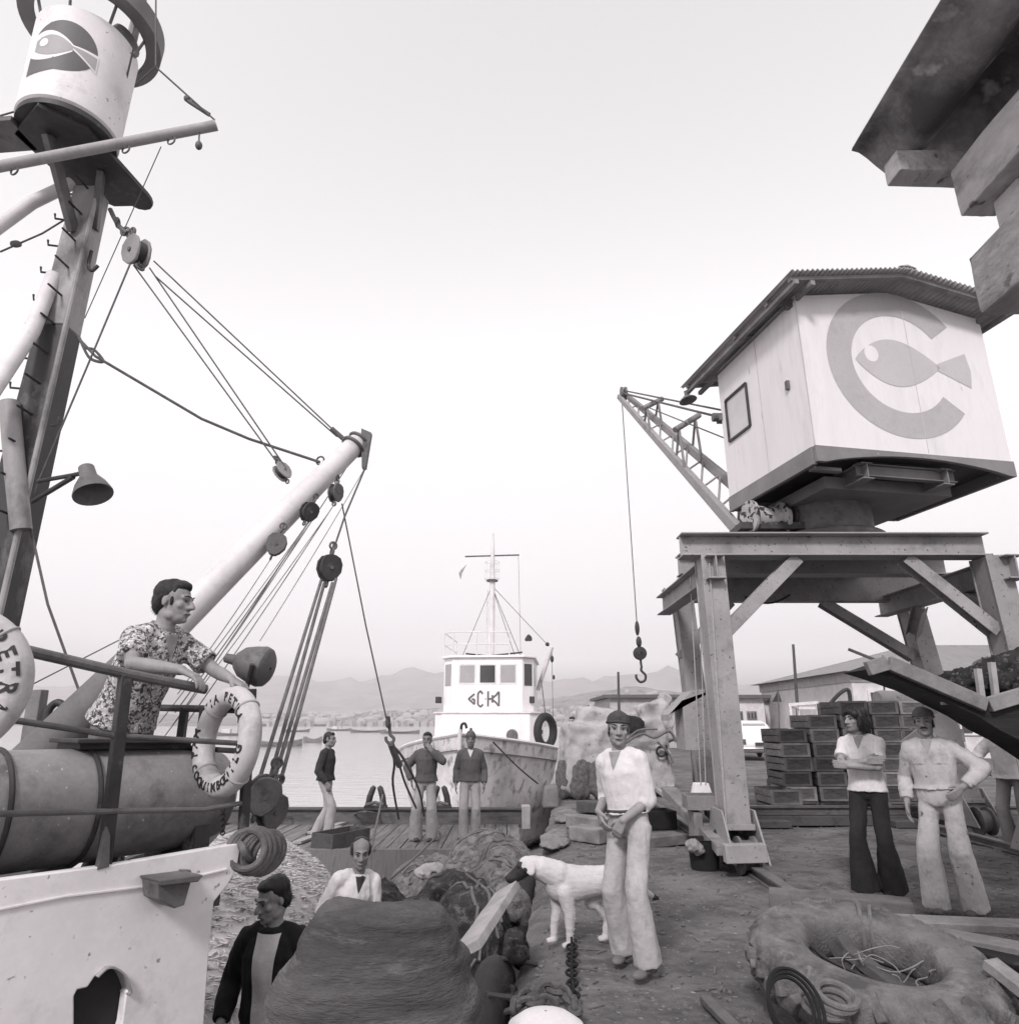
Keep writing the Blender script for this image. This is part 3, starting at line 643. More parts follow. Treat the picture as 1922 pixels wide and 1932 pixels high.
# rolled lip of the port
lipm = MB(); lip = spline([W(180, 1842), W(198, 1826), W(215, 1826), W(232, 1840), W(243, 1868), W(238, 1876)], 6)
for a, b2 in zip(lip, lip[1:]): lipm.beam(a + WN * .055, b2 + WN * .055, .006, .16, WN)
lipm.build('port_lip', mat('shaded_steel', .30, var=.15), bul)
seam = MB(); sp = [W(u, v, -.003) for u, v in ((-200, 1752), (0, 1716), (120, 1692), (250, 1676), (330, 1664), (428, 1640))]
for a, b2 in zip(sp, sp[1:]): seam.beam(a, b2, .006, .012, WN)
seam.build('weld_seam', M_white, bul)
hull_b = WB + WN * 2.9 - WT * .35; hull_c = WA - WT * 2.6 + WN * 2.9
wb2 = V((out[-1].x, out[-1].y, 0)) + WT * -.02
B('hull', MB().prism([wb2 + WN * .055 + V((0, 0, -1.9)), hull_b + V((0, 0, -1.9)), hull_c + V((0, 0, -1.9)), far + WN * .055 + V((0, 0, -1.9))], (0, 0, 1.9 + DZ - .05)), mat('port_shade_black', .03, var=.3))  # hull block coloured near black so the port opening looks shaded inside
dk = [WB + WN * .055 - WT * .03, hull_b, hull_c, far + WN * .055]
B('deck', MB().prism([V((p.x, p.y, DZ - .046)) for p in dk], (0, 0, .046)), M_wood_d)
# small deck lamp box hung on the outside
lb_ = MB(); p = W(292, 1648, -.06)
lb_.prism([W(267, 1658, -.01), W(331, 1655, -.01), W(318, 1700, -.01), W(300, 1706, -.01), W(270, 1690, -.01)], -WN * .13)
lb_.prism([W(262, 1652, .0), W(345, 1642, .0), W(335, 1655, .0), W(268, 1662, .0)], -WN * .17)
lb_.prism([W(336, 1640, -.003), W(354, 1640, -.003), W(358, 1660, -.003), W(342, 1666, -.003)], -WN * .03)
lb_.build('side_lamp', M_mid, bul, bevel=.004)
# drum lying along the side
DA = W(205, 1514, .60); DR = .262
D = lambda s, o=0, z=0: DA + WT * s + WN * o + V((0, 0, z))
M_drum = mat('drum_paint', .30, .5, .3, 3, .25, 30, stain=(.10, 3, .46, .66), spots=(.5, 40, .70, .74))
B('drum', MB().lathe(D(-2.6), WT, [(.02, 0), (DR, .02), (DR, 1.6), (DR * .98, 2.9), (DR * .94, 3.06), (DR * .84, 3.16), (DR * .55, 3.22), (.02, 3.23)], 48), M_drum)
for s in (-.16, -.52):
    B('drum_strap', MB().torus(D(s), WT, DR + .003, .012, 56, 8), M_dark)
for s in (-.6, .35): B('drum_cradle', MB().prism([V((*D(s, -.26).xy, DZ)), V((*D(s, .26).xy, DZ)), D(s, .22, -.13), D(s, -.22, -.13)], WT * .08), M_dark)
B('drum_hatch', MB().beam(D(-.22, .03, DR + .012), D(.34, .03, DR), .26, .035, V((0, 0, 1))).beam(D(-.26, .0, DR + .035), D(.30, .0, DR + .025), .32, .02, V((0, 0, 1))), M_dark, .004)
# pale curved pipe at the drum end
pp = [P(u, v, Y) for u, v, Y in ((410, 1470, 4.15), (408, 1510, 4.15), (395, 1550, 4.15), (370, 1578, 4.12))]
B('curved_pipe', MB().tube(spline(pp, 6), .085, 18), M_cream)
# rails and stanchions
def rail(mb, pts, r): mb.tube(pts, r, 10)
rl = MB(); rail(rl, [W(-120, 1193), W(20, 1221), W(240, 1272), W(388, 1301)], .023); B('top_rail', rl, M_mid)
rl = MB(); rail(rl, [W(-120, 1343, .01), W(40, 1361, .01), W(215, 1388, .01), W(370, 1398, .01), W(470, 1404, .01)], .013); B('middle_rail', rl, M_mid)
rl = MB(); rail(rl, [W(-120, 1540, .01), W(0, 1536, .01), W(250, 1530, .01), W(385, 1528, .01), W(455, 1516, .01)], .012); B('lower_rail', rl, M_mid)
B('stanchion', MB().beam(W(196, 1633, .04), W(237, 1274, .0), .05, .04, WN), M_dark, .004)
B('stanchion_foot', MB().prism([W(184, 1642, -.005), W(206, 1636, -.005), W(208, 1578, -.005), W(202, 1560, -.005)], WN * .03), M_mid)
B('stanchion', MB().beam(W(457, 1600, .03), W(474, 1300, .0), .045, .035, WN), M_dark, .004)
EN = V((-WT.y, WT.x, 0)); e0 = W(472, 1330, .02); e1 = e0 + EN * 1.7
ez = P(145, 1331, 4.9)
B('end_rail', MB().tube([V((e0.x, e0.y, 1.62)), V((e1.x, e1.y, 1.66))], .02, 10), M_dark)
B('end_rail', MB().tube([V((e0.x, e0.y, 1.42)), V((e1.x, e1.y, 1.44))], .014, 10), M_dark)
B('end_rail', MB().tube([V((e0.x, e0.y, 1.26)), V((e1.x, e1.y, 1.27))], .014, 10), M_dark)
for t in (.42, .62, 1.1): B('stanchion', MB().beam(V((e0.x, e0.y, DZ)) + EN * t, V((e0.x, e0.y, 1.64)) + EN * t, .04, .04), M_dark, .004)
far_rail = MB().tube([P(140, 1332, 5.1), P(225, 1330, 5.1)], .018, 8).tube([P(146, 1332, 5.1), P(150, 1420, 5.1)], .014, 8); B('inner_rail', far_rail, M_dark)
# deck fittings
B('vent_pipe', MB().tube(spline([P(75, 1420, 4.55), P(86, 1370, 4.55), P(92, 1340, 4.55), P(108, 1326, 4.55), P(124, 1334, 4.55)], 6), .024, 12), M_dark)
B('wooden_stub', MB().beam(P(54, 1430, 4.6), P(73, 1302, 4.6), .085, .085), M_wood, .006)
# mast: tapered box section with rungs
mx = lambda z: V((-3.80 + .026 * z, 5.0 - .01 * z, z))
ml = MB(); a, b2 = mx(DZ), mx(5.98)
zm = 4.62; c2 = mx(zm); wm = .29 + (.20 - .29) * (zm - DZ) / (5.98 - DZ); ml.beam(c2, b2, wm, wm, V((0, -1, 0)), w2=.20, h2=.20)
M_mast = mat('mast_paint', .34, .5, .3, 1.3, .2, 24, stain=(.10, 1.6, .45, .62), stretch=(1, 1, .6))
mast = B('mast', ml, M_mast, .012)
B('mast_foot', MB().beam(a, c2, .29, .29, V((0, -1, 0)), w2=wm + .004, h2=wm + .004), mat('mast_dark_paint', .05, .5, .35, 1.6, .2, 24, stain=(.2, 2.2, .55, .72), stretch=(1, 1, .5)), .012)
B('mast_pipe', MB().tube([mx(DZ) + V((.165, -.14, 0)), mx(6.0) + V((.115, -.10, 0))], .022, 10), M_mast)
for k in range(17):
    z = 1.7 + k * .265; p = mx(z); hw = .155 - .055 * (z - DZ) / 5.4
    MB().tube([p + V((-hw + .02, -.02, 0)), p + V((-hw - .12, -.05, .0)), p + V((-hw - .13, -.05, .05))], .009, 6).build('rung', M_dark, mast)
    MB().tube([p + V((hw * .3, -hw + .01, 0)), p + V((hw * .3 - .02, -hw - .14, .01))], .009, 6).build('rung', M_dark, mast)
B('mast_strut', MB().tube([P(-30, 760, 4.5), P(60, 625, 4.72), P(102, 520, 4.86)], .058, 14), M_cream)
B('mast_strut', MB().tube([P(-20, 440, 4.6), P(60, 382, 4.7), P(135, 346, 4.85)], .052, 14), M_cream)
B('mast_strut', MB().tube([P(18, 760, 4.8), P(30, 900, 4.8), P(40, 1000, 4.85)], .07, 14), M_mast)
B('mast_hook', MB().tube(spline([mx(5.35) + V((.15, -.05, 0)), mx(5.2) + V((.16, -.06, 0)), mx(5.15) + V((.2, -.06, 0)), mx(5.2) + V((.24, -.06, 0))], 6), .014, 8), M_dark); B('rope_cleat', MB().tube([P(96, 803, 4.85), P(108, 802, 4.85), P(112, 786, 4.85)], .009, 6), M_dark)
# crow's nest
NC = V((-3.62, 4.5, 6.17)); NR = .37; NH = .93
nest = B('crows_nest', MB().lathe(NC, (0, 0, 1), [(.02, 0), (NR - .02, 0), (NR, .02), (NR + .012, NH), (NR - .01, NH + .01), (NR - .03, NH - .02), (NR - .04, .05), (.02, .05)], 56), M_white)
MB().cone(NC - V((0, 0, .05)), NC - V((0, 0, .004)), NR - .01, NR - .01, 48).build('nest_floor', M_dark, nest)
rim = MB().lathe(NC + V((0, 0, NH + .17)), (0, 0, 1), [(NR + .05, 0), (NR + .17, .0), (NR + .18, .17), (NR + .165, .17), (NR + .15, .02), (NR + .05, .02)], 56).build('nest_hood', mat('hood_grey', .22, var=.2), nest)
for a in range(8):
    an = R(a * 45 + 10); d_ = V((math.cos(an), math.sin(an), 0)); MB().tube([NC + d_ * (NR - .02) + V((0, 0, NH - .05)), NC + d_ * (NR + .06) + V((0, 0, NH + .19))], .012, 6).build('hood_support', M_mid, nest)
sl_ = MB().lathe(NC + V((.30, -.02, NH + .04)), (.6, -.2, .1), [(.02, -.1), (.1, -.08), (.13, 0), (.13, .05), (.12, .06), (.02, .03)], 20); sl_.build('searchlight', M_mid, nest)
# painted eye emblem wrapped on the barrel
def onb(a, z, off=.003): return NC + V((math.cos(a) * (NR + .012 * z / NH + off), math.sin(a) * (NR + .012 * z / NH + off), z))
ang0 = math.atan2(-NC.y, -NC.x) - R(22)
def wrap(poly, off): return [onb(ang0 + s / NR, z, off) for s, z in poly]
def disc_patch(name, fn, m, off, na=20, par=None):
    mbp = MB(); q = []
    mbp.grid(na, 10, lambda a, b_: onb(ang0 + fn(a, b_)[0] / NR, fn(a, b_)[1], off)); return mbp.build(name, m, nest, sharp=180)
ezc = NH * .56; PI2 = 2 * math.pi
def disc(cx, r, rz): return lambda a, b_: (cx + r * b_ * math.cos(PI2 * a), ezc + rz * b_ * math.sin(PI2 * a))
disc_patch('emblem_ring', disc(-.03, .245, .25), M_logo_d, .002, 48)
disc_patch('emblem_ring', lambda a, b_: (-.275 + .32 * a, ezc - .30 + .10 * a * a + b_ * (.30 - .14 * a * a)), M_logo_d, .0018, 16)
disc_patch('emblem_lens', lambda a, b_: (-.275 + .325 * a, ezc - .012 + (b_ - .5) * .30 * math.sin(math.pi * (.22 + .72 * a)) ** .9), M_white, .003, 24)
disc_patch('emblem_gap', lambda a, b_: (.03 + .195 * a, ezc + .005 - .07 * a + (b_ - .5) * (.03 + .15 * a)), M_white, .0032, 8)
disc_patch('emblem_fish', lambda a, b_: (-.235 + .285 * a, ezc - .012 + (b_ - .5) * .205 * math.sin(math.pi * (.16 + .80 * a)) ** .9), M_logo, .0045, 24)
disc_patch('emblem_fish', lambda a, b_: (.04 + .175 * a, ezc + .004 - .07 * a + (b_ - .5) * (.008 + .115 * a)), M_logo, .0047, 8)
disc_patch('emblem_eye', lambda a, b_: (-.165 + .036 * b_ * math.cos(PI2 * a), ezc + .012 + .042 * b_ * math.sin(PI2 * a)), M_white, .006, 20)
# platform and yard
tipc = V((-3.36, 5.16, 0)); plp = [V((-3.98, 4.40, 0)), V((-3.62, 4.14, 0)), V((-3.36, 4.36, 0)), V((-3.25, 5.10, 0))] + [tipc + V((.11 * math.cos(R(q)), .11 * math.sin(R(q)), 0)) for q in (0, 30, 60, 90, 120, 150)] + [V((-3.62, 5.22, 0)), V((-3.86, 5.0, 0))]
B('platform', MB().prism([V((p.x, p.y, 6.08)) for p in plp], (0, 0, .05)), M_dark, .006)
B('platform_arm', MB().beam((-3.9, 4.42, 6.105), (-5.3, 4.55, 6.105), .30, .05), M_mid, .006)
B('platform_bracket', MB().beam(mx(5.5) + V((0, -.1, 0)), V((-3.7, 4.4, 6.07)), .05, .1).beam(mx(5.6) + V((.1, 0, 0)), V((-3.5, 4.8, 6.07)), .05, .1), M_mid, .004)
ya, yb_ = P(-60, 325, 4.25), P(408, 236, 4.55)
B('yard', MB().cone(ya, yb_, .042, .042, 16), mat('yard_paint', .38, var=.2, stain=(.2, 3, .5, .7)))
yl = MB()
for t in (.18, .62, .81): p = ya.lerp(yb_, t); B('yard_ring', MB().torus(p - V((0, 0, .072)), (0.3, 1, 0), .035, .007, 16, 6), M_mid)
yl.tube([P(376, 245, 4.53), P(375, 272, 4.53)], .008, 6).sphere(P(375, 274, 4.53), (.028, .028, .04))
B('yard_weight', yl, M_mid)
B('topmast', MB().tube([mx(6.1), P(240, 110, 4.7), P(276, -40, 4.4), P(290, -160, 4.2)], [.05, .045, .04, .03], 10), M_mast)
B('masthead_lamp', MB().lathe(P(262, 20, 4.5), (-.5, 0, .9), [(.02, -.1), (.09, -.08), (.1, .1), (.05, .14), (.02, .14)], 18), M_dark)
# boom
M_boom = mat('boom_paint', .62, .5, .12, 1.5, .1, 20, stain=(.38, 2, .52, .75))
ba, bt = P(70, 1436, 4.3), P(683, 826, 5.5); bl = lambda t: ba.lerp(bt, t)
B('boom', MB().tube([bl(.30), bl(.6), bl(.97), bl(1)], [.112, .102, .085, .07], 28), M_boom)
B('boom_heel', MB().tube([bl(-.05), bl(.31)], [.15, .122], 28), mat('boom_heel_paint', .14, var=.3))
tt = MB().prism([bl(.985) + V((.03, -.07, .09)), bl(1) + V((.09, -.07, .02)), bl(1) + V((.06, -.07, -.3)), bl(1) + V((.03, -.07, -.3))], (0, .06, 0))
B('boom_tip', tt.torus(bl(.985), bt - ba, .088, .014, 24, 8).torus(bl(.96), bt - ba, .1, .014, 24, 8), M_mid)
# mast lamp on a bracket
LP = P(166, 895, 4.5)
B('mast_lamp', MB().lathe(LP, (.28, -.1, -.55), [(.02, -.07), (.05, -.06), (.055, .02), (.10, .10), (.125, .17), (.125, .18), (.11, .16), (.02, .05)], 26), M_mid)
B('lamp_arm', MB().tube([P(72, 908, 4.8), P(140, 896, 4.55), P(165, 890, 4.5)], .016, 8).tube([P(62, 946, 4.8), P(138, 900, 4.55)], .018, 8), M_dark)
# wires of the rig
wr_ = lambda *a, r=.009, s=0.0: MB().tube(rope([P(*p) for p in a], sag=s), r, 6)
for a_ in (((210, 405, 4.85), (257, 470, 4.75)), ((247, 494, 4.7), (165, 690, 4.75), (74, 905, 4.85), (60, 950, 4.9)), ((294, -60, 4.3), (294, 124, 4.4)), ((294, 126, 4.4), (405, 226, 4.55)), ((255, 160, 4.5), (294, 125, 4.4)),
           ((208, 280, 4.8), (252, 90, 4.4)), ((304, 276, 4.5), (160, 600, 5.2)), ((0, 475, 4.7), (80, 440, 4.8), (140, 403, 4.9)), ((0, 218, 4.3), (45, 205, 4.3))):
    B('stay_wire', wr_(*a_, r=.0075 if a_[0][0] != 304 else .004), M_wire)
B('stay_wire', wr_((55, 985, 4.9), (90, 1140, 4.9), (152, 1312, 5.0), r=.009, s=-.0), M_wire)
B('stay_wire', wr_((60, 1292, 5.2), (250, 1195, 6.2), r=.005), M_wire)
st = MB().tube(rope([P(150, 640, 4.85), P(180, 672, 4.85), P(380, 790, 5.1), P(470, 828, 5.2), P(604, 872, 5.3)]), .012, 6)
st.tube(spline([P(148, 634, 4.85), P(160, 655, 4.85), P(178, 660, 4.86), P(195, 682, 4.87), P(170, 676, 4.85), P(155, 650, 4.85)], 5), .012, 6); st.torus(P(604, 869, 5.3), (.3, 1, 0), .035, .008, 14, 6)
B('boom_guy', st, M_wire)
turn = MB().tube([P(952 * .4 - 26, 190, 4.5), P(395, 216, 4.55)], .018, 8).sphere(P(353, 186, 4.5), .028, nu=8, nv=6).sphere(P(30, 460, 4.75), (.05, .03, .03), nu=8, nv=6); B('turnbuckle', turn, M_mid)
# ------------------------------------------------ blocks of the tackle: each hangs from the rig
def block(label, c, size, axis, tilt=(0, 0, 1), m=M_mid, name='pulley_block'):
    c = V(c); r = thing(name, label, 'pulley block', c); t = V(tilt).normalized(); ax = V(axis).normalized(); ax = (ax - t * ax.dot(t)).normalized(); sd_ = t.cross(ax); s = size
    prof = [(-.5, .10), (-.42, .30), (-.2, .42), (.1, .42), (.35, .28), (.5, .12)]
    for e in (-1, 1):
        pts = [c + t * (-z * s) + sd_ * (w_ * s) for z, w_ in prof] + [c + t * (-z * s) - sd_ * (w_ * s) for z, w_ in prof[::-1]]
        MB().prism([p + ax * e * s * .13 for p in pts], ax * e * s * .09).build('cheek', m, r, bevel=s * .03)
    MB().cone(c - ax * s * .12, c + ax * s * .12, s * .36, n=24).build('sheave', M_dark, r)
    MB().cone(c - ax * s * .26, c + ax * s * .26, s * .07, n=12).tube([c + t * s * .1, c + t * s * .98], s * .035, 8).tube([c - t * s * .1, c - t * s * .6], s * .03, 8).torus(c + t * s * .62, sd_, s * .13, s * .045, 16, 8).torus(c + t * s * .86, ax, s * .13, s * .045, 16, 8).torus(c - t * s * .6, sd_, s * .11, s * .04, 16, 8).build('shackle', M_mid, r)
    return r
b1 = block('big pale cheeked block shackled just below the mast top', P(258, 476, 4.75), .27, (-.55, -.8, .1), (-.35, .1, .9), mat('block_grey', .26, var=.25))
tk = MB()
for a_ in (((252, 500, 4.75), (528, 880, 5.2)), ((282, 505, 4.75), (540, 884, 5.2)), ((290, 492, 4.75), (640, 822, 5.45)), ((292, 520, 4.75), (636, 824, 5.45))): tk.tube([P(*a_[0]), P(*a_[1])], .0062, 6)
B('topping_lift', tk, M_wire)
B('lift_shackle', MB().tube(spline([P(208, 395, 4.85), P(216, 412, 4.83), P(226, 428, 4.8), P(240, 440, 4.78)], 4), .02, 8).torus(P(222, 420, 4.81), (1, .2, 0), .035, .012, 14, 8).torus(P(236, 436, 4.79), (.2, 1, 0), .035, .012, 14, 8), M_mid); B('wire_clamp', MB().tube([P(625, 808, 5.42), P(650, 830, 5.47)], .022, 8), M_mid)
block('grey block where the lift wires meet the top of the boom', P(533, 890, 5.2), .155, (.8, -.5, .2), (-.45, 0, .8), mat('block_grey', .26))
block('dark oval block hung lowest under the boom, nearest the leaning man', P(521, 1027, 4.95), .17, (.3, -.9, .1), (.25, 0, .9))
block('double framed block hung under the middle of the boom', P(583, 966, 5.05), .155, (.75, -.6, .1), (.3, 0, .9), M_dark)
block('slim block hung under the boom close to its tip', P(633, 930, 5.15), .15, (.9, -.35, .1), (.05, 0, 1))
ub = block('dark drum shaped fall block on a single wire below the boom tip', P(621, 1072, 5.0), .20, (.6, -.75, 0), (.1, 0, 1), M_dark)
lb1 = block('round lower fall block beside the bulwark end', P(497, 1500, 4.0), .20, (.55, -.8, .1), (.35, 0, 1), M_mid)
lb2 = block('second fall block tucked behind the round lower one', P(512, 1530, 4.12), .19, (.8, -.5, .1), (.2, 0, 1), M_mid)
fa = MB()
for a_ in (((606, 1095, 4.98), (488, 1475, 4.0)), ((612, 1100, 5.0), (505, 1485, 4.05)), ((627, 1100, 4.98), (512, 1490, 4.08)), ((634, 1092, 5.0), (522, 1500, 4.1))): fa.tube([P(*a_[0]), P(*a_[1])], .012, 8)
fa.build('fall_rope', M_rope, ub); MB().tube([P(690, 880, 5.45), P(650, 975, 5.2), P(624, 1052, 5.0)], .008, 6).build('pendant_wire', M_wire, ub)
fl = MB()
for k, a_ in enumerate((((517, 1045, 4.95), (335, 1310, 5.0)), ((583, 985, 5.05), (330, 1345, 5.0)), ((578, 990, 5.05), (300, 1365, 5.0)), ((600, 955, 5.1), (325, 1370, 5.0)), ((632, 950, 5.15), (310, 1390, 5.0)), ((628, 955, 5.15), (345, 1375, 5.0)), ((690, 880, 5.5), (490, 1210, 5.0)), ((655, 880, 5.5), (440, 1200, 5.0)), ((583, 985, 5.05), (425, 1225, 4.6)))):
    fl.tube(rope([P(*a_[0]), P(*a_[1])], sag=.02), .0032 + .001 * (k % 2), 6)
B('running_rope', fl, mat('running_rope', .26, .95, .2, 20, .3, 160))
hp = MB().tube([P(645, 950, 5.3), P(690, 1180, 5.6), P(733, 1375, 6.0)], .006, 6); B('cargo_wire', hp, M_wire)
hkr = thing('cargo_hook', 'small cargo hook with rope slings hanging over the barge deck', 'hook', P(736, 1390, 6.0)); q0 = P(736, 1386, 6.0)
MB().tube(spline([P(733, 1352, 5.95), P(735, 1376, 6.0), q0, P(743, 1394, 6.0), P(738, 1404, 6.0), P(729, 1398, 6.0), P(728, 1390, 6.0)], 5), .013, 8).sphere(P(731, 1362, 5.97), (.02, .02, .05), nu=8, nv=6).build('hook', M_mid, hkr)
sg = MB()
for a_ in (((737, 1405, 6.0), (744, 1440, 6.2), (741, 1480, 6.6), (752, 1545, 7.5)), ((738, 1405, 6.0), (752, 1440, 6.2), (765, 1480, 7), (785, 1525, 8)), ((738, 1405, 6.0), (760, 1430, 6.2), (790, 1490, 7), (800, 1540, 8))): sg.tube(spline([P(*p) for p in a_], 5), .011, 6)
sg.tube(spline([P(737, 1403, 6.0), P(745, 1425, 6.1), P(754, 1445, 6.2)], 5), .028, 8); sg.build('sling', M_rope, hkr)
# floodlight on the rail
FC = P(470, 1252, 3.85); fk = .82; fx = V((.95, -.08, -.22)).normalized()
fdl = thing('floodlight', 'dark bell shaped floodlight standing on the rail above the lettered lifebuoy', 'lamp', FC)
MB().lathe(FC, fx, [(r_ * fk, h_ * fk) for r_, h_ in [(.01, -.17), (.03, -.17), (.036, -.10), (.06, -.085), (.10, -.04), (.122, .03), (.13, .07), (.135, .09), (.125, .125), (.10, .145), (.01, .155)]], 36).build('lamp_shade', M_mid, fdl)
MB().tube([FC + fx * .07 + V((0, -.13, 0)), FC + fx * .02 + V((0, -.06, -.16)), V((e0.x, e0.y, 1.62))], .013, 8).tube([FC + fx * -.03 + V((0, .1, 0)), FC + V((-.02, .05, -.16)), V((e0.x, e0.y, 1.60))], .011, 8).build('bracket', M_dark, fdl)
# ------------------------------------------------ lifebuoys
def buoy(label, c, axis, Ro, r, words, rot0=0.0, upv=V((0, 0, 1))):
    o = thing('lifebuoy', label, 'lifebuoy', c, group='lifebuoys on the boat rail'); ax = V(axis).normalized(); x = upv.cross(ax).normalized() * 1; y = ax.cross(x)
    MB().torus(c, ax, Ro - r, r, 64, 20).build('ring', mat('buoy_canvas', .50, .8, .15, 4, .2, 40, stain=(.3, 6, .5, .7)), o)
    for a in (45, 135, 225, 315):
        e = x * math.cos(R(a)) + y * math.sin(R(a)); MB().torus(V(c) + e * (Ro - r), -x * math.sin(R(a)) + y * math.cos(R(a)), r * 1.015, .006, 24, 6).build('band', mat('buoy_band', .38, var=.2), o)
    for (s, size, a0, inward) in words:
        n = len(s); step = size * .78 / (Ro - r)
        for i, ch in enumerate(s):
            if ch == ' ': continue
            a = a0 + (1 if inward else -1) * (i - (n - 1) / 2) * step
            me = text_mesh(ch, size, .002); e = x * math.cos(a) + y * math.sin(a); tg = -x * math.sin(a) + y * math.cos(a)
            upd, rtd = (-e, tg) if inward else (e, -tg)
            for v_ in me.vertices:
                h = v_.co.y; h2 = h - size * .08; ra = math.asin(max(-1, min(1, h2 / r)))
                co = V(c) + e * (Ro - r) + upd * (r * math.sin(ra)) + ax * (r * math.cos(ra) + .002 + v_.co.z) + rtd * v_.co.x
                v_.co = co
            build_mesh('letter', me, M_ink, o, norm=False)
    return o
bc = P(427, 1398, 3.62); nrm = (-WT * .93 - EN * .12 + V((0, 0, .06)))
view = (CAM - bc).normalized()
nrm = Matrix.Rotation(R(61), 3, 'Z') @ V((view.x, view.y, 0)); nrm = Matrix.Rotation(R(-61), 3, 'Z') @ V((view.x, view.y, 0)) if nrm.dot(-WT) < 0 else nrm
buoy('canvas lifebuoy lettered all round, hung on the end rail under the floodlight', bc, nrm + V((0, 0, .05)),   .268, .054, [('TIA PETRA', .062, R(84), False), ('PAM', .068, R(186), False), ('COQUIMBO', .058, R(262), True), ('-OILG', .062, R(325), True)])
bc2 = P(-118, 1290, 2.55); v2 = (CAM - bc2).normalized()
buoy('large pale lifebuoy cut by the left picture edge, lettered with the boat name', bc2, Matrix.Rotation(R(-18), 3, 'Z') @ V((v2.x, v2.y, 0)) + V((0, 0, .05)), .295, .062, [('PETRA', .085, R(12), False)])
# rope hanks at the bulwark end
hk_ = MB(); hc = P(487, 1600, 3.72)
for k in range(7):
    hk_.torus(hc + V((.012 * k - .04, .02 * k - .05, -.006 * k)), V((.5 + .08 * k, -.8, .15 - .07 * k)), .085 + .006 * (k % 3), .016, 26, 8)
tag(hk_.build('rope_hank', M_rope, None), 'dark coil of thick rope hung on the bulwark end below the fall blocks', 'rope')
hc2 = MB().tube(spline([W(448, 1590, .03), W(456, 1596, -.02), W(462, 1612, -.03), P(470, 1622, 3.7)], 6), .016, 8); tag(hc2.build('mooring_rope', M_rope, None), 'short thick rope over the white bulwark corner', 'rope')
chn = MB()
for k in range(9):
    p = P(421, 1528, 3.9).lerp(P(420, 1572, 3.95), k / 8); chn.torus(p, (1, 0, 0) if k % 2 else (0, 1, 0), .011, .004, 10, 5)
tag(chn.build('hanging_chain', M_dark, None), 'thin dark chain hanging below the lettered lifebuoy', 'chain')
# ================================================================== barge between the boat and the quay
barge = thing('cargo_barge', 'broad wooden decked barge with an open hold of fish and nets lying along the quay', 'barge', (-2.2, 8.5, -1.75))
BD = -.30; YD0, YD1 = 11.55, 14.35
def bx_(y): return XE(y) - .50
BP = lambda name, mb, m, bevel=0.0, par=None: mb.build(name, m, par or barge, bevel=bevel)
BP('hull', MB().prism([V((-5.4, 2.4, -2.6)), V((bx_(2.4) - .1, 2.4, -2.6)), V((bx_(YD1), YD1, -2.6)), V((-5.4, YD1, -2.6))], (0, 0, 1.45)), M_wood_d)
BP('hold_floor', MB().prism([V((-5.3, 2.5, -1.14)), V((bx_(2.5) - .2, 2.5, -1.14)), V((bx_(YD0) - .1, YD0, -1.14)), V((-5.3, YD0, -1.14))], (0, 0, .04)), M_wood_d)
# deck planks run fore and aft
pk = MB(); k = 0; x = -5.35; rnd = random.Random(3)
while x < bx_(YD0) - .1:
    w_ = rnd.uniform(.17, .23); z = BD - .03 + rnd.uniform(-.006, .006); pk.box((x + w_ / 2, (YD0 + YD1) / 2, z), (w_ - .016, YD1 - YD0 - .1, .06)); x += w_
deck_m = mat('barge_deck', .20, .8, .35, 3, .5, 14, stain=(.08, 2.5, .5, .72), stretch=(6, .6, 1), spots=(.3, 12, .70, .76))
BP('deck', pk, deck_m)
BP('deck_beam', MB().box(((-5.4 + bx_(YD0)) / 2, (YD0 + YD1) / 2, BD - .14), (bx_(YD0) + 5.3, YD1 - YD0 - .05, .15)), M_wood_d)
BP('bulkhead', MB().box(((-5.4 + bx_(YD0)) / 2, YD0 - .02, -.70), (bx_(YD0) + 5.3, .08, .83)), mat('bulkhead_planks', .20, var=.35, stain=(.08, 3, .5, .7), stretch=(5, 1, .7)), .004)
BP('coaming', MB().box(((-5.4 + bx_(YD1)) / 2, YD1, BD + .10), (bx_(YD1) + 5.4, .16, .30)), mat('coaming_wood', .12, var=.4, stain=(.05, 4, .5, .7), stretch=(1, 1, 4)), .008)
BP('coaming_cap', MB().box(((-5.4 + bx_(YD1)) / 2, YD1, BD + .27), (bx_(YD1) + 5.5, .26, .035)), M_wood_d, .005)
BP('coaming_end', MB().box((bx_(YD1) + .02, YD1 - .1, BD + .14), (.16, .34, .40)), M_wood_l, .008)
for x in (-5.4,): BP('side_wall', MB().beam((x, 2.4, -.72), (x, YD1, -.72), .12, .9), M_wood_d, .006)
BP('side_wall', MB().beam((bx_(2.6) - .05, 2.6, -.66), (bx_(YD0), YD0, -.66), .12, 1.0), M_wood_d, .006)
BP('end_wall', MB().beam((-5.4, 2.4, -.72), (bx_(2.4), 2.4, -.72), .12, .9), M_wood_d, .006)
# loose pale boards on the deck
for a_ in (((560, 1590), (640, 1560)), ((585, 1572), (662, 1548))):
    p, q0 = G(*a_[0], BD + .03), G(*a_[1], BD + .03); tag(MB().beam(p, q0, .14, .035).build('loose_board', M_wood_l, None), 'pale loose board lying on the barge deck, %s' % ('nearer the hold edge' if a_[0][0] == 560 else 'nearer the far coaming'), 'board')
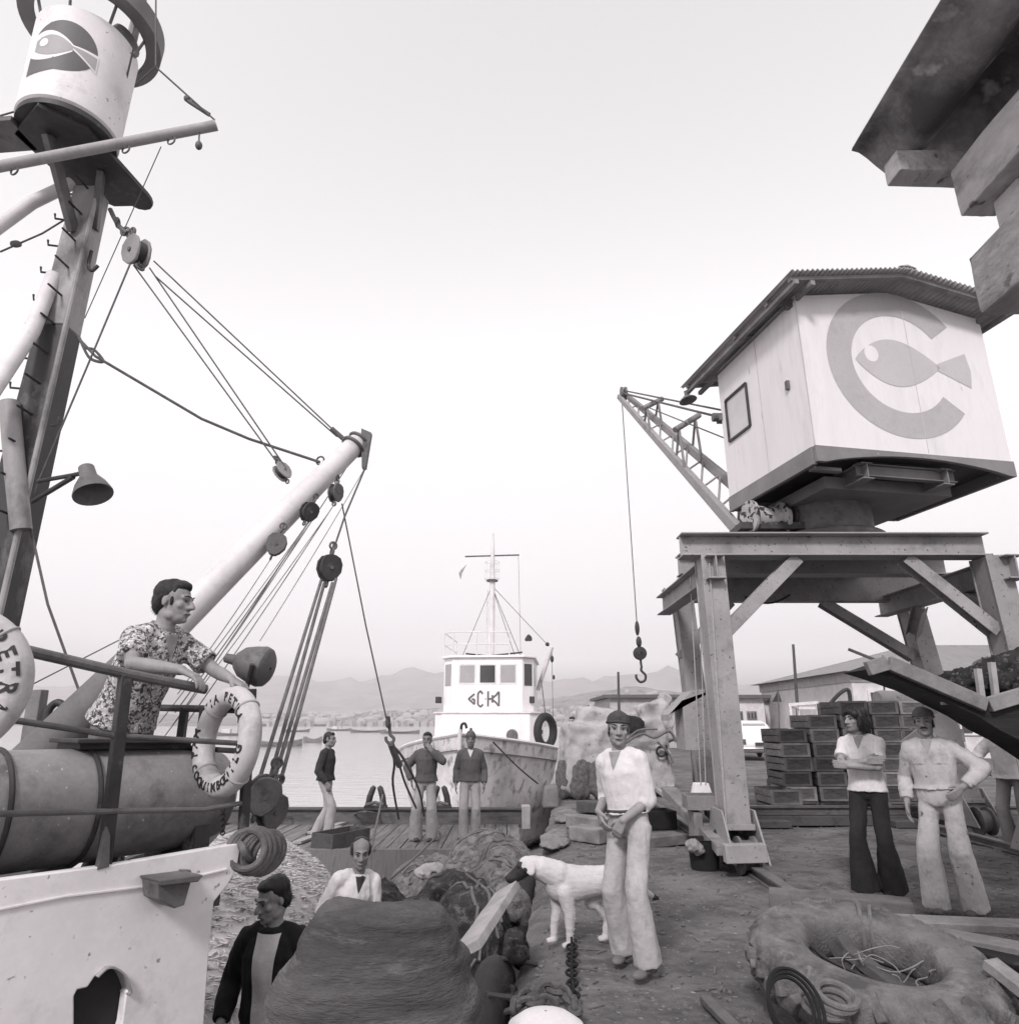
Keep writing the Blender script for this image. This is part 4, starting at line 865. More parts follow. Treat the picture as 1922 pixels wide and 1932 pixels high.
# bitts on the far coaming
for u, lab in ((708, 'paired iron mooring bitts left of the man with a hand at his mouth'), (830, 'paired iron mooring bitts between the two standing men')):
    p = P(u, 1537, YD1); p.z = BD + .29; r = thing('mooring_bitts', lab, 'bitts', p, group='mooring bitts on the barge coaming')
    MB().box(p + V((0, 0, .02)), (.42, .22, .04)).build('base_plate', M_dark, r)
    for s in (-1, 1):
        MB().tube([p + V((s * .15, 0, .03)), p + V((s * .12, 0, .2)), p + V((s * .07, 0, .34)), p + V((s * .04, 0, .38))], [.06, .06, .055, .035], 14).build('post', M_dark, r)
    MB().tube([p + V((-.16, -.08, .06)), p + V((0, -.1, .10)), p + V((.16, -.08, .06))], .03, 8).build('rope_turn', M_rope, r)
# wooden fish tray near the hold edge
def tray(mb, c, L, Wd, H, rz, t=.02, m=0):
    rot = Matrix.Rotation(rz, 3, 'Z'); c = V(c)
    mb.box(c + V((0, 0, t / 2)), (L, Wd, t), rot, m)
    for s in (-1, 1):
        mb.box(c + rot @ V((0, s * (Wd / 2 - t / 2), t + (H - t) / 2)), (L, t, H - t), rot, m); mb.box(c + rot @ V((s * (L / 2 - t / 2), 0, t + (H - t) / 2)), (t, Wd - 2 * t, H - t), rot, m)
    return mb
tp = G(634, 1597, BD); tag(tray(MB(), tp + V((.05, .1, 0)), .45, .85, .22, R(-30)).build('fish_tray', M_wood_d, None, bevel=.004), 'dark open wooden tray standing on the edge of the barge hold', 'tray')
# hook and rope at the far left corner of the deck
hp = G(512, 1560, BD); tag(MB().tube(spline([hp, hp + V((0, 0, .22)), hp + V((.06, 0, .34)), hp + V((.2, 0, .33)), hp + V((.22, 0, .24))], 5), .02, 8).build('deck_hook', M_dark, None), 'bent iron hook standing at the left corner of the barge deck', 'hook')
rp = MB().tube(spline([G(575, 1575, BD + .02), G(600, 1553, BD + .02), G(650, 1543, BD + .03), P(690, 1532, 13.6), G(740, 1545, BD + .02), G(800, 1566, BD + .02), G(830, 1572, BD + .02)], 8), .02, 6); tag(rp.build('deck_rope', M_rope, None), 'slack rope curving over the barge deck behind the tray', 'rope')
rp = MB().tube(spline([P(722, 1500, 14.2), P(705, 1580, 11.7), P(700, 1600, 11.4)], 6), .018, 6); tag(rp.build('deck_rope', M_rope, None), 'thin line running from the left bitts down to the hold edge', 'rope')
rp = MB().tube(spline([G(830, 1572, BD + .02), P(790, 1612, 9.6), P(735, 1660, 7.5)], 6), .014, 6); tag(rp.build('deck_rope', M_rope, None), 'rope slanting from the deck down to the man in the white smock', 'rope')
# ------------------------------------------------ the catch
def mound_z(x, y):
    d = ((x + 2.62) / 1.25) ** 2 + ((y - 7.0) / 3.0) ** 2; h = max(0, 1 - d) ** .75 * 1.62
    return -1.10 + h + .06 * noise.noise(V((x * 2.2, y * 2.2, 4)))
fm_ = MB(); fm_.grid(44, 60, lambda a, b_: V((-4.0 + 3.9 * a, 3.6 + 5.8 * b_, mound_z(-4.0 + 3.9 * a, 3.6 + 5.8 * b_))), 2)
fr = random.Random(9)
def fish(mb, p, L, yaw, pitch, m):
    d = V((math.cos(yaw) * math.cos(pitch), math.sin(yaw) * math.cos(pitch), math.sin(pitch))); s = V((-math.sin(yaw), math.cos(yaw), 0)); u = d.cross(s)
    rings = []
    for t, w_ in ((0, .1), (.15, .7), (.4, 1), (.7, .6), (.88, .2)):
        c = p + d * (t - .5) * L; rings.append([c + s * w_ * L * .085, c + u * w_ * L * .05, c - s * w_ * L * .085, c - u * w_ * L * .05])
    mb.loft(rings, m); e = p + d * L * .36; mb.add([e, e + d * L * .16 + s * L * .1, e + d * L * .10, e + d * L * .16 - s * L * .1], [(0, 1, 2), (0, 2, 3)], m)
for i in range(14000):
    x, y = fr.uniform(-3.7, -.45), fr.uniform(4.3, 9.2)
    if mound_z(x, y) < -1.0: continue
    fish(fm_, V((x, y, mound_z(x, y) + .02)), fr.uniform(.07, .125), fr.uniform(0, 6.28), fr.uniform(-.14, .14), fr.choice((0, 0, 1)))
tag(fm_.build('fish_heap', [mat('fish_silver', .52, .4, .3, 6, 0), mat('fish_dark', .14, .4, .3, 6, 0), mat('fish_bed', .08, .8, .4, 9, .3)], None, sharp=60), 'heap of small silvery fish in the barge hold beside the boat corner', 'fish', kind='stuff')
# ------------------------------------------------ nets: fused lumps, ruckled and roped
def heap(name, label, cat, lumps, m, amp=.05, sc=4, vox=.04, seed=1, ridge=True, ropes=0, rmat=None, rr=.014, fine=.02):
    mb = MB()
    for c, r in lumps: mb.sphere(c, r, nu=20, nv=14)
    me = fuse(mb, vox, 4); wrinkle(me, amp, sc, seed, ridge=ridge); wrinkle(me, fine, sc * 4, seed + 3)
    r0 = thing(name, label, cat, lumps[0][0]) if ropes else None
    o = build_mesh('folds' if ropes else name, me, m, r0, sharp=180)
    if not ropes: return tag(o, label, cat)
    from mathutils.bvhtree import BVHTree
    bv = BVHTree.FromPolygons([v.co + r0.location for v in me.vertices], [list(p.vertices) for p in me.polygons]); rn = random.Random(seed); t = MB()
    lo = [min((v.co + r0.location)[k] for v in me.vertices) for k in range(3)]; hi = [max((v.co + r0.location)[k] for v in me.vertices) for k in range(3)]
    for k in range(ropes):
        x, y, a = rn.uniform(lo[0], hi[0]), rn.uniform(lo[1], hi[1]), rn.uniform(0, 6.28); pts = []
        for s in range(26):
            hit = bv.ray_cast(V((x, y, hi[2] + .3)), V((0, 0, -1)))
            if hit[0] is not None: pts.append(hit[0] + V((0, 0, rr * .6)))
            a += rn.uniform(-.45, .45); x += math.cos(a) * .08; y += math.sin(a) * .08
        if len(pts) > 4: t.tube(pts, rr, 5)
    if t.v: build_mesh('cord', t.mesh(), rmat or M_rope, r0)
    return r0
def at(u, v, Y): return P(u, v, Y)
heap('net_heap', 'dark smooth net bundle humped behind the man in the white smock', 'net', [(V((-1.35, 7.6, -.55)), (.42, .6, .62)), (V((-.95, 7.4, -.6)), (.40, .6, .55)), (V((-1.2, 7.2, -.8)), (.9, .8, .35))], M_net, .05, 3, seed=2, ropes=5)
heap('net_heap', 'coarse tangled dark net thrown over the quay side of the hold', 'net', [(V((-.55, 7.7, -.25)), (.40, .7, .36)), (V((-.35, 6.9, -.25)), (.35, .6, .42)), (V((-.55, 6.4, -.5)), (.4, .5, .42)), (V((-.9, 6.6, -.7)), (.5, .5, .32))], M_net, .07, 3.5, seed=5, ropes=16, rmat=M_rope)
heap('net_heap', 'pale ruckled net and canvas piled against the deck and quay wall', 'net', [(V((-.3, 10.3, -.30)), (.55, .9, .42)), (V((-.05, 9.3, -.25)), (.42, .7, .40)), (V((-.55, 9.6, -.5)), (.5, .7, .4)), (V((.0, 8.5, -.35)), (.30, .5, .32))], M_net_l, .08, 3.2, seed=8, ropes=22)
heap('net_heap', 'pale loose netting on the hold edge, left of the ruckled pile', 'net', [(V((-1.0, 10.0, -.45)), (.55, .6, .32)), (V((-.7, 8.8, -.42)), (.5, .5, .32)), (V((-1.15, 9.0, -.6)), (.4, .5, .3))], M_net_l, .07, 3.5, seed=12, ropes=12)
heap('white_sack', 'crumpled white sack tucked among the dark nets', 'sack', [(P(802, 1645, 7.0), (.10, .12, .06)), (P(822, 1640, 7.0), (.07, .1, .06))], mat('sack_white', .34, .9, .25, 5, .4, 30), .035, 10, .015, seed=3, fine=.006)
# the great dark bundle in front: dark coarse netting in long level folds
dk = MB(); n_ = 44; rings = []
for k in range(60):
    z = -1.0 + 1.90 * k / 59; ring = []
    tp_ = max(0, min(1, (0.92 - z) / .34)) ** .5 if z > .58 else 1
    for j in range(n_):
        a = 2 * math.pi * j / n_; ca, sa = math.cos(a), math.sin(a)
        ca, sa = abs(ca) ** .8 * (1 if ca > 0 else -1), abs(sa) ** .8 * (1 if sa > 0 else -1)
        f = 1 + .10 * noise.noise(V((ca * .8, sa * .8, z * 5.5))) + .075 * noise.noise(V((ca * 1.5, sa * 1.5 + 4, z * 13)))
        ring.append(V((-.535 + .04 * math.sin(z * 2) + .385 * ca * f * (.42 + .58 * tp_), 2.95 + .30 * sa * f * (.4 + .6 * tp_), z + .05 * noise.noise(V((ca * 1.2, sa * 1.2, z * 3 + 9))))))
    rings.append(ring)
dk.loft(rings); me = baked(dk.mesh(), [('SUBSURF', dict(levels=2))]); wrinkle(me, .009, 9, 7, stretch=(.35, .35, 2.2)); wrinkle(me, .004, 60, 3)
tag(build_mesh('net_bundle', me, mat('bundle_net', .135, .95, .5, 2.2, .9, 60, stain=(.30, 2.0, .46, .64), stretch=(.45, .45, 2.6), bdist=.02), None, sharp=180), 'large dark net bundle heaped in level folds between the jacketed man and the quay', 'net')
# plank, shackles and tyres along the quay face
tag(build_mesh('loose_plank', rough_beam(P(957, 1680, 5.3), P(880, 1795, 4.3), .17, .05, V((-.6, -.2, 1)), .004), M_wood_l, None), 'pale plank leaning on the quay edge above the hanging tyres', 'plank')
for Y, z, lab in ((4.55, -.42, 'dark tyre fender hanging on the quay face, nearest the camera'), (5.45, -.5, 'dark tyre fender hanging on the quay face below the dog'), (8.6, -.5, 'dark tyre fender farther along the quay, beside the pale nets')):
    c = V((XE(Y) - .16, Y, z)); r = thing('tyre_fender', lab, 'tyre', c, group='tyre fenders on the quay wall')
    MB().torus(c, (1, -.083, 0), .36, .145, 56, 16, flat=.95).build('tyre', M_rubber_d, r)
    MB().tube([c + V((0, 0, .25)), c + V((.06, 0, .5)), c + V((.3, .05, .45))], .018, 8).build('hanging_chain', M_dark, r)
heap('weed_clump', 'ragged black clump of rope and weed on the quay edge under the dog', 'rope', [(V((XE(5.6) - .02, 5.6, .0)), (.09, .2, .06)), (V((XE(5.95) - .05, 5.95, -.03)), (.08, .15, .07)), (V((XE(5.3) - .06, 5.3, -.15)), (.08, .15, .10))], M_net, .05, 8, .02, seed=6, ropes=8, rr=.008)
# ================================================================== white coaster lying bow-on behind the barge
SA = R(-4.6); SO = V((-1.16, 17.0, -1.75)); ship = thing('coaster_ship', 'white ship seen bow on, rust stained hull, fish shaped lettering below its wheelhouse windows', 'ship', SO, SA)
SR = Matrix.Rotation(SA, 3, 'Z')
def S(x, y, z): return SO + V((0, 0, 1.75)) + SR @ V((x, y, 0)) + V((0, 0, z))      # x to our right, y astern, z above the quay level
def SP_(name, mb, m, bevel=0.0, par=None, **k): return mb.build(name, m, par or ship, bevel=bevel, **k)
def hsec(t):
    y = 15 * t; bw_ = 2.7 * (1 - (1 - min(1, t * 2.3)) ** 2.1); ww = 2.62 * (1 - (1 - min(1, t * 2.1)) ** 1.9); tz = 1.30 - .92 * min(1, t * 1.9) ** 1.0 + .25 * max(0, t - .75); r = []
    ys = y + 0 * t
    prof = [(0, 0), (.55, .10), (.85, .26), (.95, .60), (1, 1)]
    for sx in (-1, 1):
        pr = prof if sx == 1 else prof[::-1]
        for k, q in pr:
            zb = -2.3; z = zb + (tz - zb) * q; wd = (ww * .92 + (bw_ - ww * .92) * q) * (k)
            rake = (1 - q) * .9 * max(0, 1 - t * 3)
            r.append(S(sx * max(.03, wd) - 0.0, y + rake, z))
    return r
hm = mat('rust_streaked_hull', .74, .7, .2, 1.2, .2, 16, stain=(.44, .8, .46, .66), spots=(.24, 3.5, .54, .70))
hb_ = MB(); hb_.loft([hsec(i / 30) for i in range(31)]); hull = SP_('hull', hb_, hm, sharp=50)
rlm = MB()
for sx in (0, 9): rlm.tube([hsec(i / 30)[sx] for i in range(31)], .045, 6)
SP_('rubbing_rail', rlm, M_cream); SP_('stem_bar', MB().tube([S(0, -.03, 1.40), S(0, -.02, 1.0), S(0, .9, -2.3)], .045, 8), M_cream)
SP_('deck', MB().add([hsec(i / 30)[j] + V((0, 0, -.35)) for i in range(31) for j in (0, 9)], [(2 * i, 2 * i + 1, 2 * i + 3, 2 * i + 2) for i in range(30)]), M_wood_d)
bt = MB()
for sx in (1, -1):
    rows = []
    for i in range(1, 31):
        sec = hsec(i / 30); sec = sec[5:] if sx == 1 else sec[:5][::-1]; o_ = S(sx, 0, 0) - S(0, 0, 0); rows.append([p + o_ * .012 for p in sec[1:3]])
    bt.grid(len(rows) - 1, 1, lambda a, b_: rows[int(round(a * (len(rows) - 1)))][int(round(b_))])
SP_('boot_topping', bt, mat('dark_antifouling', .10, .8, .5, 1.5, .2, 20, stain=(.28, 1.5, .5, .62)), 0, hull)
M_sw = mat('ship_white', .80, .55, .06, 2, .04, 20, stain=(.62, 1.2, .55, .75), stretch=(2, 2, .5))
HX = 1.46; HY = 5.6
def sbox(x0, x1, y0, y1, z0, z1, ch=0): return [S(x0 + ch, y0, z0), S(x1 - ch, y0, z0), S(x1, y0 + ch * 1.2, z0), S(x1, y1, z0), S(x0, y1, z0), S(x0, y0 + ch * 1.2, z0)]
lower = SP_('deckhouse', MB().prism(sbox(-1.64, 1.64, HY - .35, HY + 4.2, .1, 0, .28), (0, 0, 1.72)), M_sw, .02)
SP_('deckhouse_ledge', MB().prism(sbox(-1.68, 1.68, HY - .39, HY + 4.24, 1.82, 0, .28), (0, 0, .05)), M_cream, .01)
wh = SP_('wheelhouse', MB().prism(sbox(-HX, HX, HY, HY + 3.2, 1.87, 0, .34), (0, 0, 1.68)), M_sw, .02)
SP_('wheelhouse_roof', MB().prism(sbox(-HX - .08, HX + .08, HY - .10, HY + 3.3, 3.553, 0, .36), (0, 0, .07)), M_sw, .015)
for x0, x1, dk_ in ((-.93, -.36, 0), (-.28, .30, 1), (.38, .95, 0)):
    f = SP_('window', MB().prism([S(x0, HY - .012, 2.72), S(x1, HY - .012, 2.72), S(x1, HY - .012, 3.36), S(x0, HY - .012, 3.36)], (0, .03, 0)), M_cream, .0, wh)
    SP_('pane', MB().prism([S(x0 + .05, HY - .018, 2.77), S(x1 - .05, HY - .018, 2.77), S(x1 - .05, HY - .018, 3.31), S(x0 + .05, HY - .018, 3.31)], (0, .01, 0)), M_glass_d if dk_ else mat('pale_window_glass', .34, .15, .1, 2, 0, spec=.6), 0, f)
for sx in (-1, 1):
    a, b2 = V((sx * (HX - .34), HY, 0)), V((sx * HX, HY + .41, 0)); d = (b2 - a); nrm_ = V((sx * .77, -.64, 0)) * .012
    q = [(a + d * t_, z) for t_, z in ((.16, 2.68), (.84, 2.68), (.84, 3.36), (.16, 3.36))]
    f = SP_('window', MB().prism([S(p.x + nrm_.x, p.y + nrm_.y, z) for p, z in q], S(0, .03, 0) - S(0, 0, 0)), M_glass_d if sx > 0 else mat('pale_window_glass', .34), 0, wh)
    SP_('side_window', MB().box(S(sx * (HX + .0), HY + 1.3, 3.0), (.03, .6, .55), SR), M_glass_d, 0, wh)
# a figure at the wheelhouse window is built with the people
# fish shaped lettering
GL = MB(); fy = HY - .012; LX, LZ, U = -.0, 2.27, .275
def seg(a, b2, wd=.055): GL.beam(S(LX + a[0] * U, fy, LZ + a[1] * U), S(LX + b2[0] * U, fy, LZ + b2[1] * U), .012, wd, V((0, 0, 1)) if abs(a[0] - b2[0]) > .01 else V((1, 0, 0)))
for pth in ([(-1.45, .55), (-2.15, 0), (-1.45, -.6), (-1.45, -.05), (-1.75, -.05)], [(-.5, .55), (-.75, .9), (-1.05, .62), (-1.05, -.62), (-.75, -.9), (-.45, -.6)], [(-.2, .0), (-.12, .0)], [(.12, .85), (.12, -.85)], [(.12, 0), (.62, 0)], [(.62, .42), (.62, -.42)], [(.62, .08), (1.05, .42), (1.35, .8)], [(.62, -.08), (1.05, -.42), (1.35, -.8)], [(1.38, .8), (1.38, -.8)]):
    for a_, b_ in zip(pth, pth[1:]): seg(a_, b_)
GL.build('lettering', M_logo_d, wh)
# fittings on the house
SP_('bell_lamp', MB().cone(S(.82, HY - .36, 1.18), S(.82, HY - .55, 1.18), .18, .15, 20), M_mid)
for x, z in ((-1.62, 2.25), (1.40, 2.25)): SP_('side_light', MB().box(S(x, HY + .4, z), (.16, .3, .2), SR), M_dark, .01)
SP_('door', MB().box(S(1.645, HY + 1.2, 1.05), (.03, .7, 1.3), SR), M_sw, .01, lower)
for z in (.75, 1.25): SP_('vent', MB().box(S(1.655, HY + 2.2, z), (.03, .3, .12), SR), M_dark, 0, lower)
rl = MB(); rp_ = [(-HX, HY + 2.9), (-HX, HY + .3), (-HX + .35, HY), (.1, HY), (.7, HY + .1)]
for z in (3.98, 4.38): rl.tube([S(x, y, z) for x, y in rp_], .02, 6)
for x, y in rp_ + [(-.35, HY)]: rl.tube([S(x, y, 3.6), S(x, y, 4.38)], .02, 6)
SP_('roof_rail', rl, M_cream); SP_('aerial_frame', MB().tube([S(-.75, HY + .4, 3.72), S(0, HY + .2, 3.62), S(1.1, HY + .4, 3.75)], .03, 6), M_dark)
ms = MB().tube([S(.02, HY + .9, 3.6), S(.05, HY + .9, 6.2), S(.05, HY + .9, 7.55), S(.06, HY + .9, 7.95)], [.115, .09, .06, .025], 10).tube([S(-.16, HY + .9, 3.6), S(-.12, HY + .9, 5.9)], .02, 6)
for k in range(8): ms.tube([S(-.15, HY + .9, 3.8 + .28 * k), S(.03, HY + .9, 3.8 + .28 * k)], .012, 5)
SP_('mast', ms, M_cream); SP_('crosstree', MB().tube([S(-.92, HY + .9, 7.12), S(.98, HY + .9, 7.14)], .028, 8), M_mid)
SP_('mast_table', MB().cone(S(.04, HY + .9, 6.22), S(.04, HY + .9, 6.27), .2, n=20), M_mid)
ng = MB()
for z in (6.3, 6.6, 6.9): ng.torus(S(.04, HY + .9, z), (0, 0, 1), .25, .008, 24, 5)
for a in range(6): ng.tube([S(.04 + .25 * math.cos(a), HY + .9 + .25 * math.sin(a), 6.25), S(.04 + .25 * math.cos(a), HY + .9 + .25 * math.sin(a), 6.9)], .007, 5)
SP_('lookout_cage', ng, M_cream)
SP_('pennant', MB().prism([S(-.85, HY + .9, 6.85), S(-1.0, HY + .9, 6.55), S(-1.1, HY + .9, 6.6)], (0, .01, 0)).prism([S(-1.0, HY + .9, 6.6), S(-1.06, HY + .9, 6.3), S(-1.14, HY + .9, 6.55)], (0, .01, 0)), mat('pennant_grey', .3))
sy = MB()
for a_, b_ in (((.03, 6.05, .9), (-.85, 3.65, .3)), ((.05, 6.0, .9), (.85, 3.65, .5)), ((.05, 6.0, .9), (1.0, 3.65, 1.5)), ((.05, 6.05, .9), (1.95, 4.05, 1.5)), ((.95, 7.1, .9), (.95, 3.6, 2.0))): sy.tube([S(a_[0], HY + a_[2], a_[1]), S(b_[0], HY + b_[2], b_[1])], .011 if b_[0] != .95 else .007, 5)
SP_('stay', sy, M_mid)
SP_('derrick', MB().tube([S(1.55, HY + 1.6, 2.6), S(2.05, HY + 1.2, 4.0)], .07, 8), M_cream); SP_('derrick_block', MB().sphere(S(2.05, HY + 1.2, 3.6), (.06, .05, .12)).tube([S(2.05, HY + 1.2, 3.95), S(2.05, HY + 1.2, 1.0)], .008, 5).sphere(S(2.1, HY + 1.2, 3.0), (.04, .04, .08)).sphere(S(1.9, HY + 1.3, 4.1), .07), M_dark)
SP_('radar_horn', MB().lathe(S(1.2, HY + .5, 4.15), (.6, -.6, .3), [(.02, 0), (.05, .02), (.12, .2), (.02, .21)], 14), M_dark)
SP_('bow_fitting', MB().tube(spline([S(.0, .15, 1.35), S(.02, .1, 1.5), S(.1, .1, 1.53), S(.14, .1, 1.42)], 4), .035, 6), M_dark)
SP_('mooring_line', MB().tube(spline([S(.7, .75, 1.1), S(1.3, 1.05, .5), S(1.75, 1.5, .1)], 6), .02, 6), M_dark)
tr = V(P(1029, 1380, 21.5)); o = thing('tyre_fender', 'large dark tyre hung high on the side of the white ship', 'tyre', tr)
MB().torus(tr, (.80, -.6, 0), .42, .12, 44, 12).build('tyre', M_rubber_d, o); MB().tube([tr + V((0, 0, .5)), tr + V((-.1, .2, 1.5))], .02, 6).build('hanging_rope', M_rope, o)
# ================================================================== things on the quay
def beam_thing(name, label, cat, a, b2, wd, h, m, up=V((0, 0, 1)), bevel=.008):
    if name in ('channel_iron', 'pole', 'iron_bar'): return tag(MB().beam(a, b2, wd, h, up).build(name, m, None, bevel=bevel), label, cat)
    return tag(build_mesh(name, rough_beam(a, b2, wd, h, up, .007 if h > .08 else .004, 6, len(label)), m, None, sharp=40), label, cat)
# canvas covered heap beside the white ship
hp_ = thing('canvas_heap', 'big pale canvas covered heap with a torn hole beside the white ship', 'tarpaulin', (2.5, 16.6, 0))
mb = MB(); rz3 = lambda d, e=0: Matrix.Rotation(R(d), 3, 'Z') @ Matrix.Rotation(R(e), 3, 'Y')
for c, r, d, e in (((2.05, 16.6, .80), (1.75, 1.3, 1.35), 4, 6), ((2.95, 16.7, .85), (1.3, 1.3, 1.5), -6, -8), ((1.55, 16.4, .45), (.9, 1.0, .9), 10, 18), ((2.2, 16.7, 1.5), (1.3, .8, .7), 0, 8), ((3.35, 16.6, 1.55), (.62, .8, .9), 5, -14), ((3.55, 16.6, 1.95), (.30, .4, .5), 0, 30)): mb.box(c, r, rz3(d, e))
me = fuse(mb, .05, 9); wrinkle(me, .07, 1.9, 3, ridge=True); wrinkle(me, .025, 5, 5, ridge=True)
build_mesh('canvas', me, M_canvas, hp_, sharp=180)
mb = MB()
for k in range(9): x = 1.15 + k * .15; mb.sphere((x, 15.95 + .05 * math.sin(k * 2), .38), (.16, .16, .42), nu=12, nv=10)
me = fuse(mb, .035, 3); wrinkle(me, .05, 7, 2, stretch=(1, 1, .3)); build_mesh('net_fringe', me, mat('fringe_net', .13, .95, .5, 14, 1, 60), hp_, sharp=180)
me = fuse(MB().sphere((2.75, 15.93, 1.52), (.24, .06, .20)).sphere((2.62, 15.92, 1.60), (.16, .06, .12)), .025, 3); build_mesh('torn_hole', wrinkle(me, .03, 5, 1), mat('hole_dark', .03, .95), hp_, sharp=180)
rr_ = MB(); rr_.tube(spline([P(1180, 1402, 15.75), P(1210, 1385, 15.7), P(1235, 1392, 15.7), P(1262, 1380, 15.75), P(1275, 1400, 15.8)], 5), .03, 6).tube(spline([P(1182, 1396, 15.75), P(1205, 1378, 15.7), P(1240, 1376, 15.7)], 5), .024, 6).tube(spline([P(1240, 1400, 15.7), P(1260, 1420, 15.75), P(1270, 1440, 15.75)], 4), .024, 6)
rr_.build('lashing', M_rope, hp_)
MB().torus((3.3, 15.86, .95), (0, 1, .1), .10, .025, 20, 8).box((3.42, 15.87, .93), (.04, .04, .3)).build('painted_mark', M_ink, hp_)
# junk about the crane foot
beam_thing('long_plank', 'long weathered plank lying aslant from the left onto the near crane foot', 'plank', P(1262, 1492, 11), P(1372, 1606, 8.1), .22, .10, M_wood)
beam_thing('pale_batten', 'thin pale batten crossing the weathered plank by the crane foot', 'plank', P(1240, 1490, 11.5), P(1345, 1570, 9.0), .07, .05, M_wood_l)
beam_thing('channel_iron', 'riveted channel iron lying across in front of the near crane wheel', 'girder', P(1366, 1611, 7.95), P(1444, 1609, 7.95), .12, .18, M_grey_paint)
beam_thing('wood_block', 'dark wooden packing block under the channel iron', 'block', G(1405, 1640, 0), G(1432, 1640, 0), .2, .16, M_black)
bk = G(1330, 1640, 0); r = thing('bucket', 'black battered bucket standing on the ground by the crane foot', 'bucket', bk)
MB().lathe(bk, (0, 0, 1), [(.01, .0), (.15, 0), (.155, .05), (.175, .30), (.185, .31), (.175, .315), (.165, .30), (.145, .06), (.01, .05)], 28).build('pail', M_black, r); MB().tube([bk + V((.18 * math.cos(R(a)), .1 * math.sin(R(a)) - .05, .30 + .05 * math.sin(R(a)))) for a in range(180, 361, 20)], .008, 6).build('handle', M_mid, r)
me = fuse(MB().sphere(P(1308, 1596, 8.3), (.09, .08, .07)).sphere(P(1318, 1604, 8.3), (.07, .07, .06)), .015, 3); tag(build_mesh('white_rag', wrinkle(me, .03, 12, 2, ridge=True), mat('rag_white', .22, .9, .15), None, sharp=180), 'crumpled white rag lying against the plank above the black bucket', 'rag')
me = fuse(MB().sphere(P(1372, 1580, 8.6), (.17, .12, .12)).sphere(P(1392, 1590, 8.5), (.07, .1, .09)), .015, 3); tag(build_mesh('dark_sack', wrinkle(me, .03, 7, 4), M_net, None, sharp=180), 'small dark sack slung over the plank beside the crane leg', 'sack')
tr = P(1340, 1514, 9.0); tag(tray(MB(), V((tr.x, 9.0, tr.z - .07)), .62, .4, .16, R(-4)).box((tr.x - .2, 9.0, (tr.z - .09) / 2), (.1, .3, tr.z - .1)).box((tr.x + .2, 9.0, (tr.z - .09) / 2), (.1, .3, tr.z - .1)).build('wooden_trough', M_wood, None, bevel=.004), 'grey wooden trough on legs under the hanging white weight', 'trough')
tag(tray(MB(), G(1232, 1562, 0), .62, .45, .26, R(8)).build('dark_box', M_black, None, bevel=.005), 'low black open box on the ground to the right of the white shirted man', 'box')
beam_thing('stone_kerb', 'pale worn kerb block on the ground behind the white shirted man', 'kerb', G(1195, 1590, .05), G(1285, 1580, .05), .35, .12, M_conc, bevel=.03)
pk_ = [((1078, 1548), (1140, 1556), 'broad flat timber lying on the quay edge, upper of two'), ((1085, 1570), (1142, 1578), 'squared timber lying on the quay edge, just in front of the white shirted man'), ((1095, 1520), (1140, 1524), 'short dark timber below the canvas heap fringe')]
for a_, b_, lab in pk_: beam_thing('timber', lab, 'timber', G(*a_, .1), G(*b_, .1), .28, .18, M_wood if a_[1] != 1520 else M_wood_d)
for k, (u, v, s_, lab) in enumerate(((1066, 1540, .30, 'flat pale sacking folded on the quay edge beside the two timbers'), (1046, 1585, .30, 'flat grey sacking spread on the quay edge, above the dog head'))):
    c = G(u, v, .03); heap('sacking', lab, 'sack', [(c, (s_ * .7, s_ * 1.9, .05)), (c + V((.1, .4, .01)), (s_ * .5, s_ * 1.2, .05)), (c + V((-.08, -.4, .0)), (s_ * .5, s_ * .9, .05))], mat('sacking', .22, .95, .3, 4, .6, 40, stain=(.10, 3, .48, .66)), .022, 7, .02, seed=20 + k, fine=.008)
st_ = G(1042, 1516, 0); tag(MB().prism([st_ + V((-.2, 0, -.1)), st_ + V((.15, 0, -.1)), st_ + V((.12, .05, .34)), st_ + V((-.15, .05, .30))], (0, .5, 0)).build('stone_block', M_conc, None, bevel=.05), 'rough upright stone block at the quay edge beneath the ship side', 'stone')
# timber baulk and long rail kerb
beam_thing('timber_baulk', 'heavy dark timber baulk lying in front of the man with folded arms', 'timber', G(1452, 1700, .09), G(1722, 1722, .09), .24, .18, mat('baulk_wood', .15, .85, .35, 4, .5, 14, stain=(.06, 3, .5, .7)))
kb = thing('rail_kerb', 'long low kerb of old rail and timber running across in front of the crates', 'kerb', (7.5, 11.9, 0)); MB().ibeam((3.5, 11.9, .22), (14, 12.0, .22), .12, .13, .03).build('rail', M_mid, kb); MB().beam((3.5, 11.95, .07), (14, 12.05, .07), .26, .15).build('sleeper', M_wood_d, kb, bevel=.01)
for x in (4.1, 6.2, 8.6): MB().box((x, 11.7, .05), (.5, .3, .1)).build('packing', M_wood_d, kb, bevel=.01)
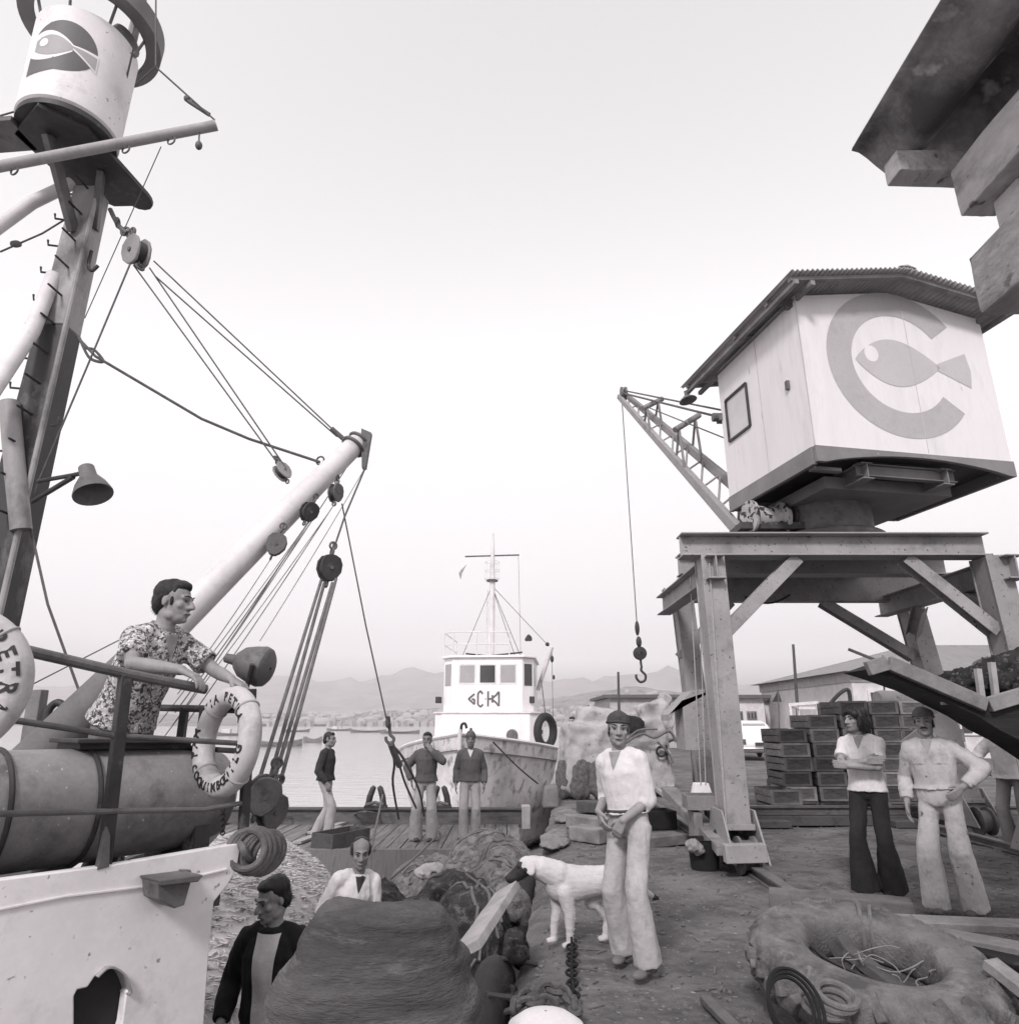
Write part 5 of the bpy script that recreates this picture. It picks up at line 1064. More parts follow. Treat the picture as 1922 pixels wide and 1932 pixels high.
# crates
CR_W, CR_D, CR_H = .52, .80, .242
def crate_proto(tone, var):
    m_ = mat('crate_wood_%d' % var, tone, .9, .4, 5, .5, 16, stain=(tone * .4, 4, .5, .7), stretch=(1, 1, 3)); r = bpy.data.objects.new('fish_crate', None); C.objects.link(r); r.empty_display_size = .1
    b_ = MB(); w2, d2 = CR_W / 2, CR_D / 2
    for s in (-1, 1):
        for k in range(2): b_.box((s * (w2 - .009), 0, .065 + k * .112), (.018, CR_D - .04, .095))
        b_.box((0, s * (d2 - .02), CR_H * .5), (CR_W - .04, .022, CR_H - .03))
    b_.box((0, 0, .015), (CR_W - .04, CR_D - .05, .02)); b_.build('board', m_, r, local=True)
    mf = mat('crate_frame_%d' % var, tone * 1.7, .9, .35, 6, .4, 20)
    for s in (-1, 1):
        f_ = MB()
        for e in (-1, 1): f_.box((e * (w2 - .025), s * (d2 - .005), CR_H / 2), (.05, .02, CR_H - .012))
        f_.box((0, s * (d2 - .005), CR_H - .022), (CR_W - .10, .018, .034)).box((0, s * (d2 - .005), .020), (CR_W - .10, .018, .03))
        f_.build('end_frame', mf, r, local=True)
    return r
protos = [crate_proto(t, k) for k, t in enumerate((.13, .18, .25, .36))]
ORD = ['lowest', 'second', 'third', 'fourth', 'fifth', 'sixth', 'seventh', 'eighth', 'ninth']; used_p = set(); cr_rnd = random.Random(21)
def stack(x, y, n, colname, rz=0, lean=0.0):
    for k in range(n):
        pi = cr_rnd.choice((0, 0, 1, 1, 1, 2, 2, 3) if k else (0, 1)); p = protos[pi]
        o = p if pi not in used_p else copy_tree(p); used_p.add(pi)
        o.location = (x + lean * k + cr_rnd.uniform(-.02, .02), y + cr_rnd.uniform(-.03, .03), .0 + k * CR_H); o.rotation_euler = (0, cr_rnd.uniform(-.012, .012), rz + R(cr_rnd.uniform(-2.5, 2.5)))
        tag(o, '%s wooden fish crate, %s in the %s' % (('dark', 'dull', 'grey', 'pale')[pi], ORD[k] + (' one' if k == 0 else ' one up'), colname), 'crate', 'stacked fish crates')
cx = 5.12
for k, (n, nm, ln) in enumerate(((6, 'leftmost tall front stack', -.014), (7, 'second front stack from left', -.012), (8, 'third front stack from left', -.012), (8, 'third front stack from right', -.01), (8, 'second front stack from right', -.02), (8, 'rightmost front stack', -.03))):
    stack(cx + k * .575, 13.35, n, nm, 0, ln)
stack(4.62, 12.75, 2, 'two high stack beside the crane leg')
for k, (n, nm) in enumerate(((5, 'leftmost rear stack'), (7, 'second rear stack'), (8, 'middle rear stack'), (8, 'fourth rear stack'), (8, 'rightmost rear stack'))): stack(5.4 + k * .6, 14.35, n, nm)
# wooden things piled above the crates
rl_ = thing('canvas_roll', 'pale fat roll of canvas lying on top of the rear crates', 'roll', P(1680, 1322, 14.3)); MB().lathe(P(1655, 1324, 14.3), (1, 0, 0), [(.01, 0), (.2, 0), (.22, .1), (.21, .45), (.22, .62), (.19, .68), (.01, .68)], 24).build('cloth', M_canvas, rl_)
cv = MB().tube(spline([P(1560, 1335, 14.3), P(1582, 1310, 14.3), P(1600, 1302, 14.3), P(1604, 1330, 14.3)], 5), .04, 6); tag(cv.build('bent_frame', M_mid, None), 'bent iron hoop sticking up from the top of the rear crates', 'hoop')
# old wooden boat with nets, bow over the quay at the right
sk = thing('wooden_boat', 'old dark wooden boat whose square bow juts over the men at the right', 'boat', (6.6, 6.6, 0))
Yk = 6.15; hp = [(1633, 1264), (1672, 1250), (1862, 1332), (1935, 1312)]
base = [P(u, v, Yk) for u, v in hp]; zr = base[-1].z
rim = base + [V((6.2, Yk, zr + .12)), V((8.6, Yk, zr + .3))]; lowp = [V((8.9, Yk, .02)), V((7.4, Yk, .02)), V((6.4, Yk, .35))] + [P(u, v, Yk) for u, v in ((1990, 1440), (1926, 1398), (1886, 1378), (1842, 1350), (1740, 1300), (1680, 1279))]
MB().prism(rim + lowp, (0, .42, 0)).build('hull', mat('tarred_planks', .018, .75, .5, 3, .5, 10, stain=(.05, 5, .55, .7), stretch=(.5, 1, 5)), sk)
gw = MB()
for a_, b_ in (((1636, 1262), (1672, 1251)), ((1672, 1251), (1862, 1330)), ((1864, 1330), (1945, 1306))):
    a2, b2 = P(*a_, Yk - .03), P(*b_, Yk - .03); d_ = V((.015 if a_[0] == 1672 else 0, 0, 0)); gw.beam(a2 + d_, b2 - d_, .07, .12)
gw.build('gunwale', M_wood, sk, bevel=.006)
for x0, z0, z1 in ((1780, 1285, 1330), (1852, 1262, 1336), (1878, 1250, 1330)): MB().beam(P(x0 - 8, z0, Yk + .1), P(x0 + 2, z1, Yk + .1), .045, .045).build('stanchion', M_wood_l, sk)
heap('net_heap', 'black heaped net filling the old wooden boat at the right', 'net', [(P(1850, 1292, 6.7), (.35, .4, .16)), (P(1905, 1278, 6.7), (.35, .4, .2)), (V((5.2, 6.7, 2.0)), (.6, .4, .28))], mat('black_net', .025, .95, .6, 12, 1, 70, stain=(.10, 14, .54, .62)), .06, 6, .025, seed=31, ropes=14, rmat=M_mid, rr=.010)
beam_thing('pole', 'long bare pole leaning out past the bow of the old boat', 'pole', P(1600, 1225, 8.2), V((5.2, 7.15, 1.55)), .035, .035, M_wood_d)
# overhead timber lean-to, near, top right
lt = thing('timber_lean_to', 'overhead timber frame under wavy dark roofing sheet at the top right', 'shelter', (2.6, .8, 0))
wv = lambda x: 3.985 + .075 * math.cos(2 * math.pi * (x - 1.56) / .36)
sh = MB(); sh.grid(60, 2, lambda a, b_: V((1.56 + 2.0 * a, -1.2 + 3.72 * b_, wv(1.56 + 2.0 * a)))); sh.build('roof_sheet', mat('roofing_sheet', .30, .9, .5, 2.6, .7, 14, stain=(.08, 2.4, .44, .62), spots=(.45, 9, .60, .72)), lt, sharp=80, solidify=.02)
M_lt = mat('lean_to_timber', .46, .9, .35, 3, .7, 22, stain=(.22, 5, .48, .66), spots=(.14, 18, .66, .72), stretch=(1, .5, 1), bdist=.015)
build_mesh('purlin', rough_beam((1.64, 2.40, 3.84), (3.5, 2.46, 3.84), .10, .11, amp=.006), M_lt, lt, sharp=40)
build_mesh('purlin', rough_beam((3.5, .3, 3.84), (1.64, .3, 3.84), .10, .11, amp=.006), M_lt, lt, sharp=40)
build_mesh('rafter', rough_beam((1.93, -1.1, 3.665), (1.93, 2.36, 3.665), .15, .23, amp=.008), M_lt, lt, sharp=40)
build_mesh('rafter', rough_beam((1.93, -1.1, 3.22), (1.93, 2.36, 3.22), .17, .26, amp=.008), M_lt, lt, sharp=40)
MB().box((1.985, 2.20, 3.45), (.12, .14, .19)).build('spacer', M_lt, lt, bevel=.01)
MB().beam((3.4, -1.1, 3.665), (3.4, 2.36, 3.665), .15, .23).build('rafter', M_lt, lt, bevel=.014)
for x, y in ((1.93, -.9), (3.4, -.9), (3.4, 2.1)): MB().box((x, y, 1.54 if x < 3 else 1.77), (.16, .16, 3.10 if x < 3 else 3.55)).build('post', M_lt, lt, bevel=.01)
# tractor tyre lying flat, full of scrap
tc_ = V((2.02, 4.42, .235)); ty = thing('tractor_tyre', 'huge worn tractor tyre lying flat on the quay with scrap inside', 'tyre', (2.06, 4.46, 0)); trot = Matrix.Rotation(R(2), 3, 'Y') @ Matrix.Rotation(R(10), 3, 'X')
rings = []; NT = 120
for i in range(NT):
    a = 2 * math.pi * i / NT; e = V((math.cos(a), math.sin(a), 0)); ring = []
    for j in range(24):
        t = 2 * math.pi * j / 24; cx_, sz_ = math.cos(t), math.sin(t); px_ = abs(cx_) ** .6 * (1 if cx_ > 0 else -1); pz_ = abs(sz_) ** .6 * (1 if sz_ > 0 else -1)
        rr = .480 + .148 * px_; zz = .135 * pz_
        if px_ > .55: rr += .022 * (1 if (i // 3) % 2 == 0 else -.3) * (1 if zz > -.05 else .6)
        q = e * rr; ring.append(tc_ + trot @ V((q.x, q.y, zz + .006 * noise.noise(V((q.x * 3, q.y * 3, zz * 3))))))
    rings.append(ring)
tb_ = MB().loft(rings, closed=True); tb_.m = [1 if 7 <= (i % 24) <= 16 else 0 for i in range(len(tb_.f))]  # inner wall: undusted rubber, and near black as shade of the deep hole
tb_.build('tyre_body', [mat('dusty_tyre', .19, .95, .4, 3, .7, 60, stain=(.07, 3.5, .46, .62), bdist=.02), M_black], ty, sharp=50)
lg_ = MB()
for i in range(46):
    a = 2 * math.pi * (i + .5 * (i % 2) * 0) / 46; e = V((math.cos(a), math.sin(a), 0)); tg = V((-math.sin(a), math.cos(a), 0)); up = 1 if i % 2 else -1
    p0_, p1_ = e * .535 + tg * .0 + V((0, 0, .132 if up > 0 else -.132)), e * .632 + tg * .055 + V((0, 0, .045 if up > 0 else -.045)); p2_ = e * .638 + tg * .09 + V((0, 0, -.02 * up))
    for q0_, q1_ in ((p0_, p1_), (p1_, p2_)): lg_.beam(tc_ + trot @ q0_, tc_ + trot @ q1_, .05, .062, trot @ e)
lg_.build('tread_lug', mat('dusty_tyre', .15), ty, bevel=.008)
tl = MB()
for a0 in (62, 70): a = R(a0); tl.torus(tc_ + trot @ V((.48 * math.cos(a), .48 * math.sin(a), 0)), V((-math.sin(a), math.cos(a), 0)), .158, .012, 26, 6)
tl.build('rope_lashing', M_rope, ty)
beam_thing('scrap_timber', 'square stub of timber with a bright cap standing inside the tractor tyre', 'timber', V((2.04, 4.47, .05)), V((1.93, 4.62, .34)), .11, .10, M_wood_d); 
beam_thing('scrap_timber', 'broken plank slanting down inside the tractor tyre towards the right', 'timber', V((1.95, 4.56, .30)), V((2.2, 4.28, .10)), .11, .05, M_wood_d)
heap('hole_shade_heap', 'black rubbish filling the inside of the tractor tyre', 'filler', [(V((2.02, 4.42, .0)), (.40, .40, .08)), (V((2.1, 4.25, .03)), (.18, .15, .07))], mat('hole_shade_black', .010, .9, .6, 9, 1, 50, stain=(.07, 14, .56, .64)), .04, 8, .02, seed=44, ropes=7, rmat=M_dark, rr=.006)  # black heap added to put deep shade into the tyre hole
sw = MB(); wr = random.Random(4)
for k in range(8):
    p = tc_ + V((wr.uniform(-.28, .1), wr.uniform(-.22, .22), wr.uniform(-.12, .06))); pts = [p]
    for s in range(6): p = p + V((wr.uniform(-.03, .13), wr.uniform(-.10, .10), wr.uniform(-.05, .06))); pts.append(p)
    sw.tube(spline(pts, 4), wr.choice((.003, .004, .006)), 5, m=wr.choice((0, 1, 1)))
tag(sw.build('scrap_wire', [mat('bright_wire', .22, .5, .2, 9, 0), M_dark], None), 'tangle of pale and dark wire inside the tractor tyre', 'wire')
MBk = MB(); kc = P(1556, 1888, 3.86)
for k in range(5): MBk.torus(kc + V((.012 * k, -.008 * k, .016 * k - .03)), V((.1 * math.sin(k * 2), -.25 + .1 * math.cos(k), 1)), .095 - .006 * (k % 3), .016, 30, 8)
tag(MBk.build('rope_coil', M_rope, None), 'coil of thick frayed rope lying on the near rim of the tractor tyre', 'rope')
MBk = MB(); kc = P(1493, 1905, 3.7)
for k in range(3): MBk.torus(kc + V((.012 * k, 0, .01 * k)), V((.35, -.8, .35 + .1 * k)), .125 + .01 * k, .009, 34, 6)
tag(MBk.build('hose_coil', M_black, None), 'thin black hose in loose loops leaning on the tractor tyre, lower left side', 'hose')
tag(MB().tube(spline([P(1452, 1752, 4.75), P(1520, 1780, 4.65), P(1560, 1810, 4.5), P(1640, 1850, 4.2), P(1700, 1900, 3.9)], 6), .010, 6).build('slack_cord', M_dark, None), 'dark cord stretched across the top of the tractor tyre', 'cord')
# dark staging to the right of the tyre
sg_ = thing('plank_staging', 'low dark staging of planks with gaps blacked in as shade, right of the tractor tyre', 'platform', (3.9, 4.4, 0))
p0, p1, p2, p3 = P(1672, 1738, 5.4), P(2080, 1756, 5.2), P(1716, 1756, 5.15), P(2120, 1830, 4.3)
MB().beam(p0, p1, .22, .05).build('plank', M_wood, sg_, bevel=.006); MB().beam(p2, p3, .20, .06).build('plank', M_wood, sg_, bevel=.006)
MB().prism([V((2.72, 5.0, .0)), V((4.8, 4.1, .0)), V((4.8, 3.0, .0)), V((3.05, 3.2, .0))], (0, 0, .26)).build('shade_block', mat('gap_shade_black', .012, .7, .6, 4, .3, 20), sg_, bevel=.01)  # black block stands in for the shaded void beneath the planks
for x, y in ((3.0, 5.3), (4.3, 5.2), (4.2, 4.3)): MB().box((x, y, (p0.z - .03) / 2), (.12, .12, p0.z - .03)).build('leg', M_wood_d, sg_)
beam_thing('short_plank', 'weathered plank end leaning on the right shoulder of the tractor tyre', 'plank', V((2.50, 4.12, .36)), V((2.68, 3.55, .12)), .10, .05, M_wood)
cdn = MB()
for k in range(5): cdn.tube(spline([V((2.75, 4.3, .30)), V((3.0, 4.0 - .06 * k, .31)), V((3.4, 3.85 - .08 * k, .30)), V((4.0, 3.75 - .1 * k, .29))], 5), .012, 6)
tag(cdn.build('trailing_ropes', M_dark, None), 'dark ropes trailing over the black shade block of the staging', 'rope')
# bollard and chains at the near quay edge
bo = V((.16, 3.55, 0)); r = thing('quay_bollard', 'rounded cream white bollard head at the near quay edge', 'bollard', bo)
MB().lathe(bo, (0, 0, 1), [(.13, -.05), (.12, .10), (.13, .18), (.175, .21), (.185, .24), (.165, .29), (.11, .325), (.05, .34), (.005, .342)], 40).build('head', M_cream, r)
def chain(mb, pts, L=.085, r=.013):
    pts = spline(pts, 24); d = 0; k = 0; last = pts[0]
    for a_, b_ in zip(pts, pts[1:]):
        d += (b_ - a_).length
        if d > L * .72:
            t = (b_ - last).normalized(); n_ = V((0, 0, 1)) if k % 2 else t.cross(V((0, 0, 1))).normalized(); n_ = (n_ + .25 * V((math.sin(k * 2.1), math.cos(k * 1.7), .3))).normalized(); x_ = t; y_ = n_.cross(t).normalized(); c = (last + b_) / 2 + V((0, 0, r)); ring = []
            mb.loft([[c + x_ * (L * .5 * math.cos(a)) + y_ * (L * .30 * math.sin(a)) + ((x_ * math.cos(a) + y_ * math.sin(a)) * math.cos(b2) + n_ * math.sin(b2)) * r for b2 in [2 * math.pi * j / 6 for j in range(6)]] for a in [2 * math.pi * i / 14 for i in range(14)]], closed=True)
            last = b_; d = 0; k += 1
    return mb
tag(chain(MB(), [G(968, 1912, .05), G(985, 1890, .05), G(1010, 1880, .06), G(1040, 1872, .06), G(1066, 1880, .05), G(1080, 1900, .04), G(1086, 1925, .04)], .10, .017).build('mooring_chain', M_rust, None), 'heavy rusty chain looped behind the cream bollard head', 'chain')
tag(chain(MB(), [G(1046, 1905, .05), G(1020, 1895, .07), G(985, 1905, .06), G(950, 1918, .0)], .10, .017).build('mooring_chain', M_rust, None), 'second turn of rusty chain crossing toward the quay edge at the bollard', 'chain')
tag(chain(MB(), [G(1076, 1766, .03), G(1079, 1800, .03), G(1078, 1840, .03), G(1082, 1886, .03)], .11, .010).build('ground_chain', M_black, None), 'short black chain of large links lying on the earth between dog and bollard', 'chain')
beam_thing('iron_bar', 'flat iron bar half buried at the lower picture edge, left of the tyre', 'bar', G(1330, 1885, .03), G(1385, 1940, .03), .07, .04, M_mid)
tag(MB().tube(spline([G(1480, 1660, .03), G(1500, 1690, .03), G(1528, 1705, .2), G(1540, 1712, .2)], 5), .012, 6).build('slack_cord', M_dark, None), 'dark cord trailing from the crane foot to the timber baulk', 'cord')
# loose stones, shell grit and splinters trodden into the earth
gr = MB(); g_ = random.Random(17)
for i in range(2600):
    y = 3.3 + 9 * g_.random() ** 1.6; x = XE(y) + .12 + g_.random() * (2.0 + y * .75); z = rise(x - XE(y), y); s = g_.uniform(.006, .02) * (1.6 if g_.random() < .06 else 1)
    mz = Matrix.Rotation(g_.uniform(0, 3), 3, 'Z'); k = len(gr.v); gr.box((x, y, z + s * .25), (s * 2, s * g_.uniform(.8, 1.7), s), mz @ Matrix.Rotation(g_.uniform(-.4, .4), 3, 'X'), g_.choice((0, 0, 0, 1, 1, 2)))
for i in range(260):
    y = 3.5 + 8 * g_.random() ** 1.5; x = XE(y) + .4 + g_.random() * (1.6 + y * .7); a = g_.uniform(0, 3.1); L = g_.uniform(.04, .16); z = rise(x - XE(y), y) + .006
    gr.beam((x, y, z), (x + math.cos(a) * L, y + math.sin(a) * L, z + .006), .010, .006, m=g_.choice((1, 2, 3)))
tag(gr.build('gravel', [mat('stone_a', .15, bump=0), mat('stone_b', .26, bump=0), mat('stone_c', .45, bump=0), mat('stone_d', .05, bump=0)], None), kind='stuff', label='loose stones, shell grit and splinters trodden into the quay earth', cat='gravel')
# ================================================================== people
from mathutils.bvhtree import BVHTree
M_skin = mat('weathered_skin', .27, .6, .12, 14, .15, 120, stain=(.19, 16, .52, .72))
M_skin_d = mat('tanned_skin', .20, .6, .12, 14, .15, 120, stain=(.14, 16, .52, .72))
M_hair = mat('black_hair', .018, .5, .5, 30, .6, 140, stretch=(1, 1, .25)); M_eye = mat('eye_dark', .03, .3, .1, 3, 0); M_lip = mat('lip_tone', .15, .6, .1, 9, 0)
def cloth(name, v, var=.14, sc=5, stain=None, **k): return mat(name, v, .95, var, sc, .5, 26, stain=stain, bdist=.012, **k)
M_floral = mat('floral_shirt', .42, .9, .12, 6, .2, 60, stain=(.055, 40, .48, .53), spots=(.62, 62, .57, .61))
def tufted(me, n, L, w, flow, seed=1, mi=False):
    """the same surface with many fine hairs standing a little off it, lying along flow(normal, place)"""
    me.calc_loop_triangles(); rn = random.Random(seed); pol = me.polygons; k = len(pol); vs = [v.co.copy() for v in me.vertices]; fs = [list(p.vertices) for p in pol]; ms = [p.material_index for p in pol]
    for i in range(n):
        p = pol[rn.randrange(k)]; c = p.center + V((rn.uniform(-1, 1), rn.uniform(-1, 1), rn.uniform(-1, 1))) * .003; nr = p.normal; d = flow(nr, c) + V((rn.uniform(-.3, .3), rn.uniform(-.3, .3), rn.uniform(-.3, .3))); d.normalize(); s_ = d.cross(nr)
        if s_.length < 1e-4: continue
        s_.normalize(); l_ = L * rn.uniform(.5, 1.2); q = len(vs); vs += [c - nr * .002 + s_ * w, c - nr * .002 - s_ * w, c + d * l_]; fs.append([q, q + 1, q + 2]); ms.append(p.material_index)
    o = bpy.data.meshes.new('m'); o.from_pydata([tuple(v) for v in vs], [], fs); o.update(); o.polygons.foreach_set('material_index', ms); return o
def limb(mb, pts, rs, caps=(True, True), n=14):
    mb.tube(pts, rs, n)
    for i, (p, r) in enumerate(zip(pts, rs)):
        if (i == 0 and not caps[0]) or (i == len(pts) - 1 and not caps[1]): continue
        mb.sphere(p, r, nu=14, nv=10)
def elbow(S, Wp, a, b, pole):
    d = Wp - S; L = d.length
    if L > (a + b) * .995: Wp = S + d * ((a + b) * .995 / L); d = Wp - S; L = d.length
    if L < 1e-4: L = 1e-4
    x = (a * a - b * b + L * L) / (2 * L); h = math.sqrt(max(0, a * a - x * x)); u = d / L; p = V(pole); p = p - u * p.dot(u)
    p = p.normalized() if p.length > 1e-5 else V((0, 0, 1)); return S + u * x + p * h, Wp
def hand(mb, Wp, fd, pn, side, curl=25, spread=6, k=1.0):
    fd = V(fd).normalized(); pn = V(pn); pn = (pn - fd * pn.dot(fd)).normalized(); lat = fd.cross(pn) * side
    for o_ in (-.026, -.009, .009, .026): limb(mb, [Wp + lat * o_ * .6 * k, Wp + (fd * .085 + lat * o_) * k], [.017 * k, .0135 * k], n=8)
    for o_, L in ((-.028, .058), (-.0095, .070), (.0095, .076), (.028, .068)):
        p = Wp + (fd * .084 + lat * o_) * k; a = R(curl * .5); pts = [p]; d0 = fd
        for j, fr_ in enumerate((.42, .32, .26)):
            ang = R(curl) * (.6 + .5 * j); d0 = (fd * math.cos(ang) + pn * math.sin(ang) + lat * (o_ * spread * .35)).normalized(); p = p + d0 * L * fr_ * k * 1.15; pts.append(p)
        limb(mb, pts, [.0105 * k, .0098 * k, .009 * k, .0078 * k], n=8)
    p = Wp + (fd * .022 + lat * .024) * k; q = p + (fd * .035 + lat * .030 + pn * .012) * k; r_ = q + (fd * .034 + lat * .006 + pn * .012) * k
    limb(mb, [p, q, r_], [.015 * k, .012 * k, .009 * k], n=8)
def ell(c, rx, ry, ax, ay, n=24): return [c + ax * (rx * math.cos(2 * math.pi * j / n)) + ay * (ry * math.sin(2 * math.pi * j / n)) for j in range(n)]
def person(label, loc, heading, s=1.0, pel=(0, 0, .92), neck=(0, 0, 1.425), sy=0, hy=0, hp=0, hr=0, arms=None, feet=((.10, 0, 8), (-.10, 0, -8)), kneep=((.1, 1, 0), (-.1, 1, 0)), skin=None, hair='short', hat=None, top=None, trousers=None, shoes=None, extra=None, vox=.0065, group=None, fat=1.0):
    skin = skin or M_skin; root = thing('person', label, 'person', loc, R(heading - 90), group); root.scale = (s, s, s)
    pel, neck = V(pel), V(neck); sp = (neck - pel).normalized(); L = (neck - pel).length; ys_ = R(sy)
    def frame(t):
        a = ys_ * max(0, min(1, t)); ax = V((math.cos(a), math.sin(a), 0)); ax = (ax - sp * ax.dot(sp)).normalized(); return ax, sp.cross(ax)
    axs, ays = frame(1); sh = {}; S0 = neck - sp * .082
    for sd_ in (1, -1): sh[sd_] = S0 + axs * ((extra or {}).get('shw', .156) * sd_)
    A1, A2 = .285, .255; J = {}
    arms = arms or {}
    for sd_ in (1, -1):
        a = arms.get(sd_, dict(w=(.24 * sd_, .03, .86), pole=(.3 * sd_, -1, 0), fd=(0, .12, -1), pn=(-sd_, 0, 0))); e, wp = elbow(sh[sd_], V(a['w']), A1, A2, a['pole']); J[sd_] = (e, wp, a)
    legs = {}
    for i, sd_ in enumerate((1, -1)):
        fx_, fy_, fyaw = feet[i][:3]; fz = feet[i][3] if len(feet[i]) > 3 else 0; hip = pel + V((.085 * sd_, 0, -.03)); kn, an = elbow(hip, V((fx_, fy_, .085 + fz)), .43, .42, kneep[i]); legs[sd_] = (hip, kn, an, fyaw, fz)
    tors = [(-.12, .085, .07), (-.02, .148, .104), (.2, .132, .096), (.45, .142, .104), (.68, .152, .106), (.82, .138, .096), (.91, .095, .076), (.98, .060, .060), (1.03, .054, .056)]
    # ---- head frame
    hyr = R(hy) + ys_; hm = Matrix.Rotation(hyr, 3, 'Z') @ Matrix.Rotation(R(-hp), 3, 'X') @ Matrix.Rotation(R(hr), 3, 'Y'); hc = neck + sp * .03 + V((0, 0, .115)) + hm @ V((0, .028, 0)); HK = 1.06; H = lambda x, y, z: hc + hm @ (V((x, y, z)) * HK)
    # ---- body, one continuous skin
    b = MB(); b.loft([ell(pel + sp * (t * L), rx * fat, ry * fat, *frame(t)) for t, rx, ry in tors])
    limb(b, [neck - sp * .06, neck + (hc - neck) * .2, H(0, -.022, -.06)], [.062, .054, .056])
    def hs(c, r): b.sphere(H(*c), tuple(k * HK for k in r), hm, 20, 14)
    hs((0, -.012, .035), (.074, .094, .082)); hs((0, .022, -.03), (.060, .072, .084)); hs((0, .040, -.078), (.046, .050, .038)); hs((0, .074, -.094), (.020, .018, .017))
    limb(b, [H(0, .090, .014), H(0, .108, -.012), H(0, .114, -.026)], [.0095, .0125, .0145]); hs((.012, .100, -.030), (.011, .012, .009)); hs((-.012, .100, -.030), (.011, .012, .009))
    limb(b, [H(-.042, .076, .024), H(0, .088, .026), H(.042, .076, .024)], [.011, .0125, .011]); limb(b, [H(-.02, .088, -.060), H(0, .095, -.060), H(.02, .088, -.060)], [.008, .0105, .008])
    for e in (1, -1): hs((e * .042, .060, -.020), (.020, .020, .020)); hs((e * .0705, -.012, -.004), (.008, .016, .027)); hs((e * .043, .012, -.070), (.018, .034, .026))
    for sd_ in (1, -1):
        e, wp, a = J[sd_]; S1 = sh[sd_]; limb(b, [neck - sp * .035, neck.lerp(S1, .55) , S1], [.045, .048, .050]); limb(b, [S1, S1.lerp(e, .5), e, e.lerp(wp, .4), wp], [.052, .046, .038, .038, .027])
        hand(b, wp, a['fd'], a['pn'], sd_, a.get('curl', 25))
        hip, kn, an, fyaw, fz = legs[sd_]; limb(b, [hip, hip.lerp(kn, .5), kn, kn.lerp(an, .35), an], [.078, .064, .048, .047, .033])
        fd_ = Matrix.Rotation(R(fyaw), 3, 'Z') @ V((0, 1, 0)); limb(b, [an + V((0, 0, -.045)) - fd_ * .03, an + V((0, 0, -.055)) + fd_ * .14], [.035, .028])
    me = fuse(b, vox, 2, .4); build_mesh('body', me, skin, root, sharp=180, local=True)
    # ---- face pieces
    for e in (1, -1):
        MB().sphere(H(e * .030, .0855, .006), (.0115, .0065, .0048), hm, 12, 8).build('eye', M_eye, root, local=True)
        limb_m = MB(); limb_m.tube([H(e * .014, .099, .0285), H(e * .032, .093, .034), H(e * .050, .078, .029)], [.003, .004, .002], 6); limb_m.build('eyebrow', M_hair, root, local=True)
    MB().tube([H(-.024, .0935, -.060), H(0, .1055, -.0605), H(.024, .0935, -.060)], [.0025, .0045, .0025], 6).build('mouth', M_lip, root, local=True)
    # ---- hair
    h = MB(); q = lambda c, r: h.sphere(H(*c), tuple(k * HK for k in r), hm, 20, 14)
    if hair in ('short', 'side', 'slick'):
        q((0, -.026, .050), (.080, .091, .079)); q((0, -.058, -.005), (.074, .058, .074)); q((0, .026, .086), (.060, .054, .034)); q((0, -.030, .018), (.079, .050, .05))
        if hair != 'slick':
            for e in (1, -1): h.sphere(H(e * .0615, .024, .020 if hair == 'short' else .004), (.0088, .0095, .026 if hair == 'short' else .036), hm, 14, 10)
    if hair == 'long':
        q((0, -.022, .052), (.092, .104, .085)); q((0, -.066, -.02), (.088, .066, .105)); q((0, -.085, -.09), (.072, .048, .055))
        for e in (1, -1): q((e * .073, -.005, -.02), (.026, .056, .095)); q((e * .060, .055, .055), (.032, .04, .035))
        q((0, .062, .070), (.06, .036, .032))
    if hair == 'bald':
        for e in (1, -1): q((e * .066, -.022, .03), (.020, .055, .050))
        q((0, -.072, .015), (.066, .042, .066)); q((0, -.035, .095), (.058, .06, .026))
    if hair == 'fringe':
        q((0, -.055, -.02), (.074, .055, .06))
        for e in (1, -1): h.sphere(H(e * .0655, .018, .004), (.008, .010, .034), hm, 14, 10)
    if h.v:
        hmz = fuse(h, .0075 if vox < .01 else .012, 3); wrinkle(hmz, .006 if hair != 'long' else .011, 26, 3, stretch=(1, 1, .5)); hmz.update(); hl = .055 if hair == 'long' else .017
        hmz = tufted(hmz, 900 if vox < .01 else 200, hl, .0016, lambda nr, c: nr * (.25 if hair != 'bald' else .1) + hm @ V((0, -.45, -.75)) * .9, 5)
        build_mesh('hair', hmz, M_hair, root, sharp=180, local=True, norm=False)
    if hat:
        kind, hmat = hat; k = MB(); n = 30; cap_r = []
        prof = {'beanie': ((.034, .0815, .099), (.05, .0835, .102), (.078, .082, .099), (.102, .068, .084), (.117, .040, .052), (.122, .006, .008)), 'bobble': ((.030, .082, .100), (.06, .086, .104), (.1, .076, .09), (.135, .05, .06), (.15, .012, .015))}['bobble' if kind == 'bobble' else 'beanie']
        for z, rx, ry in prof: cap_r.append([H(rx * math.cos(2 * math.pi * j / n), -.012 + ry * math.sin(2 * math.pi * j / n) + (z - .03) * -.15, z + .012 * math.sin(2 * math.pi * j / n)) for j in range(n)])
        k.loft(cap_r); cap = baked(k.mesh(), [('SUBSURF', dict(levels=1))]); wrinkle(cap, .005, 22, 2); ho = build_mesh('cap', cap, hmat, root, sharp=180, local=True)
        bd = MB(); bd.tube([H(.0815 * math.cos(2 * math.pi * j / n), -.012 + .0995 * math.sin(2 * math.pi * j / n), .042 + .012 * math.sin(2 * math.pi * j / n)) for j in range(n + 1)], .0085, 8); bd.build('cap_band', hmat, ho, local=True) if False else bd.build('cap_band', hmat, root, local=True)
        if kind == 'bobble': MB().sphere(H(0, -.035, .165), .026).build('bobble', hmat, root, local=True)
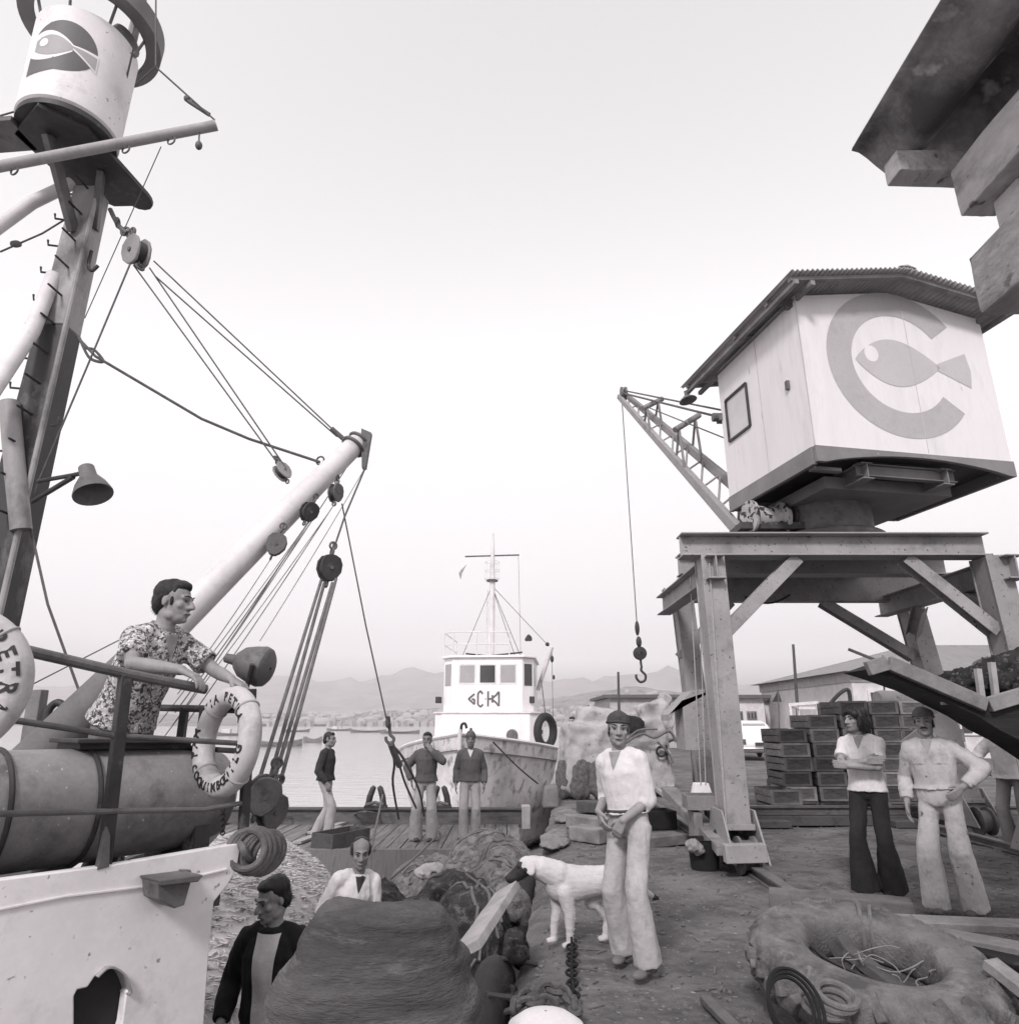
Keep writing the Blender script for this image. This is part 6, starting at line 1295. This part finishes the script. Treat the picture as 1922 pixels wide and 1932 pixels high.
    # ---- shoes
    for sd_ in (1, -1):
        hip, kn, an, fyaw, fz = legs[sd_]; rot = Matrix.Rotation(R(fyaw), 3, 'Z'); O = V((an.x, an.y, fz)); m_ = MB()
        for c, r in (((0, -.045, .042), (.040, .050, .042)), ((0, .03, .045), (.043, .075, .040)), ((0, .12, .032), (.045, .075, .030)), ((0, -.01, .08), (.038, .045, .05))): m_.sphere(O + rot @ V(c), r, rot, 16, 10)
        sh_m = fuse(m_, .009, 2)
        for v_ in sh_m.vertices: v_.co.z = max(v_.co.z, fz + .004)
        build_mesh('shoe', sh_m, shoes or M_wood_d, root, sharp=60, local=True)
    # ---- trousers
    tm, hem, kneer, tl = (trousers + (None,) * 4)[:4]; hem = hem or .085; kneer = kneer or .076; g = MB(); wx = (extra or {}).get('waist', 0)
    g.loft([ell(pel + sp * (t * L), rx * fat + .012 + wx, ry * fat + .012 + wx, *frame(t)) for t, rx, ry in ((-.17, .10, .08), (-.10, .132, .097), (-.02, .139, .101), (.10, .136, .100), (.19, .131, .097))])
    g.sphere(pel + V((0, 0, -.085)), (.078, .062, .068), nu=16, nv=12)
    for sd_ in (1, -1):
        hip, kn, an, fyaw, fz = legs[sd_]; d_ = (an - kn).normalized(); end = an + d_ * (.055 if tl is None else tl); fd_ = Matrix.Rotation(R(fyaw), 3, 'Z') @ V((0, 1, 0)); fw = V((0, 0, 0))
        g.tube([hip + V((0, 0, .02)), hip.lerp(kn, .45), kn, kn.lerp(an, .5), end + fd_ * .012], [.087, .079, kneer, (kneer + hem) / 2 + .002, hem], 18); g.sphere(hip, .086, nu=14, nv=10)
    tme = fuse(g, .011, 3); wrinkle(tme, .0065, 12, 1 + len(label), stretch=(1, 1, .28), ridge=True); wrinkle(tme, .0035, 24, 6, stretch=(1, 1, .6)); tro = build_mesh('trousers', tme, tm, root, sharp=180, local=True)
    # ---- shirt, jumper or jacket
    shirt, sl, hemt, loose, v_open = (top + (None,) * 5)[:5]; lo = loose or .0; g = MB(); hemt = -.04 if hemt is None else hemt
    rr = [(t, rx, ry) for t, rx, ry in tors if t > hemt + .03 and t < .98]; r0 = [(hemt, .150 + lo * .7, .108 + lo * .7)]
    g.loft([ell(pel + sp * (t * L), rx * fat + .015 + lo * (1 if t < .75 else .35), ry * fat + .015 + lo * (1 if t < .75 else .3), *frame(t)) for t, rx, ry in r0 + rr + [(.985, .064, .066)]])
    for sd_ in (1, -1):
        e, wp, a = J[sd_]; S1 = sh[sd_]; g.sphere(S1, .064 + lo * .35, nu=16, nv=12); limb(g, [neck - sp * .050, neck.lerp(S1, .55), S1], [.055, .060, .064 + lo * .2])
        f1 = min(1, sl * 2); up_end = S1.lerp(e, f1); w_ = .060 + lo * .55
        limb(g, [S1, S1.lerp(up_end, .5), up_end], [.064 + lo * .4, w_, w_ - .005 if sl > .5 else w_ + .004], caps=(True, sl > .5))
        if sl > .5: low_end = e.lerp(wp, (sl - .5) * 2); limb(g, [e, e.lerp(low_end, .6), low_end], [w_ - .005, w_ - .009, .042 + lo * .4], caps=(True, False))
    sme_ = fuse(g, .010, 3); wrinkle(sme_, .006 + lo * .10, 11, 4 + len(label), stretch=(1, 1, .35), ridge=True); wrinkle(sme_, .0035, 24, 9, stretch=(1, 1, .6))
    so_ = build_mesh('shirt' if (extra or {}).get('top_name') is None else extra['top_name'], sme_, shirt, root, sharp=180, local=True)
    bv = BVHTree.FromPolygons([v.co.copy() for v in sme_.vertices], [list(p.vertices) for p in sme_.polygons])
    def patch(name, m, fn, nu=8, nv=8, off=.004):
        """a cut piece of cloth or skin lying on the front of the chest: fn(a, b) -> sideways, up the spine"""
        pm = MB(); good = True; pts = []
        for i in range(nu + 1):
            for j in range(nv + 1):
                x_, t_ = fn(i / nu, j / nv); o_ = pel + sp * (t_ * L) + frame(t_)[0] * x_; dr_ = -frame(t_)[1]; hit = bv.ray_cast(o_ - dr_ * .5, dr_)
                if hit[0] is None or (hit[0] - o_).length > .32: good = False; pts.append(o_); continue
                pts.append(hit[0] - dr_ * off)
        if not good: return
        q_ = nv + 1; pm.add(pts, [(i * q_ + j, (i + 1) * q_ + j, (i + 1) * q_ + j + 1, i * q_ + j + 1) for i in range(nu) for j in range(nv)]); return pm.build(name, m, root, local=True, sharp=180)
    if v_open: patch('open_neck', v_open if not isinstance(v_open, (int, float)) else skin, lambda a, b_: ((a - .5) * .10 * (b_ ** .9) + .0, .73 + .25 * b_), 6, 10)
    ex_ = extra or {}
    if ex_.get('placket'): patch('placket', ex_['placket'], lambda a, b_: ((a - .5) * .034, ex_.get('p0', .05) + (.70 - ex_.get('p0', .05)) * b_), 2, 14, .003)
    if ex_.get('front'): patch('shirt_front', ex_['front'], lambda a, b_: ((a - .5) * (.10 + .05 * b_), -.02 + .96 * b_), 8, 16, .005)
    if ex_.get('pockets'):
        for e in (1, -1): patch('pocket', ex_['pockets'], lambda a, b_: (e * .085 + (a - .5) * .105, .56 + .24 * b_), 5, 6, .006)
    if ex_.get('collar'):
        for e in (1, -1):
            c_ = MB(); n0 = neck - sp * .028
            pts = [n0 - ays * .060 + axs * e * .01 + sp * .025, n0 + axs * e * .066 + sp * .02, n0 + axs * e * .052 + ays * .062 - sp * .012, n0 + axs * e * .012 + ays * .094 - sp * .045, n0 + axs * e * .062 + ays * .098 - sp * .085, n0 + axs * e * .098 + ays * .03 - sp * .028, n0 - ays * .085 + axs * e * .01 - sp * .015]
            c_.add(pts, [(0, 1, 6), (1, 5, 6), (1, 2, 5), (2, 4, 5), (2, 3, 4)]); c_.build('collar', ex_['collar'], root, local=True, solidify=.007, sharp=80)
    if ex_.get('belt'):
        bt = MB(); bt.tube([p for p in ell(pel + sp * (.17 * L), .165 * fat, .123 * fat, *frame(.17))] + [ell(pel + sp * (.17 * L), .165 * fat, .123 * fat, *frame(.17))[0]], .016, 6); bt.build('belt', M_dark, root, local=True)
    if ex_.get('moustache'): MB().tube([H(-.030, .091, -.050), H(-.012, .104, -.044), H(.012, .104, -.044), H(.030, .091, -.050)], [.004, .0075, .0075, .004], 8).build('moustache', M_hair, root, local=True)
    if ex_.get('tears'):
        for k_, (zz, xx) in enumerate(((.50, .0), (.46, .02), (.56, -.01))):
            hip, kn, an, fyaw, fz = legs[-1]; c = kn.lerp(an, .15 + .1 * k_) + V((xx, .080, 0)); MB().sphere(c, (.022, .012, .006)).build('torn_patch', M_eye, root, local=True)
    return root
def toL(loc, heading, s, wpt):
    m = Matrix.Translation(V(loc)) @ Matrix.Rotation(R(heading - 90), 4, 'Z') @ Matrix.Scale(s, 4); return m.inverted() @ V(wpt)
W_ = cloth
# 1  the man on the boat, leaning on the rail
Pp = PV(240, 1328, WA, WB, .64); l1 = V((Pp.x, Pp.y, DZ)); h1 = -28
hw_r, hw_l = W(352, 1284, -.01), PV(448, 1292, WA, WB, .06)
person('dark haired man in a floral short sleeved shirt leaning on the boat rail', l1, h1, .93, pel=(0, 0, .90), neck=(-.01, .21, 1.36), sy=8, hy=16, hp=4, feet=((.12, -.26, 10), (-.12, -.22, -10)),
       arms={1: dict(w=toL(l1, h1, .93, hw_r + V((-.05, .04, .05))), pole=(1, -.4, -.3), fd=toL(l1, h1, .93, hw_r + V((.3, -.02, -.12))) - toL(l1, h1, .93, hw_r), pn=(0, -.2, -1), curl=38),
             -1: dict(w=toL(l1, h1, .93, hw_l + V((-.05, .03, .03))), pole=(-1, -.3, -.5), fd=toL(l1, h1, .93, hw_l + V((.3, -.05, -.14))) - toL(l1, h1, .93, hw_l), pn=(0, -.2, -1), curl=38)},
       hair='side', top=(M_floral, .38, -.14, .022, 1), trousers=(W_('grey_slacks', .17, .2), .085), shoes=M_black, extra=dict(collar=M_floral, placket=M_floral))
# 2  the man in the middle of the quay
f2a, f2b = G(1178, 1812), G(1226, 1842); l2 = (f2a + f2b) / 2; h2 = 226; l2 = V((l2.x - .02, l2.y, 0)); la, lb = toL(l2, h2, 1, f2a), toL(l2, h2, 1, f2b)
M_wshirt = W_('white_shirt', .62, .10, stain=(.46, 5, .55, .75)); M_khaki = W_('pale_cotton', .42, .14, stain=(.26, 4, .5, .7)); M_cap = mat('knit_cap', .07, .95, .35, 30, .8, 90, stretch=(1, 1, 3))
person('man in an open necked white shirt, knit cap and pale trousers beside the dog', l2, h2, .955, pel=(-.02, 0, .93), neck=(.02, .03, 1.44), sy=8, hy=30, hp=2, hr=-3, feet=((la.x, la.y, 14), (lb.x, lb.y, 4)),
       arms={1: dict(w=(.13, .17, 1.01), pole=(.45, -1, -.1), fd=(-.45, .15, -.85), pn=(-.5, -.7, 0), curl=34), -1: dict(w=(-.10, .19, .97), pole=(-.5, -1, -.1), fd=(.5, .1, -.85), pn=(.3, -.9, 0), curl=38)},
       hair='fringe', hat=('beanie', M_cap), top=(M_wshirt, .58, .13, .013, 1), trousers=(M_khaki, .098, .078, .02), shoes=mat('suede_shoe', .16, .9, .3, 9, .3), extra=dict(collar=M_wshirt, belt=1, shw=.143, waist=.004, p0=.3, placket=M_wshirt))
# 3  long haired man with folded arms
l3 = G(1664, 1690); l3.z = 0
M_tee = W_('white_tee', .64, .10, stain=(.5, 6, .55, .75)); M_dkt = W_('dark_flares', .022, .3)
person('long haired man in a white short sleeved shirt and dark flared trousers, arms folded', l3, 232, 1.0, sy=-4, hy=-32, pel=(0, -.01, .93), neck=(0, -.02, 1.44), feet=((.12, .08, 20), (-.10, -.06, -12)),
       arms={1: dict(w=(-.07, .235, 1.20), pole=(1, .1, -.45), fd=(-1, .0, .12), pn=(0, -1, 0), curl=15), -1: dict(w=(.08, .255, 1.155), pole=(-1, .1, -.45), fd=(1, -.05, .10), pn=(0, -1, 0), curl=25)},
       hair='long', top=(M_tee, .34, -.04, .012, 1), trousers=(M_dkt, .130, .074, .04), shoes=M_black, extra=dict(collar=M_tee))
# 4  man in overalls
l4 = G(1808, 1724); l4.z = 0
M_ovr = W_('worn_overalls', .46, .16, 4, stain=(.24, 4.5, .50, .70), spots=(.14, 13, .66, .72))
person('capped man with a moustache in pale torn overalls, one hand on his hip', l4, 226, 1.0, sy=6, hy=2, hp=2, pel=(0, -.02, .93), neck=(.02, -.02, 1.42), feet=((.13, .10, 18), (-.13, -.02, -6)),
       arms={1: dict(w=(.25, .06, .86), pole=(.5, -1, 0), fd=(0, .2, -1), pn=(-1, 0, 0)), -1: dict(w=(-.215, .085, 1.02), pole=(-1, -.45, .1), fd=(.50, .55, -.55), pn=(.6, -.6, .2), curl=18)},
       hair='fringe', hat=('beanie', mat('grey_cap', .13, .95, .3, 30, .8, 90)), top=(M_ovr, .93, .12, .024, 1), trousers=(M_ovr, .112, .090, .04), shoes=mat('old_boot', .09, .8, .4, 9, .3), extra=dict(collar=M_ovr, pockets=M_ovr, placket=M_ovr, moustache=1, tears=1, waist=.026, p0=.25, top_name='overall_top'), fat=1.03)
# 5  man at the right edge
l5 = G(1936, 1606); l5.z = 0
person('man in a loose white shirt half hidden behind the old wooden boat', l5, 215, 1.0, feet=((.12, .05, 10), (-.1, -.05, -10)), arms={1: dict(w=(.2, .2, 1.0), pole=(1, -.5, 0), fd=(-.3, .6, -.6), pn=(-1, 0, 0)), -1: dict(w=(-.24, .05, .9), pole=(-.5, -1, 0), fd=(0, .2, -1), pn=(1, 0, 0))},
       top=(M_tee, .6, -.12, .03, 1), trousers=(W_('mid_trousers', .2, .2), .09), shoes=M_black, extra=dict(collar=M_tee), vox=.01)
# 6-8  three men on the barge deck
l6 = G(606, 1582, BD); l6.z = BD; M_dsw = W_('dark_jumper', .035, .2); M_gsw = W_('grey_jumper', .11, .2); M_tr2 = W_('light_trousers', .36, .14)
person('man in a dark jumper walking to the right on the barge deck', l6, -8, 1.0, hy=-8, feet=((.08, .14, 0), (-.08, -.14, 0)), arms={1: dict(w=(.23, .12, .88), pole=(.3, -1, 0), fd=(0, .3, -1), pn=(-1, 0, 0), curl=40), -1: dict(w=(-.23, -.05, .88), pole=(-.3, -1, 0), fd=(0, .1, -1), pn=(1, 0, 0), curl=40)},
       top=(M_dsw, .96, -.02, .02), trousers=(M_tr2, .09), shoes=M_wood_d, vox=.011, skin=M_skin_d)
l7 = G(800, 1586, BD); l7.z = BD
person('man in a grey jumper holding one hand to his mouth on the barge deck', l7, 268, 1.0, feet=((.14, .02, 14), (-.14, .02, -14)), arms={1: dict(w=(.24, .05, .92), pole=(1, -.5, 0), fd=(-.2, .2, -1), pn=(-1, 0, 0)), -1: dict(w=(-.10, .20, 1.40), pole=(-1, -.1, -.8), fd=(.55, -.15, .75), pn=(.3, -.9, 0), curl=35)},
       top=(M_gsw, .96, -.02, .024), trousers=(M_tr2, .12, .085, .05), shoes=M_wood_d, vox=.011, skin=M_skin_d)
l8 = G(885, 1584, BD); l8.z = BD
person('man in a bobble cap and open cardigan standing near the white ship bow', l8, 272, 1.0, feet=((.09, .03, 10), (-.10, -.03, -12)), hair='fringe', hat=('bobble', mat('bobble_wool', .11, .95, .3, 20, .6)), top=(M_gsw, .96, -.03, .02, M_wshirt), trousers=(M_tr2, .088), shoes=mat('pale_shoe', .2), vox=.011, skin=M_skin_d)
# 9  man in the white smock, down in the hold
c9 = P(680, 1614, 6.7); l9 = V((c9.x - .12, c9.y + .05, c9.z - 1.545))
person('balding smiling man in a white smock standing among the nets in the hold', l9, 282, 1.0, pel=(0, -.03, .92), neck=(-.10, .05, 1.42), sy=18, hy=-14, hp=6, hair='bald', feet=((.12, 0, 10), (-.12, 0, -10)), skin=M_skin_d,
       arms={1: dict(w=(.19, .16, .92), pole=(.4, -1, .0), fd=(0, .5, -.8), pn=(-.6, 0, -.7), curl=40), -1: dict(w=(-.18, .18, .92), pole=(-.4, -1, 0), fd=(.1, .5, -.8), pn=(.6, 0, -.7), curl=40)},
       top=(W_('white_smock', .62, .08), .96, -.16, .018, M_eye), trousers=(W_('smock_trousers', .3, .2), .09), shoes=M_black, extra=dict(collar=W_('white_smock', .62)), vox=.008)
# 10 man in the dark jacket, looking down
c10 = P(506, 1708, 4.85); s10 = 1.0; l10 = V((c10.x + .04, c10.y + .06, c10.z - 1.53))
tag(MB().box((l10.x - .2, l10.y, (l10.z - 1.10) / 2), (1.1, .9, l10.z + 1.10)).build('hatch_box', M_wood_d, None, bevel=.01), 'dark hatch box in the hold under the man in the dark jacket', 'box')
person('man in a dark jacket over a white shirt, head bowed, beside the boat corner', l10, 262, s10, pel=(0, -.02, .92), neck=(0, .02, 1.42), sy=4, hy=-34, hp=14, hair='slick', feet=((.12, 0, 10), (-.12, 0, -10)), skin=M_skin,
       arms={1: dict(w=(.24, .12, .90), pole=(.6, -1, 0), fd=(0, .3, -1), pn=(-1, 0, 0)), -1: dict(w=(-.26, .16, .95), pole=(-1, -.6, 0), fd=(0, .5, -.8), pn=(1, 0, 0))},
       top=(W_('dark_jacket', .016, .35), .96, -.20, .026), trousers=(W_('dark_trousers', .02, .3), .09), shoes=M_black, extra=dict(front=M_wshirt, collar=M_wshirt, top_name='jacket'))
# 11 small figure by the ship side
l11 = V((1.62, 18.6, 0)); person('small figure in white standing between the ship and the canvas heap', l11, 250, 1.0, top=(M_tee, .6, -.05, .02), trousers=(W_('mid_trousers', .2), .09), shoes=M_black, vox=.014)
# ------------------------------------------------ the dog
def dog():
    dl = G(1075, 1782); dl = V((.58, 5.76, 0)); r = thing('dog', 'white farm dog with a dark face and back spots standing on the quay edge', 'dog', dl, R(180 + 6))
    # built facing +X, then turned to face left
    b = MB(); rings = []
    for x, z, ry, rz_ in ((-.30, .45, .05, .06), (-.25, .44, .085, .095), (-.12, .425, .09, .098), (.03, .41, .10, .115), (.15, .405, .105, .135), (.24, .415, .09, .125), (.31, .44, .055, .08)): rings.append([V((x, ry * math.cos(2 * math.pi * j / 20), z + rz_ * math.sin(2 * math.pi * j / 20))) for j in range(20)])
    b.loft(rings); b.sphere((-.25, 0, .45), (.10, .085, .10)); b.sphere((.22, 0, .42), (.10, .09, .13))
    hd = V((.455, .0, .53)); limb(b, [V((.22, 0, .46)), V((.34, 0, .51)), hd + V((-.05, 0, .0))], [.105, .085, .072])
    ho = Matrix.Rotation(R(-6), 3, 'Z') @ Matrix.Rotation(R(24), 3, 'Y'); h_ = lambda x, y, z: hd + ho @ V((x, y, z))
    b.sphere(h_(0, 0, 0), (.085, .068, .066), ho); limb(b, [h_(.04, 0, -.010), h_(.11, 0, -.024), h_(.145, 0, -.026)], [.056, .042, .036]); limb(b, [h_(.05, 0, -.045), h_(.13, 0, -.05)], [.028, .020])
    for e in (1, -1):
        ear = Matrix.Rotation(R(e * 25), 3, 'X'); b.sphere(h_(-.02, e * .070, -.005), (.040, .014, .062), ho @ ear)
    for e, dx in ((1, -.05), (-1, .045)):   # front legs
        limb(b, [V((.20 + dx * .4, e * .062, .36)), V((.185 + dx * .7, e * .068, .22)), V((.20 + dx, e * .066, .10)), V((.20 + dx, e * .066, .035))], [.066, .042, .029, .026])
        for t in (-.016, 0, .016): limb(b, [V((.20 + dx, e * .066 + t, .024)), V((.245 + dx, e * .066 + t * 1.3, .016))], [.019, .014], n=8)
    for e, dx in ((1, -.01), (-1, .14)):
        limb(b, [V((-.24, e * .055, .42)), V((-.19 + dx, e * .075, .27)), V((-.30 + dx, e * .072, .145)), V((-.285 + dx, e * .070, .035))], [.092, .062, .030, .026])
        for t in (-.016, 0, .016): limb(b, [V((-.285 + dx, e * .07 + t, .024)), V((-.24 + dx, e * .07 + t * 1.3, .016))], [.019, .014], n=8)
    limb(b, [V((-.31, 0, .50)), V((-.38, 0, .42)), V((-.44, .0, .34)), V((-.50, 0, .30)), V((-.54, 0, .29))], [.034, .028, .028, .026, .012])
    me = fuse(b, .008, 3); wrinkle(me, .0022, 40, 2, stretch=(.4, 1, 1)); wrinkle(me, .0015, 90, 4)
    spots = [(h_(.085, 0, -.028), .105), (h_(.03, .03, -.05), .055), (V((.05, -.05, .54)), .040), (V((-.16, .02, .53)), .03), (V((-.54, 0, .29)), .05), (h_(-.03, -.08, -.02), .03)]
    for p in me.polygons:
        c = p.center; p.material_index = 1 if any((c - q).length < rr * (1 + .35 * noise.noise(c * 30)) for q, rr in spots) else 0
    me.update(); me = tufted(me, 9000, .014, .0012, lambda nr, c: nr * .30 + V((-.8, 0, -.35)), 8); idx = [p.material_index for p in me.polygons]
    o = build_mesh('body', me, [mat('dog_white', .56, .9, .12, 9, .6, 120, stain=(.45, 7, .55, .75)), mat('dog_black', .04, .85, .4, 12, .6, 120)], r, sharp=180, local=True, norm=False)
    for p, i in zip(o.data.polygons, idx): p.material_index = i
    MB().sphere(h_(.168, 0, -.012), (.014, .018, .013), ho).build('nose', M_black, r, local=True)
    for e in (1, -1): MB().sphere(h_(.055, e * .042, .024), .0105).build('eye', M_black, r, local=True)
dog()
